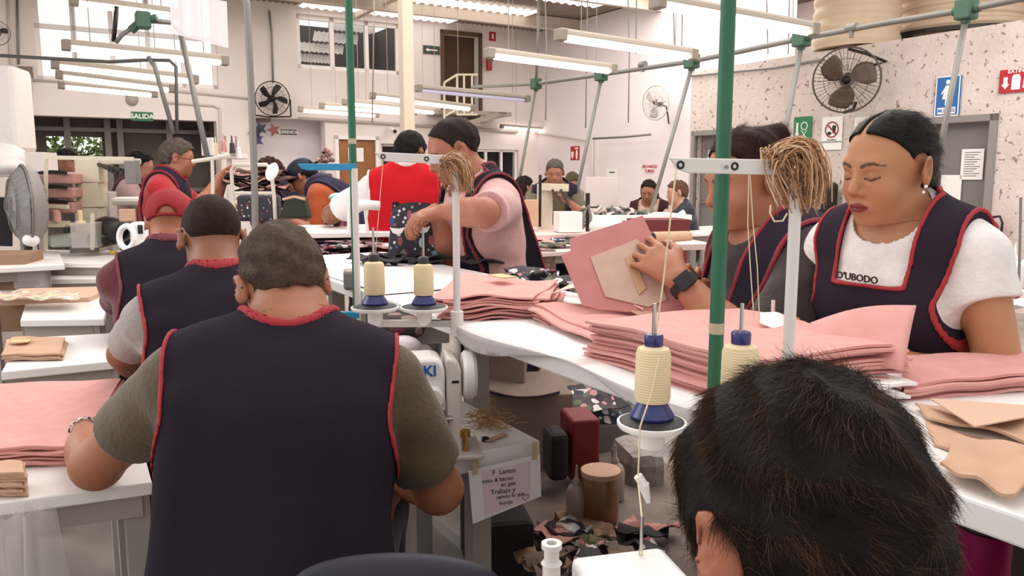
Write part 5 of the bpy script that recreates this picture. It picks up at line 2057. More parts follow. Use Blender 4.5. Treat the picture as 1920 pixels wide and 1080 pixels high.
mb = MB(); q = [pz(1742, 776), pz(1925, 790), pz(1925, 812), pz(1825, 832)]
mb.prism([(p.x - q[0].x, p.y - q[0].y) for p in q], Vector((q[0].x, q[0].y, ZT + .022)), (1, 0, 0), (0, 1, 0), UPZ * .002)
tag(mb.build('envelope_flap', mat('kraft_light', '#cfac95', rough=.7)), 'triangular kraft flap on the upper envelope at right', 'envelope')

# ---- the folder held by the woman in brown
F0 = [P(1052, 470, 1.92), P(1125, 590, 1.80), P(1285, 590, 1.76), P(1215, 408, 1.95)]
ft = thing('pink_folder', 'large pink folder with beige pocket held up by the woman in brown', 'folder', P(1170, 590, 1.8))


def quad_px(mb, pts, d0, th=.003):
    """polygon in the folder's own plane"""
    n_ = (F0[1] - F0[0]).cross(F0[3] - F0[0]).normalized()
    if n_.y > 0:
        n_ = -n_
    w = []
    for x, y in pts:
        r = ray(x, y)
        s_ = (F0[0] + n_ * d0 - CAM).dot(n_) / r.dot(n_)
        w.append(CAM + r * s_)
    m_ = len(w)
    mb.add(w + [p - n_ * th for p in w], [tuple(range(m_)), tuple(range(2 * m_ - 1, m_ - 1, -1))] + [(i, i + m_, (i + 1) % m_ + m_, (i + 1) % m_) for i in range(m_)])


mb = MB(); quad_px(mb, [(1068, 448), (1205, 404), (1222, 440), (1285, 585), (1240, 590), (1122, 580), (1092, 572), (1052, 478), (1070, 470)], 0)
mb.build('cover', mat('rose_felt', '#bf7f7e', rough=.9, noise='#b57473', nscale=20), ft)
mb = MB(); quad_px(mb, [(1107, 482), (1195, 448), (1232, 500), (1250, 562), (1215, 575), (1135, 556)], .004)
mb.build('pocket', mat('beige_lining', '#c4a493', rough=.7, noise='#b8978a', nscale=20), ft)
mb = MB(); quad_px(mb, [(1172, 482), (1186, 478), (1212, 540), (1198, 552)], .008)
mb.build('strip', mat('tan_strip', '#bb9571', rough=.7), ft)
mb = MB(); quad_px(mb, [(1205, 595), (1180, 582), (1265, 586), (1268, 592)], .004); mb.build('lower_edge', kraft, ft)

# ---- sewing tables on the left
t1 = table('white sewing table with the paper note taped to its edge', .42, 1.03, 1.58, 2.12, .76, .045, [(.5, 1.66), (.92, 1.70), (.5, 2.05), (.92, 2.05)], lw=.05, apron=.05)
def ptable(label, px4, z, legs=True, th=.03, m=None):
    q = [PZ(x, y, z) for x, y in px4]
    c = sum(q, Vector()) / 4
    tt = thing('work_table', label, 'table', (c.x, c.y, 0))
    mb = MB()
    mb.add([p for p in q] + [p - UPZ * th for p in q], [(3, 2, 1, 0), (4, 5, 6, 7), (0, 1, 5, 4), (1, 2, 6, 5), (2, 3, 7, 6), (3, 0, 4, 7)])
    mb.build('tabletop', m or lam, tt, bevel=.004)
    if legs:
        for p in q:
            p = c + (p - c) * .84
            mb = MB(); mb.box((p.x, p.y, (z - th) / 2), (.05, .05, z - th), YAW); mb.build('leg', legm, tt)
    mb = MB()
    for i in range(4):
        a, b = c + (q[i] - c) * .9, c + (q[(i + 1) % 4] - c) * .9
        mb.bar(a - UPZ * (th + .03), b - UPZ * (th + .03), .02, .055)
    mb.build('apron', legm, tt)
    return tt, q


ptable('nearest left white table with pink sheets and hanging plastic bag', [(-60, 950), (285, 903), (240, 735), (-60, 742)], .75)
ptable('small white side table with kraft folders, second on the left', [(2, 697), (216, 676), (250, 622), (38, 634)], .78)
ptable('white side table beyond the kraft folders, third on the left', [(38, 600), (196, 598), (200, 553), (52, 556)], .80)
ptable('white machine table below the cream rack, upper left', [(70, 492), (260, 494), (262, 470), (85, 468)], .88)
ptable('lower white slab table in front of the cream rack', [(72, 524), (215, 522), (218, 502), (82, 500)], .80)
# pink stack, left foreground
pl = [PZ(-40, 880, .755), PZ(150, 868, .755), PZ(226, 738, .755), PZ(-40, 748, .755)]
pile('pink sheet under the front man\'s hand on the nearest left table', 'sheet', 'pink sheets on the nearest left table', pl, pink_m, 8, .006, .004, seed=31, wave=.003, rot=.02, jit=.008)
pile('small beige card in the stack on the left table corner', 'card', 'beige cards at the left edge', [PZ(-40, 930, .755), PZ(54, 928, .755), PZ(52, 905, .755), PZ(-40, 905, .755)], kraft, 9, .006, .004, 'beige_card', seed=33, rot=.04, jit=.004)
pile('kraft folder in the small stack on the second left table', 'folder', 'kraft folders on the side table', [PZ(8, 676, .785), PZ(118, 674, .785), PZ(128, 642, .785), PZ(28, 642, .785)], kraft, 4, .006, .004, 'kraft_folder', seed=35, rot=.03, jit=.005)
mb = MB(); mb.box(PZ(40, 655, .785) + UPZ * .03, (.06, .05, .003), .3); tag(mb.build('yellow_label', MATS['yellow_card']), 'small yellow label on the kraft folders', 'label')
# plastic bag hanging from the near left table
tt = thing('plastic_bag', 'clear plastic bag hanging over the edge of the nearest left table', 'bag', PZ(60, 960, .4))
def bagf(u, v):
    a = PZ(-40 + 160 * u, 948 - 14 * u, .76)
    return a + Vector((.03 * math.sin(u * 14) * v, -.035 - .035 * math.sin(u * 22 + 1) * (.2 + v), -.45 * v + .01 * math.sin(u * 30)))
mb = MB(); mb.sheet(bagf, 40, 16); mb.build('bag', clear, tt, smooth=True)
mb = MB(); mb.sheet(lambda u, v: bagf(u, v * .9) + Vector((0, -.03 - .02 * math.sin(u * 17), 0)), 30, 12); mb.build('outer_fold', clear, tt, smooth=True)
# pen and bracelet area
mb = MB(); mb.tube([PZ(183, 792, .80), PZ(214, 786, .80)], .0035); tag(mb.build('pen', steel), 'thin silver pen beside the front man\'s hand', 'pen')
# glasses
def glasses(o_, label, colr='#1d1a1b', wire=False):
    H, hs = o_['H'], o_['hs']
    M = WM[o_['t'].name] @ H
    g = thing('eyeglasses', label, 'eyeglasses', M @ Vector((0, .1 * hs, 0)))
    gm = mat('frame_' + colr.strip('#'), colr, rough=.3)
    w = lambda x, y, z: M @ (Vector((x, y, z)) * hs)
    for s in (-1, 1):
        mb = MB()
        ring = [w(s * .033 + .026 * math.cos(a), .113 - abs(.033 + .026 * math.cos(a) * s) * .12, -.004 + .019 * math.sin(a)) for a in np.linspace(0, 2 * PI, 21)]
        mb.tube(ring, .0018 * hs, 5, caps=False); mb.build('rim', gm, g)
        mb = MB(); mb.tube([w(s * .06, .104, .004), w(s * .082, .05, .006), w(s * .085, -.005, .006), w(s * .084, -.03, -.012)], .002 * hs, 5); mb.build('temple', gm, g)
        mb = MB(); mb.v = []; c = w(s * .033, .109, -.004)
        mb.add([c] + ring[:-1], [(0, i + 1, (i + 1) % 20 + 1) for i in range(20)]); mb.build('lens', mat('lens', '#5a5452', rough=.05, alpha=.35), g)
    mb = MB(); mb.tube([w(-.008, .112, 0), w(0, .114, .002), w(.008, .112, 0)], .0018 * hs, 5); mb.build('bridge', gm, g)
    return g


glasses(m1, 'dark-framed glasses worn by the grey-haired man in front')
glasses(p4, 'thin glasses worn by the grey-haired man in the red T-shirt', '#3a2a26')

# ---- white sewing head on the note table
JUX = Vector((math.cos(D(10)), math.sin(D(10)), 0)); JUY = Vector((-math.sin(D(10)), math.cos(D(10)), 0))
JO = P(877, 826, 1.77); JO.z = .762
jm = thing('sewing_machine', 'white post-bed sewing machine with blue brand lettering beside the front man', 'sewing machine', JO)
def jp(x, y, z):
    return JO + JUX * x * .90 + JUY * y * .5 + UPZ * z * 1.08
def jbox(mb, x0, x1, y0, y1, z0, z1):
    mb.obox(jp((x0 + x1) / 2, (y0 + y1) / 2, (z0 + z1) / 2), JUX * (x1 - x0) / 2, JUY * (y1 - y0) / 2, UPZ * (z1 - z0) / 2)
mb = MB(); mb.prism([(-.235, .115), (-.05, .115), (-.05, .20), (-.056, .222), (-.07, .232), (-.21, .232), (-.228, .222), (-.235, .2)], jp(0, 0, 0), JUX, UPZ, JUY * .10)
mb.build('arm', white_m, jm, bevel=.012, smooth=True, autosm=.5)
mb = MB(); mb.prism([(-.047, .0), (-.012, .0), (-.012, .20), (-.02, .222), (-.032, .230), (-.047, .230)], jp(0, .0, 0), JUX, UPZ, JUY * .11)
mb.build('column', mat('warm_enamel', '#ddd5cf', rough=.35), jm, bevel=.008)
mb = MB(); mb.lathe([(0, 0), (.05, 0), (.056, .006), (.056, .022), (.05, .03), (.02, .034), (0, .034)], jp(-.010, .05, .172), JUX, 28); mb.build('handwheel', white_m, jm, smooth=True, autosm=.6)
mb = MB(); jbox(mb, -.118, -.075, .0, .07, .035, .118); mb.build('needle_head', white_m, jm, bevel=.006)
mb = MB(); jbox(mb, -.16, -.045, -.01, .06, .085, .092); mb.build('shelf_plate', steel, jm, bevel=.002)
mb = MB(); jbox(mb, -.30, .02, .0, .14, .0, .012); mb.build('bed', mat('bed_grey', '#bfb6b0', rough=.4), jm, bevel=.004)
mb = MB(); jbox(mb, -.070, -.05, .01, .05, .0, .085); jbox(mb, -.074, -.066, .0, .03, .02, .05); mb.build('looper', black_m, jm, bevel=.004)
mb = MB(); mb.tube([jp(-.006, .0, .0), jp(-.006, .0, .055)], .006); mb.lathe([(0, 0), (.012, .004), (.012, .018), (0, .022)], jp(-.006, 0, .04)); mb.build('tension_stud', brass, jm)
mb = MB(); mb.lathe([(0, 0), (.027, 0), (.027, .016), (.022, .02), (0, .02)], jp(-.09, -.001, .132), -JUY, 28); mb.build('dial', white_m, jm, smooth=True, autosm=.6)
mb = MB(); mb.lathe([(0, 0), (.006, 0), (.006, .003), (0, .003)], jp(-.087, -.021, .132), -JUY, 14); mb.build('dial_hole', black_m, jm)
mb = MB(); jbox(mb, -.038, -.022, -.002, .0, .16, .166); mb.build('slot', black_m, jm)
mb = MB(); jbox(mb, -.155, -.115, -.0015, .0, .128, .150); mb.build('yellow_label', mat('yellow_label', '#d8c98a'), jm)
text('JUKI', jp(-.112, -.003, .188), JUX, UPZ, .034, mat('juki_blue', '#2c63b5', rough=.4), parent=jm, bold=True, align='CENTER')
# table things: thread waste, tapes, note
tw = mat('tan_thread', '#b58d5c', rough=.8, noise='#9a7448', nscale=40)
rg = random.Random(6)
mb = MB()
for k in range(110):
    c = PZ(rg.gauss(918, 20), rg.gauss(795, 9), .765) + UPZ * rg.uniform(0, .02)
    pts = [c]
    for j in range(4):
        pts.append(pts[-1] + Vector((rg.uniform(-.02, .02), rg.uniform(-.02, .02), rg.uniform(-.004, .006))))
    mb.tube(pts, .0009, 3)
tag(mb.build('thread_waste', tw), 'tangle of tan thread waste on the sewing table', 'thread', kind='stuff')
mb = MB(); mb.box(PZ(930, 820, .765), (.07, .015, .003), .9); tag(mb.build('tape_strip', kraft), 'tan strip of tape on the sewing table top', 'tape')
mb = MB(); mb.lathe([(0, 0), (.009, 0), (.009, .008), (0, .01)], PZ(910, 826, .762)); tag(mb.build('table_knob', black_m), 'small dark knob on the sewing table near its front edge', 'knob')
# note taped to the apron
NR = BV
n0 = RM(.74, 1.565, .75)
nt_ = thing('taped_note', 'white paper note with handwriting and a heart taped under the table edge', 'note', n0)
cN = P(948, 910, 1.80)
nr = (P(1026, 880, 1.86) - P(872, 900, 1.76)).normalized()
nu = Vector((.0, -.04, 1)).normalized()
nn2 = nr.cross(nu).normalized()
mb = MB(); mb.prism([(-.096, .048), (.092, .068), (.096, -.040), (-.086, -.084)], cN, nr, nu, nn2 * .001); mb.build('sheet', paper_m, nt_)
mb = MB(); mb.prism([(-.062, .044), (.066, .054), (.066, -.040), (-.056, -.070)], cN + nn2 * .0012, nr, nu, nn2 * .0006); mb.build('pink_patch', mat('pale_pink_paper', '#e5cfd2', rough=.8), nt_)
def hand_line(s, x, y, sz):
    return text(s, cN + nr * x + nu * y + nn2 * .003, nr, nu, sz, ink_m, name='handwriting', parent=nt_, depth=.0006)
for s, x, y, sz in (('F  Lamos', -.005, .036, .017), ('voto & bacon', -.022, .018, .015), ('en gen', .006, .004, .015), ('Trabajo y', -.008, -.012, .017), ('vamos lo que', .012, -.026, .014), ('bonijo', -.0, -.042, .014)):
    hand_line(s, x, y, sz)
mb = MB()
hp_ = [(.052 + .0095 * (16 * math.sin(a) ** 3) / 16, -.036 + .0095 * (13 * math.cos(a) - 5 * math.cos(2 * a) - 2 * math.cos(3 * a) - math.cos(4 * a)) / 16) for a in np.linspace(0, 2 * PI, 25)]
mb.tube([cN + nr * a + nu * b + nn2 * .003 for a, b in hp_], .0006, 4, caps=False); mb.build('heart', ink_m, nt_)
for x, y in ((-.08, .06), (.075, .078)):
    mb = MB(); c = cN + nr * x + nu * y + nn2 * .004; mb.obox(c, nr * .007, nu * .022, nn2 * .0005); mb.build('tape', mat('masking_tape', '#cdb08f', rough=.7), nt_, bevel=.002)


# ---- thread cones and stands
cream_t = mat('cream_thread', '#ecd9b4', rough=.75, noise='#e3cda2', nscale=4)
# fine wound thread: horizontal ridges
w_ = cream_t.node_tree
wv = w_.nodes.new('ShaderNodeTexWave'); wv.bands_direction = 'Z'; wv.inputs['Scale'].default_value = 90
tcn = [n for n in w_.nodes if n.type == 'TEX_COORD'][0]
w_.links.new(tcn.outputs['Object'], wv.inputs['Vector'])
bn = w_.nodes.new('ShaderNodeBump'); bn.inputs['Strength'].default_value = .25; bn.inputs['Distance'].default_value = .002
w_.links.new(wv.outputs['Fac'], bn.inputs['Height']); w_.links.new(bn.outputs[0], w_.nodes['Principled BSDF'].inputs['Normal'])
cone_b = mat('cone_blue', '#2a2f6b', rough=.3, coat=.3)
disc_m = mat('disc_black', '#2b292b', rough=.6)


def cone(label, c, s, capc=cone_b):
    t = thing('thread_cone', label, 'thread cone', c)
    mb = MB(); mb.lathe([(.030 * s, 0), (.042 * s, .001), (.043 * s, .004), (.026 * s, .034 * s), (.02 * s, .036 * s)], c, n=28); mb.build('base', cone_b, t, smooth=True, autosm=.6)
    mb = MB(); mb.lathe([(.016 * s, .03 * s), (.0325 * s, .033 * s), (.0345 * s, .04 * s), (.0335 * s, .125 * s), (.030 * s, .136 * s), (.018 * s, .141 * s)], c, n=32); mb.build('thread', cream_t, t, smooth=True, autosm=.7)
    mb = MB(); mb.lathe([(.016 * s, .138 * s), (.018 * s, .142 * s), (.0185 * s, .16 * s), (.0165 * s, .164 * s), (.006 * s, .164 * s), (.005 * s, .15 * s)], c, n=20); mb.build('cap', capc, t, smooth=True, autosm=.6)
    return t


def stand(label, base, z0, ztop, arm_a, arm_b, eyes, discs, m, pw=.010, armh=.018, armt=.004, discr=.05, arm_m=None, bracket=True):
    """post with a flat eyelet arm and round cone trays"""
    t = thing('thread_stand', label, 'thread stand', Vector((base.x, base.y, z0)))
    mb = MB(); mb.tube([Vector((base.x, base.y, z0)), Vector((base.x, base.y, ztop))], pw, 14); mb.build('post', m, t, smooth=True, autosm=.8)
    d = (arm_b - arm_a).normalized(); up = Vector((0, 0, 1)); nr_ = d.cross(up).normalized()
    up = nr_.cross(d)
    L = (arm_b - arm_a).length
    mb = MB(); mb.prism([(-.006, armh * .9), (L, armh), (L, -armh), (.02, -armh), (.004, -armh * .5)], arm_a - nr_ * armt / 2, d, up, nr_ * armt); mb.build('arm', arm_m or m, t, bevel=.0015)
    nr2 = nr_ if nr_.y < 0 else -nr_
    for e in eyes:
        c = arm_a + d * L * e + nr2 * (armt / 2)
        mb = MB(); mb.tube([c + d * (armh * .42) * math.cos(a) + up * (armh * .42) * math.sin(a) for a in np.linspace(0, 2 * PI, 17)], armh * .16, 6, caps=False); mb.build('eyelet', black_m, t)
    for c in discs:
        mb = MB(); mb.lathe([(0, 0), (discr * .95, .001), (discr, .005), (discr, .009), (discr * .8, .010), (0, .008)], c - UPZ * .009, n=36); mb.build('tray', white_m, t, smooth=True, autosm=.6)
        mb = MB(); mb.lathe([(0, .001), (discr * .93, .001), (discr * .93, .004), (discr * .6, .009), (0, .009)], c - UPZ * .003, n=36); mb.build('pad', disc_m, t, smooth=True, autosm=.6)
        mb = MB(); mb.tube([c - UPZ * .01, c + UPZ * .135 * (discr / .05) + UPZ * .035], .0028, 8); mb.build('pin', steel, t)
        mb = MB(); mb.lathe([(.018, -.008), (.018, -.035), (.01, -.045), (0, -.045)], c, n=20); mb.build('tray_stem', white_m, t, smooth=True, autosm=.6)
    if bracket and discs:
        mb = MB()
        zb = discs[0].z - .04
        for c in discs:
            mb.bar(Vector((c.x, c.y, zb)), Vector((base.x, base.y, zb)), .016, .016)
        mb.lathe([(pw, -.03), (pw * 1.8, -.03), (pw * 1.8, .03), (pw, .03)], Vector((base.x, base.y, zb)), n=18)
        mb.build('bracket', m, t, bevel=.002)
    return t


def yarn(label, c, R, n=220, seed=2, drop=.6, cols=None):
    """hank of cords looped over the arm's end"""
    rg = random.Random(seed)
    mb = MB()
    for k in range(n):
        mb.col(rg.choice(cols or ['#cfa27a', '#b98a64', '#dcb994', '#a67a58', '#e6cbb0', '#8f6649']))
        a = rg.uniform(-1.1, 1.3)
        out = Vector((math.sin(a), -rg.uniform(-.6, .9), 0)).normalized() if True else None
        r0 = R * rg.uniform(.25, .8)
        top = c + Vector((rg.gauss(-.35, .3) * R, rg.gauss(0, .3) * R, R * rg.uniform(.3, 1.05)))
        p1 = top + out * r0 * .6 + UPZ * R * .1
        p2 = top + out * r0 * 1.25 - UPZ * R * .55
        p3 = c + out * r0 * rg.uniform(.7, 1.2) + Vector((R * rg.uniform(-.2, .75), 0, 0)) - UPZ * R * rg.uniform(.4, 1.5) * drop * 1.6
        p0 = c + Vector((-rg.uniform(.5, 1.0) * R, rg.gauss(0, .3) * R, rg.uniform(-.2, .5) * R))
        if k % 3:
            yo = rg.gauss(-.1, .45) * R
            k1, k2 = rg.uniform(.5, 1.0), rg.uniform(.3, 1.0)
            p1 = c + Vector((-.2 * R, yo, 1.5 * k1 * R))
            p2 = c + Vector((1.45 * k2 * R, yo, 1.1 * k1 * R))
            p3 = c + Vector((R * (1.15 * k2 + rg.gauss(0, .15)), yo * .6, -R * rg.uniform(.3, 1.7)))
        pts = []
        for i in range(9):
            t_ = i / 8
            b0 = p0 * (1 - t_) ** 3 + p1 * 3 * t_ * (1 - t_) ** 2 + p2 * 3 * t_ ** 2 * (1 - t_) + p3 * t_ ** 3
            pts.append(b0)
        mb.tube(pts, R * .021 * rg.uniform(.7, 1.3), 4)
    o = mb.build('yarn_bundle', mat('yarn', '#c9a878', rough=.9, attr=True), smooth=True)
    return tag(o, label, 'yarn')


DN = 1.05
postm = mat('stand_white', '#d9d4d0', rough=.4)
pb = P(1481, 600, DN)
c1, c2 = P(1222, 790, DN), P(1385, 742, DN)
c2.z = c1.z
stand('near white thread stand with eyelet arm crossing the green post', pb, .76, P(1481, 330, DN).z, P(1262, 309, DN - .04), P(1462, 314, DN), [.06, .56], [c1, c2], postm, pw=.0078, armh=.0098, discr=.047)
mb = MB(); mb.lathe([(0, 0), (.0025, 0), (.0025, .002), (0, .002)], P(1362, 313, DN - .026), (0, -1, 0)); tag(mb.build('rivet', grey_metal), 'small rivet on the near thread stand arm', 'rivet')
cone('cream thread cone with blue cap, left one on the near stand', c1 + UPZ * .006, .70)
cone('cream thread cone with blue cap, right one by the green post', c2 + UPZ * .006, .72)
yarn('large tan yarn bundle hanging on the near thread stand', P(1486, 308, DN), .036, 320, 3, .8)
# threads
thr = mat('cream_cord', '#e6d5b5', rough=.8)
def thread(label, pts, r=.0009, group=None):
    mb = MB(); mb.tube(pts, r, 5); return tag(mb.build('thread', thr), label, 'thread', group)
thread('cream thread from the left eyelet down to the left near cone', [P(1268, 318, DN - .05), P(1256, 420, DN - .04), P(1245, 520, DN - .02), P(1228, 640, DN)], .0012)
thread('thread hanging from the left near cone to the machine below', [P(1236, 668, DN - .04), P(1222, 735, DN - .05), P(1200, 800, DN - .06), P(1196, 900, 1.0), P(1203, 965, .95), P(1202, 1040, .85)], .0012)
thread('pair of fine threads hanging from the right eyelet, left strand', [P(1404, 322, DN - .01), P(1402, 420, DN), P(1408, 520, DN), P(1414, 600, DN)], .0007)
thread('pair of fine threads hanging from the right eyelet, right strand', [P(1406, 322, DN - .01), P(1412, 420, DN), P(1420, 500, DN), P(1424, 600, DN)], .0007)
thread('loop of white yarn dangling under the near bundle', [P(1445, 385, DN), P(1444, 400, DN - .01), P(1452, 415, DN - .01), P(1468, 414, DN), P(1476, 400, DN)], .0012)
mb = MB(); mb.tube([P(1196, 892, 1.0), P(1206, 908, 1.0)], .006, 8); mb.tube([P(1206, 908, 1.0), P(1216, 942, 1.0)], [.008, .003], 8)
tag(mb.build('thread_clip', white_m), 'white clip hanging on the thread below the near stand', 'clip')
# mid stand
DM = 1.86
pb = P(857, 600, DM)
d1, d2 = P(703, 575, DM), P(795, 566, DM)
d2.z = d1.z
stand('white thread stand with eyelet arm behind the front man', pb, .765, P(857, 320, DM).z, P(707, 293, DM - .04), P(842, 300, DM), [.08, .68], [d1, d2], postm, pw=.0085, armh=.0105, discr=.056)
cone('cream thread cone on the left tray behind the front man', d1 + UPZ * .006, .72, dark_s)
cone('cream thread cone on the right tray behind the front man', d2 + UPZ * .006, .68, dark_s)
yarn('small tan yarn bundle on the stand in front of the pink-shirted man', P(853, 312, DM), .036, 220, 5, .8)
thread('fine thread from the middle stand arm to its left cone', [P(719, 297, DM - .03), P(710, 400, DM), P(702, 505, DM)], .0008)
# blue armed stand with white post
DB = 2.38
mb = None
bt = stand('white post with two blue arms left of the white cones', P(672, 600, DB), .80, P(672, 316, DB).z, P(562, 313, DB - .02), P(668, 313, DB), [], [], postm, pw=.0095, armh=.010, armt=.012, arm_m=blue_p)
mb = MB(); mb.bar(P(600, 590, DB), P(675, 590, DB), .02, .02); mb.build('lower_arm', blue_p, bt, bevel=.003)
# green posts
def pole(label, x, d, r, z0=0.0, bands=()):
    b = P(x, 500, d)
    t = thing('green_post', label, 'post', (b.x, b.y, z0))
    mb = MB(); mb.tube([Vector((b.x, b.y, z0)), Vector((b.x, b.y, CEIL if d > 2 else 3.2))], r, 20); mb.build('pipe', green_pole, t, smooth=True, autosm=.8)
    for yy in bands:
        c = P(x, yy, d)
        mb = MB(); mb.tube([Vector((b.x, b.y, c.z - .008)), Vector((b.x, b.y, c.z + .008))], r * 1.06, 20); mb.build('tape_band', mat('band_beige', '#b9ab92', rough=.6), t)
    return t
pole('thick green vertical post in front of the woman in brown', 1348, 1.13, .0105, bands=(615,))
pole('thin green vertical post behind the blue-armed stand', 667, 2.45, .0115, bands=(265,))

# ---- near machine at the bottom edge
table('near white sewing table below the bottom edge of the picture', -.25, .70, .30, .80, .76, .04, [(-.2, .35), (.62, .35), (-.2, .75), (.62, .75)])
NO = P(1130, 1060, .84)
nm = thing('sewing_machine', 'white sewing machine top at the bottom edge with bobbin spindle', 'sewing machine', (NO.x, NO.y, .76))
nx = Vector((math.cos(D(14)), math.sin(D(14)), 0)); ny = Vector((-math.sin(D(14)), math.cos(D(14)), 0))
def np3(x, y, z): return Vector((NO.x, NO.y, 0)) + nx * x + ny * y + UPZ * z
mb = MB(); mb.obox(np3(0.026, -.03, .945), nx * .056, ny * .055, UPZ * .028); mb.build('arm', white_m, nm, bevel=.008, smooth=True, autosm=.5)
mb = MB(); mb.obox(np3(.06, -.03, .86), nx * .03, ny * .05, UPZ * .1); mb.build('column', white_m, nm, bevel=.006)
mb = MB(); mb.obox(np3(.0, -.02, .775), nx * .14, ny * .08, UPZ * .012); mb.build('bed', white_m, nm, bevel=.004)
s0 = P(1034, 1075, .84)
mb = MB(); mb.lathe([(.010, -.05), (.010, .010), (.012, .012), (.0085, .016), (.0085, .028), (.0115, .030), (.0115, .036), (.006, .036), (.005, .03)], s0, n=24); mb.build('bobbin_spindle', mat('spindle', '#d6d1cd', rough=.4), nm, smooth=True, autosm=.6)
mb = MB(); mb.lathe([(0, 0), (.006, 0), (.006, .002), (0, .002)], P(1142, 1060, .84)); mb.build('oil_cap', grey_metal, nm)
mb = MB(); mb.tube([P(1201, 1045, .86), P(1204, 968, .86)], .0022, 8); mb.build('thread_pin', steel, nm)

# ---- chair back behind the front man
tt = thing('work_chair', 'dark padded chair back at the bottom centre behind the front man', 'chair', P(740, 1075, 1.12).xy.to_3d())
cc = P(745, 1092, 1.12)
mb = MB(); mb.ell(cc, (.155, .03, .045), 24, 14); mb.build('backrest', mat('navy_vinyl', '#221f2e', rough=.6), tt, smooth=True)
sd = Vector((cc.x, cc.y + .22, .46))
mb = MB(); mb.ell(sd, (.21, .2, .035), 24, 10); mb.build('seat', MATS['navy_vinyl'], tt, smooth=True)
for sx, sy in ((-1, -1), (1, -1), (-1, 1), (1, 1)):
    mb = MB(); mb.tube([sd + Vector((sx * .15, sy * .14, -.02)), Vector((sd.x + sx * .18, sd.y + sy * .17, 0))], .013); mb.build('leg', black_m, tt)
mb = MB(); mb.tube([sd + Vector((0, -.19, 0)), cc + Vector((0, 0, -.02))], .014); mb.build('back_support', black_m, tt)

# ---- bag being finished on the table
bc = RM(1.27, 2.72, ZT + .012)
bc = PZ(785, 488, ZT + .01)
bag = thing('patterned_bag', 'charcoal backpack piece printed with colourful bugs standing on the table', 'bag', bc)
def bagv(u, v):
    a = 2 * PI * u
    w = .125 - .022 * v
    d = .075 - .02 * v
    x = w * math.copysign(abs(math.cos(a)) ** .55, math.cos(a))
    y = d * math.copysign(abs(math.sin(a)) ** .55, math.sin(a))
    return bc + Vector((x * (1 + .03 * math.sin(9 * a)), y, .225 * v + .012 * math.sin(a * 3) * v))
mb = MB(); mb.sheet(bagv, 48, 12); mb.build('body', bugs, bag, smooth=True)
mb = MB()
for (x, y) in ((745, 432), (793, 430)):
    mb = MB(); c = P(x, y, bc.y - .085); mb.prism([(-.03, .012), (0, .006), (.03, .012), (.018, -.010), (0, -.016), (-.018, -.010)], c, (1, 0, 0), UPZ, (0, -.002, 0))
    mb.build('butterfly_motif', white_s, bag)
mb = MB()
for k, (x, y, cl) in enumerate([(750, 452, '#8f4a52'), (808, 450, '#8f4a52'), (790, 455, '#9fb8c0'), (795, 415, '#8f8f5a'), (735, 415, '#40507c'), (768, 403, '#9c5a66'), (792, 478, '#7a3550'), (815, 478, '#5e8fb0'), (757, 476, '#6c675f')]):
    mb = MB(); c = P(x, y, bc.y - .086); mb.prism(circ(0, 0, .010, 12, .019), c, (1, 0, 0), UPZ, (0, -.002, 0))
    mb.build('bug_motif', mat('motif' + cl.strip('#'), cl, rough=.7), bag)
mb = MB(); mb.box(P(760, 390, bc.y) , (.04, .01, .03)); mb.build('tab', card, bag)
mb = MB()
rg = random.Random(2)
for k in range(12):
    c = P(788, 386, bc.y - .02) + Vector((rg.gauss(0, .014), rg.gauss(0, .01), rg.gauss(0, .008)))
    mb.ell(c, (.012, .01, .006), 8, 6)
mb.build('bow', mat('pink_ribbon', '#cf7f88', rough=.6), bag, smooth=True)
rg = random.Random(12)
for k in range(11):
    x, y = rg.uniform(700, 905), rg.uniform(486, 497)
    c = PZ(x, y, ZT + .01)
    e = rg.uniform(-.5, .5)
    a_, b_ = Vector((math.cos(e), math.sin(e), 0)) * rg.uniform(.06, .12), Vector((-math.sin(e), math.cos(e), 0)) * .03
    cloth_sheet('crumpled charcoal lining around the foot of the patterned bag', 'cloth', [c - a_ - b_, c + a_ - b_, c + a_ + b_, c - a_ + b_], mixed[3], 'lining_cloth', .012 + .007 * (k % 3), .004, .011, 6, group='charcoal lining pieces by the bag', seed=k + 50)
mb = MB(); mb.tube([P(865, 488, 3.1), P(885, 478, 3.1)], .012); tag(mb.build('marker_pen', dark_cloth), 'dark rolled strip beside the pink-shirted man\'s vest', 'strip')

# ---- heaps of printed cloth on the second table
rg = random.Random(22)
for k in range(64):
    x, lay = rg.uniform(545, 735), rg.randrange(9)
    z = .955 + .014 * lay
    c = PZ(x, rg.uniform(462, 500), .955)
    c.z = z
    e = rg.gauss(.35, .35)
    a_, b_ = Vector((math.cos(e), math.sin(e), 0)) * rg.uniform(.09, .17), Vector((-math.sin(e), math.cos(e), 0)) * rg.uniform(.06, .1)
    cloth_sheet('folded piece in the heap of printed cloth beyond the cones', 'cloth', [c - a_ - b_, c + a_ - b_, c + a_ + b_, c - a_ + b_], rg.choice(mixed), 'folded_cloth', 0, .009, .008, 6, group='heap of printed cloth', seed=k + 100)

# ---- helpers for the background goods
def blk(name, label, cat, px, d, dep, m, bevel=.004, yaw=.2, part='body', extra=None, group=None):
    """a box-shaped thing filling the picture rectangle px at distance d"""
    x0, y0, x1, y1 = px
    a, b = P(x0, y1, d), P(x1, y0, d)
    c = Vector(((a.x + b.x) / 2, d + dep / 2, a.z))
    t = thing(name, label, cat, c, 0, group)
    mb = MB(); mb.box((c.x, c.y, (a.z + b.z) / 2), ((b.x - a.x) / (abs(math.cos(yaw)) + .0), dep, b.z - a.z), yaw); mb.build(part, m, t, bevel=bevel)
    return t


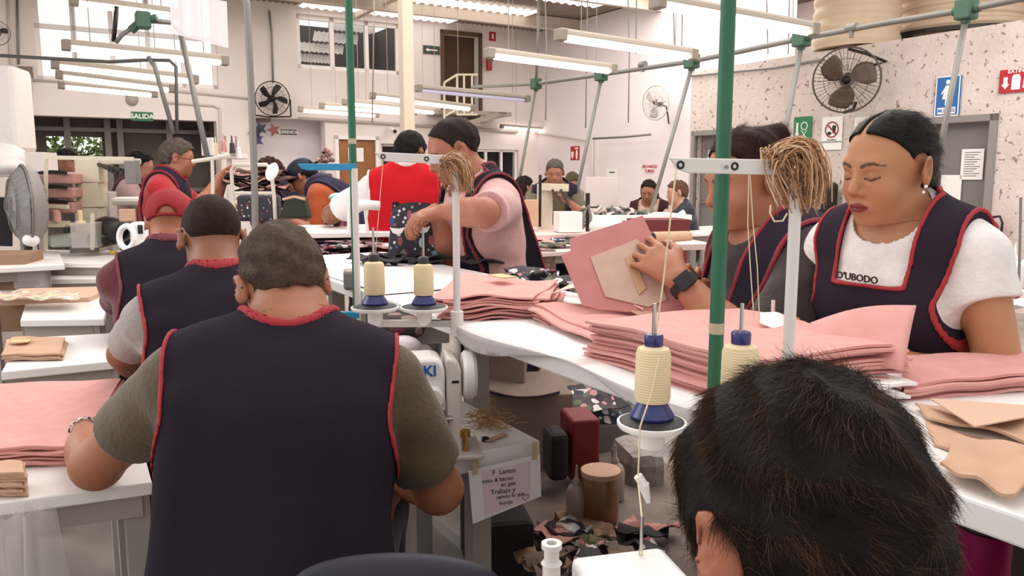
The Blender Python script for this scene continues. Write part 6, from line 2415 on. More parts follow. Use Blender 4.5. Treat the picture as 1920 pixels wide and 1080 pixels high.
def blk_legs(t, px, d, dep):
    for x in (px[0] + 6, px[2] - 6):
        for dy in (.04, dep - .04):
            c = P(x, px[3], d)
            mb = MB(); mb.box((c.x, c.y + dy, c.z / 2), (.04, .04, c.z), .2); mb.build('leg', legm, t)
    return t


def rod(name, label, cat, px, d, r, m, group=None):
    mb = MB(); mb.tube([P(x, y, d if not isinstance(d, (list, tuple)) else d[i]) for i, (x, y) in enumerate(px)], r, 8)
    return tag(mb.build(name, m, smooth=True, autosm=.8), label, cat, group)


# cream rack with shelves
D5 = 5.2
rk = thing('cream_rack', 'cream tubular rack over the white table, upper left', 'rack', P(160, 466, D5))
for x0, y0, x1, y1 in ((86, 295, 86, 468), (86, 295, 250, 298), (65, 385, 65, 468), (173, 400, 173, 468), (65, 385, 128, 388), (86, 418, 130, 418)):
    mb = MB(); mb.bar(P(x0, y0, D5), P(x1, y1, D5), .025); mb.build('tube', cream_m, rk)
mb = MB(); mb.box(P(105, 421, D5 + .1), (.24, .25, .02)); mb.build('shelf', cream_m, rk)
for k, y in enumerate((325, 352, 380)):
    t = blk('pink_bundle', ['topmost', 'middle', 'lowest'][k] + ' pink cloth bundle on the cream rack, upper left', 'bundle', (54, y, 125, y + 20), D5 + .05, .3, mat('dusty_pink', '#b98a80', rough=.85), .01)
    mb = MB(); mb.sheet(lambda u, v: P(50 + 76 * u, y + 2 - 8 * math.sin(u * 2.5), D5 + .04 + .3 * v), 10, 2, .02); mb.build('dark_cover', dark_cloth, t)
def blkp(parent, part, px, d, dep, m, yaw=.2, bevel=.004):
    x0, y0, x1, y1 = px
    a, b = P(x0, y1, d), P(x1, y0, d)
    mb = MB(); mb.box(((a.x + b.x) / 2, d + dep / 2, (a.z + b.z) / 2), (b.x - a.x, dep, b.z - a.z), yaw)
    return mb.build(part, m, parent, bevel=bevel)


cmach = thing('sewing_machine', 'tall cream industrial machine with a long arm behind the cream rack', 'sewing machine', P(157, 440, D5 + .3))
for k in range(3):
    blkp(cmach, 'housing', (138 + k * 2, 296 + k * 47, 176, 342 + k * 47), D5 + .25, .2, cream_m)
blkp(cmach, 'arm', (172, 297, 252, 308), D5 + .3, .1, cream_m)
blkp(cmach, 'needle_head', (232, 300, 250, 345), D5 + .2, .12, grey_metal)
for k in range(7):
    a = P(178 + k * 8, 305 + k * 2.4, D5 + .28)
    mb = MB(); mb.bar(a, P(205 + k * 7, 318 + (k % 3) * 4, D5 + .25), .018); mb.build('lever', mat('dark_steel', '#4a423d', rough=.5, metal=.4), cmach)
blkp(cmach, 'pedestal', (140, 436, 176, 640), D5 + .25, .2, legm)
blk('thread_cup', 'clear plastic container below the cream housing', 'container', (132, 418, 172, 465), D5 - .05, .15, clear)
blk('white_bundle', 'white and teal plastic bundle in the lower left of the rack', 'bundle', (88, 440, 128, 464), D5 + .02, .15, mat('milky_teal', '#bcc3bc', rough=.5), .02)
mb = MB(); c = P(107, 415, D5); mb.lathe([(0, 0), (.026, 0), (.026, .07), (.02, .075), (0, .075)], c); tag(mb.build('thread_spool', mat('pink_thread', '#c9948b')), 'pinkish thread spool standing on the cream rack shelf', 'spool')
mb = MB(); c = P(151, 420, D5); mb.lathe([(.04, 0), (.03, .02), (.016, .022), (.016, .09), (0, .09)], c); tag(mb.build('thread_spool', cream_t), 'cream thread spool on a black base in front of the cream housing', 'spool')
# standing fan seen from the side
c = P(46, 385, 5.0)
t = fan('grey round fan head on a black stand at the left edge', c, Vector((-.75, -.65, 0)), .25, 3, '#8b8683', '#77716e', wires=30, depth=.3)
mb = MB(); ax_ = Vector((-.75, -.65, 0)).normalized(); mb.lathe([(.245, 0), (.22, -.07), (.12, -.11), (0, -.12)], c, ax_, 28); mb.build('rear_cover', mat('fan_cover', '#8e8886', rough=.5), t, smooth=True)
mb = MB(); mb.lathe([(.24, .01), (.2, .05), (.1, .075), (0, .08)], c, ax_, 28); mb.build('mesh_cover', mat('fan_mesh', '#a39d9b', rough=.6, alpha=.55), t, smooth=True)

sp = thing('fan_stand', 'black slanting stand holding the grey fan at left', 'stand', P(55, 500, 4.9))
mb = MB(); mb.tube([P(25, 400, 5.05), P(52, 455, 4.95), P(56, 500, 4.9)], .025); mb.tube([P(56, 500, 4.9), Vector((P(56, 500, 4.9).x, 4.9, 0))], .02); mb.build('pole', black_m, sp)
mb = MB(); mb.ell(P(58, 450, 4.9), (.05, .04, .04)); mb.build('clamp', white_m, sp)
mb = MB(); mb.bar(P(8, 370, 5.1), P(8, 460, 5.1), .09); tag(mb.build('speaker_post', black_m), 'black upright post behind the fan at the left edge', 'post')
blk('cardboard_box', 'brown cardboard box at the left edge below the fan', 'box', (-60, 478, 28, 545), 4.5, .3, card)
blk('cardboard_box', 'brown cardboard box at the left edge by the third side table', 'box', (-30, 572, 40, 622), 3.9, .3, card)
blk('carton', 'white carton on the shelf at the far left', 'carton', (36, 285, 70, 322), 6.0, .3, mat('off_white', '#ddd5cf', rough=.7))
blk('carton', 'small tan carton leaning beside the white carton, far left', 'carton', (14, 283, 40, 300), 6.2, .3, mat('tan_carton', '#c6a58f', rough=.8))
blk_legs(blk('storage_shelf', 'grey shelf carrying cartons and sacks at the far left', 'shelf', (-60, 322, 70, 332), 5.9, .6, mat('shelf_grey', '#b7aca6')), (-60, 322, 70, 332), 5.9, .6)
t = thing('plastic_sack', 'bulky white plastic sack at the left edge above the fan', 'sack', P(5, 322, 5.9))
mb = MB(); mb.ell(P(0, 298, 6.0), (.2, .15, .12), 18, 12); mb.ell(P(15, 310, 5.95), (.12, .12, .07), 14, 10); mb.build('sack', mat('white_plastic', '#ece6e4', rough=.4, bump=.6, bscale=12), t, smooth=True)
blk('plastic_sheet', 'tall white plastic-wrapped stack at the far left edge', 'stack', (-40, 120, 9, 285), 6.4, .4, MATS['white_plastic'], .04)
blk('grey_sack', 'translucent grey sack hanging left of the slab table', 'sack', (24, 503, 78, 545), 4.5, .1, clear, .02)
mb = MB(); mb.sheet(lambda u, v: PZ(-30 + 180 * u, 560 - 14 * v, .86) + UPZ * .006 * math.sin(u * 19), 20, 3, .004); tag(mb.build('printed_sheet', printed('yellow_print', '#c4b09c', ['#d9cf9c', '#b98c84', '#ded4cf', '#8f9a7c'], 30, .5), smooth=True), 'creased printed sheet lying at the left edge', 'sheet')
blk_legs(blk('low_shelf', 'pale wooden board under the creased printed sheet', 'board', (-30, 560, 142, 572), 3.75, .4, MATS['tan_carton']), (-30, 560, 142, 572), 3.75, .4)
mb = MB(); mb.ell(PZ(212, 476, .885) + UPZ * .01, (.025, .02, .015)); tag(mb.build('wax_lump', mat('yellow_wax', '#d8c040', rough=.5)), 'small bright yellow lump on the upper left table', 'wax')
# black bag and white machine beside it
t = thing('black_bag', 'black slumped bag behind the red-capped man', 'bag', P(208, 462, 5.3))
mb = MB(); mb.ell(P(208, 432, 5.4), (.13, .12, .10), 20, 14); mb.ell(P(190, 447, 5.35), (.09, .1, .06), 16, 10); mb.build('body', mat('black_vinyl', '#241c1d', rough=.4, bump=.6, bscale=14), t, smooth=True)
t = thing('sewing_machine', 'white sewing machine just left of the red cap', 'sewing machine', P(255, 470, 4.55))
mb = MB(); mb.box(P(262, 442, 4.6), (.09, .1, .16), .3); mb.build('body', white_m, t, bevel=.02)
mb = MB(); mb.lathe([(.05, -.01), (.075, -.01), (.08, 0), (.075, .012), (.05, .012), (.05, -.01)], P(238, 445, 4.5), (-.5, -1, .1)); mb.build('handwheel', white_m, t, smooth=True)
mb = MB(); mb.box(P(263, 430, 4.53), (.02, .02, .05)); mb.build('dark_slot', black_m, t)
blk('cardboard_piece', 'folded cardboard piece above the white sewing machine', 'cardboard', (224, 392, 250, 415), 5.0, .03, kraft)
blk('machine_bed', 'white curved machine bed in front of the floral blouse', 'machine', (205, 370, 290, 385), 5.7, .2, white_m, .03)
blk('stand_box', 'grey cabinet behind the cream machine housing', 'cabinet', (172, 360, 196, 690), 5.9, .2, MATS['shelf_grey'] if 'shelf_grey' in MATS else legm)
blk('drink_box', 'pair of red and white striped cartons behind the cream housing', 'carton', (174, 333, 192, 360), 5.9, .08, mat('stripe_red', '#d9a094'))
table('background table under the machines at upper left', -2.3, .15, 5.2, 6.2, .90, .03, [(-2.2, 5.3), (.05, 5.3), (-2.2, 6.1), (.05, 6.1)])
# workplace of the red-shirted man
DQ = 4.9
frm_ = mat('frame_cream', '#cfc6bc', rough=.5)
fr = thing('tube_frame', 'white bent-tube frame with an oval disc, right of the red T-shirt', 'frame', P(480, 440, DQ))
mb = MB(); mb.tube([P(448, 438, DQ), P(437, 380, DQ), P(434, 318, DQ), P(440, 309, DQ), P(500, 309, DQ), P(508, 318, DQ), P(514, 370, DQ), P(517, 420, DQ)], .012, 8); mb.build('tube', frm_, fr, smooth=True)
mb = MB(); mb.tube([P(440, 362, DQ), P(515, 362, DQ)], .01); mb.build('cross_tube', frm_, fr)
mb = MB(); mb.lathe([(0, -.01), (.05, -.01), (.058, 0), (.05, .01), (0, .01)], P(510, 322, DQ - .05), (-.8, -1, .45), 24); mb.build('disc', white_fr, fr, smooth=True, autosm=.8)
rod('lamp_arm', 'white slanting lamp arm pointing at the grey-haired man', 'lamp', [(360, 303), (395, 298), (430, 291)], 4.8, .012, frm_)
rod('white_post', 'white upright post just right of the red T-shirt', 'post', [(398, 300), (399, 345), (397, 440)], 4.8, .011, frm_)
for k, (x, y, lab) in enumerate([(405, 268, 'pale thread spool on the rack right of the red T-shirt, leftmost'), (420, 262, 'pale thread spool on that rack, second'), (436, 266, 'thread spool on that rack, third from left'), (448, 275, 'thread spool on that rack, rightmost and lowest')]):
    c = P(x, y + 22, 6.4)
    mb = MB(); mb.lathe([(0, 0), (.024, 0), (.018, .08), (.006, .09), (.004, .14), (0, .14)], c, n=12); tag(mb.build('thread_spool', [cream_t, pink_m, dark_s, white_s][k]), lab, 'spool')
blk('spool_rack', 'white spool rack between the entrance and the alcove', 'rack', (400, 289, 456, 298), 6.4, .12, white_fr)
rod('rack_post', 'white post carrying the spool rack', 'post', [(430, 296), (431, 430)], 6.46, .02, white_fr)
blk('patterned_bag', 'bug-printed bag behind the white tube frame', 'bag', (442, 366, 514, 415), 5.1, .2, bugs, .02)
t = thing('green_pouch', 'dark green pouch in front of the orange shirt', 'bag', P(550, 408, 4.9))
mb = MB(); mb.prism([(-.10, -.08), (.09, -.08), (.06, .06), (-.05, .06)], P(551, 386, 4.9), (1, 0, 0), UPZ, (0, .1, 0)); mb.build('pouch', mat('dark_green_cloth', '#2b3026', rough=.8), t, bevel=.02)
mb = MB(); mb.tube([P(530, 374, 4.9), P(552, 369, 4.9), P(572, 374, 4.9)], .008); mb.build('rim', kraft, t)
for k in range(9):
    c = P(rg.uniform(455, 535), 354 - 3.4 * k * 1.2, 5.5)
    cloth_sheet('draped brown and pink cloth in front of the wavy-haired woman', 'cloth', [c + Vector(q) for q in ((-.16, -.1, 0), (.14, -.1, 0), (.16, .12, 0), (-.14, .12, 0))], [dark_cloth, pink_m, mat('brown_cloth', '#5d3d35', rough=.8)][k % 3], 'draped_cloth', 0, .012, .02, 8, group='draped cloth by the wavy-haired woman', seed=k + 200)
t = thing('hanging_cloth', 'pink and white floral cloth hanging beside the green post', 'cloth', P(637, 470, 4.6))
mb = MB(); mb.sheet(lambda u, v: P(625 + 28 * u, 380 + 78 * v, 4.6) + Vector((0, .02 * math.sin(u * 9), 0)), 12, 8); mb.build('cloth', floral, t, smooth=True)
t = thing('teal_bundle', 'pale teal wrapped bundle beside the orange-shirted person', 'bundle', P(636, 378, 5.2))
mb = MB(); mb.ell(P(636, 370, 5.2), (.07, .06, .03)); mb.build('bundle', mat('pale_teal', '#a9cfd0', rough=.5), t, smooth=True)
# white arm machine between green post and red vest
t = thing('sewing_machine', 'white arm machine between the green post and the red vest', 'sewing machine', P(695, 450, 4.0))
mb = MB(); mb.tube([P(662, 382, 4.0), P(712, 386, 4.0)], .024, 12); mb.build('arm', white_m, t, smooth=True)
mb = MB(); mb.bar(P(658, 380, 4.0), P(658, 440, 4.0), .03); mb.bar(P(684, 390, 4.0), P(690, 440, 4.0), .012); mb.build('column', white_m, t)
blk_legs(blk('machine_table', 'work table under the machine beside the red vest', 'table', (520, 436, 740, 446), 4.1, .7, lam), (520, 436, 740, 446), 4.1, .7)
blk('bow_tool', 'pair of grey metal pliers and clamps behind the left cone', 'tool', (640, 508, 664, 545), 2.5, .08, grey_metal, .01)
blk('cloth_bundle', 'dark maroon and black scraps below the cone trays', 'cloth', (700, 598, 785, 640), 2.05, .2, printed('dark_scraps', '#2a2023', ['#5b2b33', '#15131a', '#8a6f6c', '#3b3030'], 24, .5), .03)
blk('shelf_box', 'pale box with blue front below the right cone tray', 'box', (775, 595, 835, 645), 2.15, .1, mat('greyish', '#aaa29f'))
t = thing('crumpled_paper', 'crumpled white paper on the sewing table behind the machine', 'paper', P(760, 660, 2.0))
mb = MB(); mb.ell(P(755, 650, 2.05), (.05, .04, .03), 12, 8); mb.ell(P(775, 655, 2.1), (.05, .03, .02), 12, 8); mb.build('paper', mat('crumple', '#e6dbe0', rough=.7, bump=1.0, bscale=25), t, smooth=True)
mb = MB(); mb.sheet(lambda u, v: PZ(640 + 200 * u, 640 - 30 * v, .80) + UPZ * .01 * math.sin(u * 9), 10, 4, .01); tag(mb.build('pink_cloth', pink_m, smooth=True), 'pale pink cloth strip on the table behind the front man', 'cloth')
# wrist watch and bracelets
def cuff(o_, side_, label, cat, m, r=.033, wid=.012, face=None, off=.02, name='wrist_watch'):
    Sj, El, W_, fa = o_['info'][side_]
    M = WM[o_['t'].name]
    c = M @ (W_ - fa * off); ax = (M.to_3x3() @ fa).normalized()
    t = thing(name, label, cat, c)
    mb = MB(); mb.lathe([(r, -wid), (r * 1.08, -wid), (r * 1.08, wid), (r, wid), (r, -wid)], c, ax, 24); mb.build('strap', m, t, smooth=True, autosm=.6)
    if face:
        f = Vector(face).normalized(); f = (f - ax * f.dot(ax)).normalized()
        mb = MB(); mb.obox(c + f * r * 1.12, ax * .018, f * .005, f.cross(ax) * .02); mb.build('face', black_m, t, bevel=.003)
    return t
cuff(w1, 'L', 'black square watch on the wrist of the woman in brown', 'watch', black_m, .034, .010, face=(-.1, -1, .2))
cuff(m1, 'L', 'black and white beaded bracelet on the front man\'s left wrist', 'bracelet', printed('beads', '#d8d0c8', ['#1d1a1b', '#2b2727', '#e6e0da', '#1d1a1b'], 120, .6), .033, .006, name='bracelet')
# ring and earring
M = WM[w2['t'].name] @ w2['H']
for sx, nm in ((-1, 'left'), ):
    t = thing('earring', 'two small pearl studs in the ear of the writing woman', 'earring', M @ (Vector((sx * .088, .0, -.035)) * w2['hs']))
    mb = MB(); mb.ell(M @ (Vector((-.0945, .003, -.033)) * w2['hs']), (.0035,) * 3); mb.build('upper_stud', mat('pearl', '#f4efe8', rough=.2), t, smooth=True)
    mb = MB(); mb.ell(M @ (Vector((-.091, .006, -.044)) * w2['hs']), (.003,) * 3); mb.build('lower_stud', MATS['pearl'], t, smooth=True)
mb = MB(); a = P(1440, 603, 1.60); mb.tube([a + UPZ * -.02 + Vector((.01, 0, 0)), P(1450, 563, 1.62)], .004); tag(mb.build('pencil', mat('pale_pencil', '#d9c9c0')), 'pale pencil in the hand of the writing woman', 'pencil')
# rear panel of the tabard standing out behind the arm
def backpanel(u, v):
    A_, B_, C_, D_ = P(1800, 436, 1.78), P(1838, 470, 1.72), P(1882, 560, 1.70), P(1838, 620, 1.74)
    e0 = P(1792, 455, 1.80) * (1 - v) + P(1822, 640, 1.80) * v
    k_ = v * 3
    ed = [A_, B_, C_, D_]
    i_ = min(int(k_), 2)
    e1 = ed[i_] * (1 - (k_ - i_)) + ed[i_ + 1] * (k_ - i_)
    return e0 * (1 - u) + e1 * u


w2i = WM[w2['t'].name]
mb = MB(); mb.sheet(backpanel, 6, 18, .003); bp = mb.build('vest_rear_panel', MATS['vest_2c222d'], w2['t'], smooth=True)
mb = MB(); mb.tube([backpanel(1, v / 18) for v in range(19)], .0055, 8); mb.build('panel_piping', MATS['piping_a32b33'], bp, smooth=True)
# lettering across the T-shirt, leopard brown
def surf_depth(o_, part, px, py, rad=9):
    ob = [c for c in o_['t'].children if c.name.split('.')[0] == part][0]
    n_ = len(ob.data.vertices); v = np.zeros(n_ * 3); ob.data.vertices.foreach_get('co', v); v = v.reshape(-1, 3)
    M_ = np.array(WM[o_['t'].name]); w = v @ M_[:3, :3].T + M_[:3, 3] - np.array(CAM)
    fwd = w @ np.array([0, CP, -SP]); up_ = w @ np.array([0, SP, CP])
    X_ = 960 + FPX * w[:, 0] / fwd; Y_ = 540 - FPX * up_ / fwd
    k_ = (abs(X_ - px) < rad) & (abs(Y_ - py) < rad) & (fwd > 0)
    return w[k_, 1].min() if k_.any() else 1.5


ta, tb = P(1572, 526, surf_depth(w2, 'shirt', 1572, 526)), P(1640, 537, surf_depth(w2, 'shirt', 1640, 537))
tm_ = P(1606, 521, min(surf_depth(w2, 'shirt', x_, 531) for x_ in (1580, 1606, 1632)) - .004)
text("O'UBODO", tm_, tb - ta, UPZ, .019, mat('leopard_brown', '#3b2a22', rough=.8), parent=w2['t'], bold=True)
# red cap
M = WM[m3['t'].name] @ m3['H']; hs_ = m3['hs']
capt = thing('baseball_cap', 'dark red baseball cap worn backwards-strap facing us', 'cap', M @ (Vector((0, 0, .05)) * hs_))
capm_ = mat('cap_red', '#8f1f27', rough=.8, bump=.2, bscale=120)
V = Vol([-.14, -.14, -.06], [.14, .22, .16], .006)
V.prim(ell_((0, -.012, .035), (.088, .108, .098)))
X, Y, Z = V.ax[0][:, None, None], V.ax[1][None, :, None], V.ax[2][None, None, :]
V.V = np.maximum(V.V, (-.004 - Z + 0 * X + 0 * Y).astype(np.float32))
V.V = np.maximum(V.V, ((.042 - np.sqrt(X ** 2 + (Z + .002) ** 2) - .008) * np.where(Y < -.03, 1, -1)).astype(np.float32) * 1.0)
ps, Fc = V.mesh()
R4 = M.to_3x3()
MM = np.array(WM[capt.name].inverted() @ M)
ps = (ps * hs_) @ MM[:3, :3].T + MM[:3, 3]
np_mesh('crown', ps, Fc, capm_, capt)
Mc = lambda x, y, z: M @ (Vector((x, y, z)) * hs_)
mb = MB(); mb.tube([Mc(-.045, -.092, .002), Mc(0, -.110, -.001), Mc(.045, -.092, .002)], .006, 8); mb.build('strap', capm_, capt)
mb = MB(); mb.sheet(lambda u, v: Mc(-.075 + .15 * u, .06 + .11 * v * math.sin(PI * (.15 + .7 * u)), .03 - .02 * v), 12, 5, .003); mb.build('visor', capm_, capt, smooth=True)
M = WM[p5['t'].name] @ p5['H']
ct = thing('navy_cap', 'dark navy cap on the bent-over person in orange', 'cap', M @ Vector((0, 0, .05)))
mb = MB(); mb.ell(M @ Vector((0, -.01, .045)), (.09, .11, .085), 20, 12, R=(WM[p5['t'].name] @ p5['H']).to_3x3()); mb.build('crown', mat('navy_cap', '#15182a', rough=.7), ct, smooth=True)
mb = MB(); Mp = lambda x, y, z: M @ Vector((x, y, z))
mb.sheet(lambda u, v: Mp(-.07 + .14 * u, -.06 - .1 * v * math.sin(PI * (.15 + .7 * u)), .03 - .01 * v), 10, 4, .003); mb.build('visor', MATS['navy_cap'], ct, smooth=True)

# ---- under the cutting table
SH = table('low grey shelf board under the cutting table, littered with scraps', 1.22, 1.95, 1.0, 2.35, .35, .025, [(1.3, 1.1), (1.85, 1.1), (1.3, 2.25), (1.85, 2.25)], m=mat('dirty_board', '#7d6e66', rough=.7, noise='#5d4f48', nscale=8), apron=0, lw=.04, name='low_shelf', cat='shelf')
blk('cardboard_box', 'tall grey-brown cardboard box right of the table leg', 'box', (905, 742, 1062, 905), 2.75, .35, dcard, yaw=.15)
t = blk('cardboard_flap', 'upright cardboard flap leaning behind the grey-brown box', 'cardboard', (905, 655, 985, 745), 2.95, .02, dcard, yaw=-.4)
mb = MB(); mb.sheet(lambda u, v: P(915 + 135 * u, 732 + 12 * math.sin(u * 3) - 5 * v, 2.72 + .3 * v), 10, 4, .006); tag(mb.build('purple_sheet', mat('purple_sheet', '#3a2530', rough=.7), smooth=True), 'dark purple sheet lying over the grey-brown cardboard box', 'sheet')
blk('red_bin', 'dark red bin between the cardboard box and the printed scraps', 'bin', (1062, 788, 1118, 905), 2.55, .16, mat('bin_red', '#6d141c', rough=.6), .01)
blk('black_sack', 'black bag hanging left of the dark red bin', 'bag', (1024, 815, 1062, 905), 2.5, .12, dark_cloth, .02)
for k in range(10):
    x, y = rg.uniform(1065, 1150), rg.uniform(738, 790)
    c = P(x, y, 3.0 + .02 * k)
    e = rg.uniform(-.6, .6)
    a_, b_ = Vector((math.cos(e), math.sin(e) * .5, rg.uniform(-.2, .2))) * .08, Vector((-math.sin(e), math.cos(e), .4)) * .06
    cloth_sheet('glossy printed scrap in the heap above the dark red bin', 'scrap', [c - a_ - b_, c + a_ - b_, c + a_ + b_, c - a_ + b_], mixed[[0, 3, 6, 5][k % 4]], 'printed_scrap', 0, .003, .01, 5, group='printed scraps above the red bin', seed=k + 300)
blk('scrap_crate', 'grey crate under the heap of printed scraps', 'crate', (1060, 800, 1170, 950), 2.95, .3, mat('crate_grey', '#5f5550', rough=.8))
gl = mat('glue_amber', '#8a6244', rough=.3, noise='#6d4a32', nscale=14)
c = PZ(1125, 975, .352)
t = thing('glue_tub', 'amber glue tub between two glue bottles on the low shelf', 'tub', c)
mb = MB(); mb.lathe([(0, 0), (.05, 0), (.056, .01), (.058, .15), (.054, .155), (.050, .15), (0, .14)], c, n=28); mb.build('tub', gl, t, smooth=True, autosm=.7)
mb = MB(); mb.lathe([(.059, .145), (.061, .15), (.061, .162), (.05, .164), (0, .16)], c, n=28); mb.build('lid', kraft, t, smooth=True, autosm=.7)
def bottle(label, c, s, m):
    t = thing('glue_bottle', label, 'bottle', c)
    mb = MB(); mb.lathe([(0, 0), (.028 * s, 0), (.031 * s, .006 * s), (.031 * s, .09 * s), (.024 * s, .108 * s), (.012 * s, .118 * s)], c, n=24); mb.build('bottle_body', m, t, smooth=True, autosm=.8)
    mb = MB(); mb.lathe([(.013 * s, .116 * s), (.013 * s, .128 * s), (.006 * s, .135 * s), (.0025 * s, .175 * s), (0, .176 * s)], c, n=16); mb.build('nozzle', m, t, smooth=True, autosm=.8)
    return t
amb = mat('bottle_grey', '#9a8880', rough=.3)
bottle('grey glue bottle standing in front of the amber tub', PZ(1080, 975, .352), 1.0, amb)
bottle('taller glue bottle standing behind the amber tub', PZ(1152, 935, .352), 1.05, amb)
for k in range(26):
    x, y = rg.uniform(985, 1235), rg.uniform(985, 1078)
    c = PZ(x, y, .36 + .006 * (k % 5))
    e = rg.uniform(0, 3)
    a_, b_ = Vector((math.cos(e), math.sin(e), 0)) * rg.uniform(.03, .09), Vector((-math.sin(e), math.cos(e), 0)) * rg.uniform(.02, .05)
    cloth_sheet('scrap of leather or cloth strewn on the low shelf', 'scrap', [c - a_ - b_, c + a_ - b_, c + a_ + b_, c - a_ + b_], [card, mat('maroon_scrap', '#4c2226'), dark_cloth, mat('olive_scrap', '#5f5a33'), pink_d, mixed[0], clear, dcard][k % 8], 'leather_scrap', .004, .004, .012, 5, group='scraps on the low shelf', seed=k + 400)
blk('cardboard_tray', 'flat tan cardboard piece on the low shelf in front of the glue', 'cardboard', (1050, 985, 1130, 1020), 2.25, .12, card)
# boxes and bags filling the ground behind the low shelf
blk('plastic_sack', 'shiny grey plastic sack behind the glue bottles', 'sack', (1165, 850, 1245, 960), 2.6, .25, mat('shiny_grey', '#7a706b', rough=.25, bump=.8, bscale=18), .05)
blk('dark_crate', 'dark crate under the sewing table with the note', 'crate', (870, 985, 985, 1120), 2.1, .3, dark_cloth, .02)
# floor stripe
mb = MB()
a, b = PZ(940, 640, .002), PZ(1200, 730, .002)
n_ = 26
for k in range(n_):
    p, q = a + (b - a) * k / n_, a + (b - a) * (k + .55) / n_
    s_ = Vector((-(b - a).y, (b - a).x, 0)).normalized() * .05
    mb.add([p - s_, q - s_ + (b - a) / n_ * .4, q + s_ + (b - a) / n_ * .4, p + s_], [(0, 1, 2, 3)])
struct(mb.build('floor_marking', mat('hazard_yellow', '#a5935c', rough=.8)))

# ---- right side: small table with bottles, pink tub
tr = table('white-topped table with black legs at the right edge', 3.45, 4.35, .2, 1.35, .78, .03, [(3.5, 1.25), (3.5, .3), (4.3, 1.25), (4.3, .3)], lw=.03, lm=black_m, apron=.035)
bottle('white glue bottle on the right-hand table', PZ(1897, 548, .78), 1.5, white_m)
bottle('white glue bottle behind the first on the right-hand table, cut by the edge', PZ(1925, 545, .78), 1.5, white_m)
rg = random.Random(31)
for k in range(7):
    c = PZ(rg.uniform(1850, 1925), rg.uniform(535, 580), .79)
    e = rg.uniform(0, 3); a_, b_ = Vector((math.cos(e), math.sin(e), 0)) * .1, Vector((-math.sin(e), math.cos(e), 0)) * .07
    cloth_sheet('pale crumpled wrapper on the right-hand table', 'wrapper', [c - a_ - b_, c + a_ - b_, c + a_ + b_, c - a_ + b_], [paper_m, pink_m, clear][k % 3], 'wrapper', .01 * (k % 3), .003, .02, 6, group='wrappers on the right-hand table', seed=k + 500)
rod('bottle_rod', 'thin upright rod behind the white glue bottles', 'rod', [(1914, 370), (1912, 470), (1910, 540)], 3.7, .006, grey_metal)
t = thing('stool', 'dark stool under the right-hand table', 'stool', P(1895, 690, 4.6).xy.to_3d())
c = P(1895, 690, 4.6)
mb = MB(); mb.lathe([(0, -.02), (.17, -.02), (.18, 0), (.16, .03), (0, .03)], c, n=24); mb.build('seat', black_m, t)
for k in range(4):
    a = k * PI / 2 + .4
    mb = MB(); mb.tube([c + Vector((math.cos(a), math.sin(a), 0)) * .13, Vector((c.x + math.cos(a) * .18, c.y + math.sin(a) * .18, 0))], .011); mb.build('leg', black_m, t)
c = P(1850, 1035, 1.35)
t = thing('magenta_tub', 'magenta plastic tub with dark lid under the table at bottom right', 'tub', Vector((c.x, c.y, c.z - .06)))
mb = MB(); mb.lathe([(0, -.06), (.04, -.06), (.05, .05), (0, .05)], c, n=24); mb.build('tub', mat('magenta', '#a3145e', rough=.4), t, smooth=True, autosm=.6)
mb = MB(); mb.lathe([(.05, .045), (.053, .05), (.05, .062), (0, .064)], c, n=24); mb.build('lid', black_m, t, smooth=True, autosm=.6)
c0 = Vector((c.x, c.y, c.z - .06))
mb = MB(); mb.obox(c0 - UPZ * (c0.z / 2 + .002), BV * .14, WV * .14, UPZ * (c0.z / 2 - .002)); tag(mb.build('cardboard_box', card), 'cardboard box carrying the magenta tub at bottom right', 'box')
mb = MB(); c = P(1905, 1040, 1.15); mb.obox(Vector((c.x + .1, c.y, .5)), BV * .1, WV * .05, UPZ * .47); tag(mb.build('display_board', mat('dark_brown', '#2b2420')), 'dark board standing in the bottom right corner', 'board')

# ---- far right background benches
table('background bench with pink scraps right of the pink-shirted man', 2.75, 3.75, 4.4, 5.2, .90, .03, [(2.85, 4.5), (3.65, 4.5), (2.85, 5.1), (3.65, 5.1)], m=mat('pinkish_top', '#d6bdb8', rough=.5), lw=.07)
for k in range(14):
    c = RM(rg.uniform(2.9, 3.6), rg.uniform(4.5, 5.1), .905)
    e = rg.uniform(-.3, .8); a_, b_ = Vector((math.cos(e), math.sin(e), 0)) * .12, Vector((-math.sin(e), math.cos(e), 0)) * .05
    cloth_sheet('pink and grey scrap on the background bench', 'scrap', [c - a_ - b_, c + a_ - b_, c + a_ + b_, c - a_ + b_], mixed[k % 7], 'bench_scrap', .01 * (k % 4), .005, .01, 5, group='scraps on the background bench', seed=k + 600)
blk('floor_crate', 'crate of scraps under the background bench', 'crate', (965, 470, 1035, 520), 5.3, .3, printed('crate_scraps', '#6a5650', ['#c49a98', '#3a3230', '#d9cccb', '#8a6a60'], 18, .5))
table('background bench carrying the tall cream machine column', 3.2, 4.8, 5.1, 6.2, .955, .03, [(3.3, 5.2), (4.7, 5.2), (3.3, 6.1), (4.7, 6.1)], m=mat('pinkish_top', '#d6bdb8', rough=.5))
table('long background table in front of the seated women', 4.9, 7.6, 5.6, 6.4, .86, .03, [(5, 5.7), (7.5, 5.7), (5, 6.3), (7.5, 6.3)])
t = blk('sewing_machine', 'tall cream machine column in front of the olive-shirted man', 'machine', (1009, 345, 1035, 432), 6.7, .15, cream_m, yaw=.1)
mb = MB(); mb.bar(P(1012, 350, 6.7), P(1066, 352, 6.7), .07, .06); mb.build('arm', cream_m, t)
mb = MB()
for k in range(6):
    mb.bar(P(1036 + k * 5, 355 + (k % 3) * 6, 6.65), P(1042 + k * 6, 385 - (k % 2) * 10, 6.65), .02)
mb.build('linkage', MATS['dark_steel'], t)
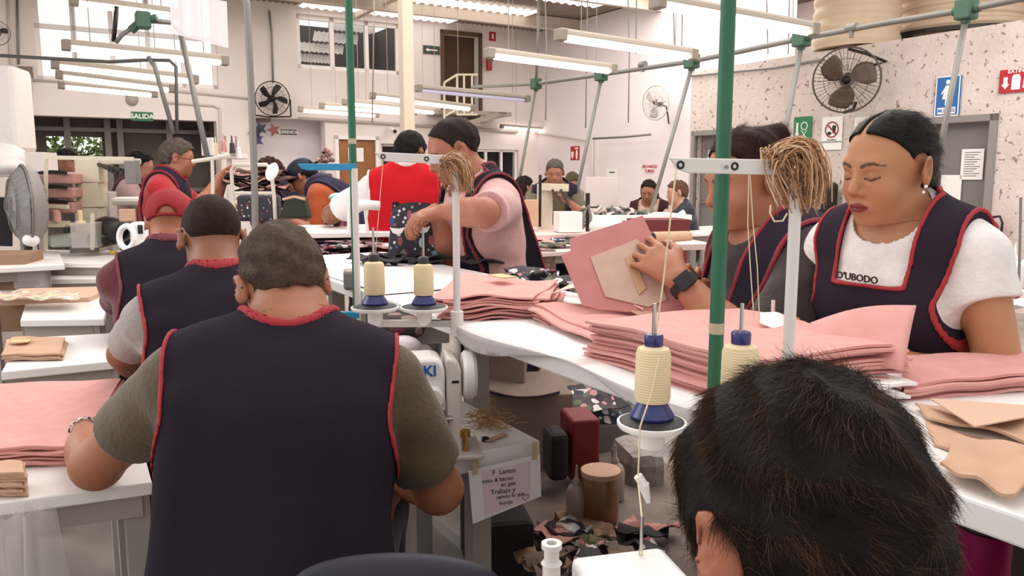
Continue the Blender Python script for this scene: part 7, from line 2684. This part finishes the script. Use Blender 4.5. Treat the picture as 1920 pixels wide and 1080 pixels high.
rod('machine_rod', 'thin dark rod rising beside the cream machine column', 'rod', [(1013, 328), (1012, 425)], 6.6, .012, black_m)
blk('cardboard_box', 'tan cardboard sheet left of the cream machine column', 'box', (976, 375, 1008, 424), 6.5, .1, kraft)
blk('carton', 'white carton right of the cream machine column', 'carton', (1044, 398, 1088, 436), 6.3, .2, white_fr)
blk('partition', 'pale pinkish partition board by the seated women', 'partition', (1096, 332, 1160, 400), 9.0, .05, mat('partition', '#ddcfcd', rough=.7))
rod('hose_bundle', 'grey loops of hose beside the white carton', 'hose', [(1092, 430), (1096, 400), (1103, 385), (1108, 405), (1106, 432)], 6.4, .012, grey_metal)
rod('dark_bottle', 'slim dark bottle standing behind the hose loops', 'bottle', [(1102, 362), (1102, 436)], 6.5, .018, black_m)
for k in range(16):
    c = P(rg.uniform(1105, 1190), rg.uniform(394, 404), 7.2)
    e = rg.uniform(0, 3); a_, b_ = Vector((math.cos(e), math.sin(e), 0)) * .12, Vector((-math.sin(e), math.cos(e), .3)) * .07
    cloth_sheet('dark green-grey cloth lump on the far table', 'cloth', [c - a_ - b_, c + a_ - b_, c + a_ + b_, c - a_ + b_], [mat('sage_dark', '#555b52', rough=.8), mixed[3], mixed[5]][k % 3], 'cloth_lump', 0, .02, .03, 5, group='cloth lumps on the far table', seed=k + 700)
blk_legs(blk('far_table', 'far table carrying dark cloth before the seated woman', 'table', (1085, 404, 1290, 414), 7.0, .6, lam), (1085, 404, 1290, 414), 7.0, .6)
t = thing('plastic_bag', 'crumpled white plastic bag on the far table above the pink folder', 'bag', P(1140, 432, 6.0))
mb = MB(); mb.ell(P(1137, 424, 6.0), (.13, .1, .07), 18, 12); mb.build('bag', MATS['white_plastic'], t, smooth=True)
t = thing('cloth_roll', 'tan cloth roll with dark end lying right of the folder', 'roll', P(1255, 455, 4.6))
mb = MB(); mb.tube([P(1222, 446, 4.6), P(1290, 444, 4.8)], .035, 20); mb.build('roll', kraft, t, smooth=True, autosm=.8)
mb = MB(); mb.tube([P(1219, 446, 4.58), P(1222, 446, 4.6)], .03, 20); mb.build('roll_end', black_m, t)
blk_legs(blk('roll_table', 'pink-topped bench under the tan cloth roll', 'table', (1190, 458, 1330, 470), 4.5, .4, MATS['pinkish_top']), (1190, 458, 1330, 470), 4.5, .4)
blk('red_cupboard', 'dark red cupboard behind the tan cloth roll', 'cupboard', (1185, 412, 1290, 645), 6.6, .3, mat('crate_red', '#6b2a2c', rough=.7))
rod('white_pipe', 'short white pipe slanting in front of the profile person', 'pipe', [(1262, 412), (1284, 398)], 7.6, .03, white_fr)
# alcove decorations and flowers
t = thing('flower_vase', 'tall dark vase with dried pink flowers by the oak door', 'vase', P(612, 330, 9.5))
vz = P(612, 325, 9.5)
mb = MB(); mb.lathe([(0, -vz.z), (.12, -vz.z), (.05, -vz.z + .1), (.05, -.35), (.08, -.3), (.09, -.1), (.06, .0), (0, 0)], vz); mb.build('vase', mat('dark_vase', '#5c5250'), t)
mb = MB()
for k in range(30):
    c = P(612 + rg.gauss(0, 8), 297 + rg.gauss(0, 9), 9.5); mb.col(rg.choice(['#8f6a64', '#b08a86', '#6c5a50'])); mb.ell(c, (.03, .03, .025), 6, 5)
mb.build('flowers', mat('dried', '#8f6a64', attr=True), t)
for k, (x, y, cl, lab) in enumerate([(478, 250, '#2c2a3d', 'dark paper star hung at the left of the alcove'), (488, 241, '#23303a', 'dark green paper decoration at the alcove top'),
                                (513, 244, '#7a4a44', 'reddish paper butterfly in the alcove'), (482, 263, '#3b3560', 'blue-violet paper star below the dark one')]):
    c = Pw(x, y, WB - .06)
    mb = MB(); mb.prism([(.13 * (1 if i % 2 else .45) * math.cos(i * PI / 5), .13 * (1 if i % 2 else .45) * math.sin(i * PI / 5)) for i in range(10)], c, BV, UPZ, -WV * .02)
    tag(mb.build('paper_decoration', mat('deco' + cl.strip('#'), cl)), lab, 'decoration')
blk('hanging_card', 'white card clipped to the slanting pipe near the entrance', 'card', (377, 258, 400, 292), 6.2, .02, paper_m, yaw=-.3)
for k, x in enumerate((422, 434, 442)):
    rod('wall_streamer', 'thin reddish streamer hanging on the pillar left of the alcove', 'streamer', [(x, 255), (x + 1, 285)], 11.5, .012, mat('streamer', '#9a6b66'), group='streamers on the white pillar')

# ---------------------------------------------------------------- hair strands
hs_m = mat('hair_strand_dark', '#4a3022', rough=.5, noise='#1d120d', nscale=30)
hair_black = mat('hair_strand_black', '#120d0c', rough=.4)
hs_g = mat('hair_strand_grey', '#937d6c', rough=.55, noise='#2a211e', nscale=40)

for m_ in (hs_m, hs_g, hair_black):
    m_.node_tree.nodes['Principled BSDF'].inputs['Specular IOR Level'].default_value = .25


def comb(o, m, n, length, r, lift, fwd, seed, curl=.12, jitter=.3, seg=6, sleek=False):
    pos, F = o['hair_mesh']
    p, nr_ = sample_surface(pos, F, n, seed)
    Hn = np.array(o['H'])
    Hi = np.linalg.inv(Hn)
    q = (p @ Hi[:3, :3].T + Hi[:3, 3]) / o['hs']
    Rn = Hn[:3, :3]
    nl = nr_ @ Rn
    keep = (nl * (q - np.array([0, -.014, .03]))).sum(1) > 0.005
    p, nr_, q = p[keep], nr_[keep], q[keep]
    # lying away from the crown whorl
    wh = np.array([.01, -.07, .09])
    dl = q - wh
    swirl = np.cross(nr_ @ Rn, dl)
    dl = dl / (np.linalg.norm(dl, axis=1)[:, None] + 1e-6) + .35 * swirl / (np.linalg.norm(swirl, axis=1)[:, None] + 1e-6) + np.array(fwd)
    if sleek:                              # from the parting down and back to the nape
        dl = np.stack([np.sign(q[:, 0]) * .35 * (q[:, 2] > .04), -np.ones(len(q)), -.35 - 2.5 * np.clip(-q[:, 1] - .05, 0, 1)], 1)
    if not sleek:                          # locks: neighbouring hairs lean the same way
        f_ = 38
        dl = dl + .45 * np.stack([np.sin(f_ * q[:, 1] + 2 * np.sin(f_ * .7 * q[:, 2])), np.sin(f_ * .9 * q[:, 2] + 2 * np.sin(f_ * .8 * q[:, 0])), np.sin(f_ * q[:, 0] + 1.5 * np.sin(f_ * q[:, 1]))], 1)
    dw = dl @ Rn.T
    dw /= np.linalg.norm(dw, axis=1)[:, None] + 1e-9
    cen = np.array(o['H'] @ (Vector((0, -.014, .032)) * o['hs']))
    return strands('hair_strands', p - nr_ * .002, nr_, dw, length, lift, m, o['t'], r, seg, seed, jitter, curl=curl)


comb(nn_, hs_m, 34000, .026, .00026, .10, (0, .1, -.1), 3, .18, .25, 7)
hs_l = mat('hair_strand_light', '#6b4a36', rough=.5)
comb(nn_, hs_l, 2600, .032, .0002, .13, (0, .1, -.1), 13, .3, .2, 8)
comb(m1, hs_g, 13000, .017, .00034, .32, (0, .1, -.2), 4, .15, .4, 4)
comb(p8, hs_m, 1500, .02, .0006, .12, (0, .2, -.1), 5, .1, .2, 4)
comb(p4, hs_g, 900, .025, .001, .2, (0, .1, -.2), 6, .1, .3, 4)
comb(w1, mat('hair_strand_auburn', '#3a1d13', rough=.5), 3500, .03, .0004, .03, (0, -.8, .5), 7, .1, .1, 6)
comb(w2, hair_black, 9000, .045, .0002, .0, (0, -1, 0), 8, .015, .03, 8, sleek=True)
print('ALL', _t.time() - _t0)
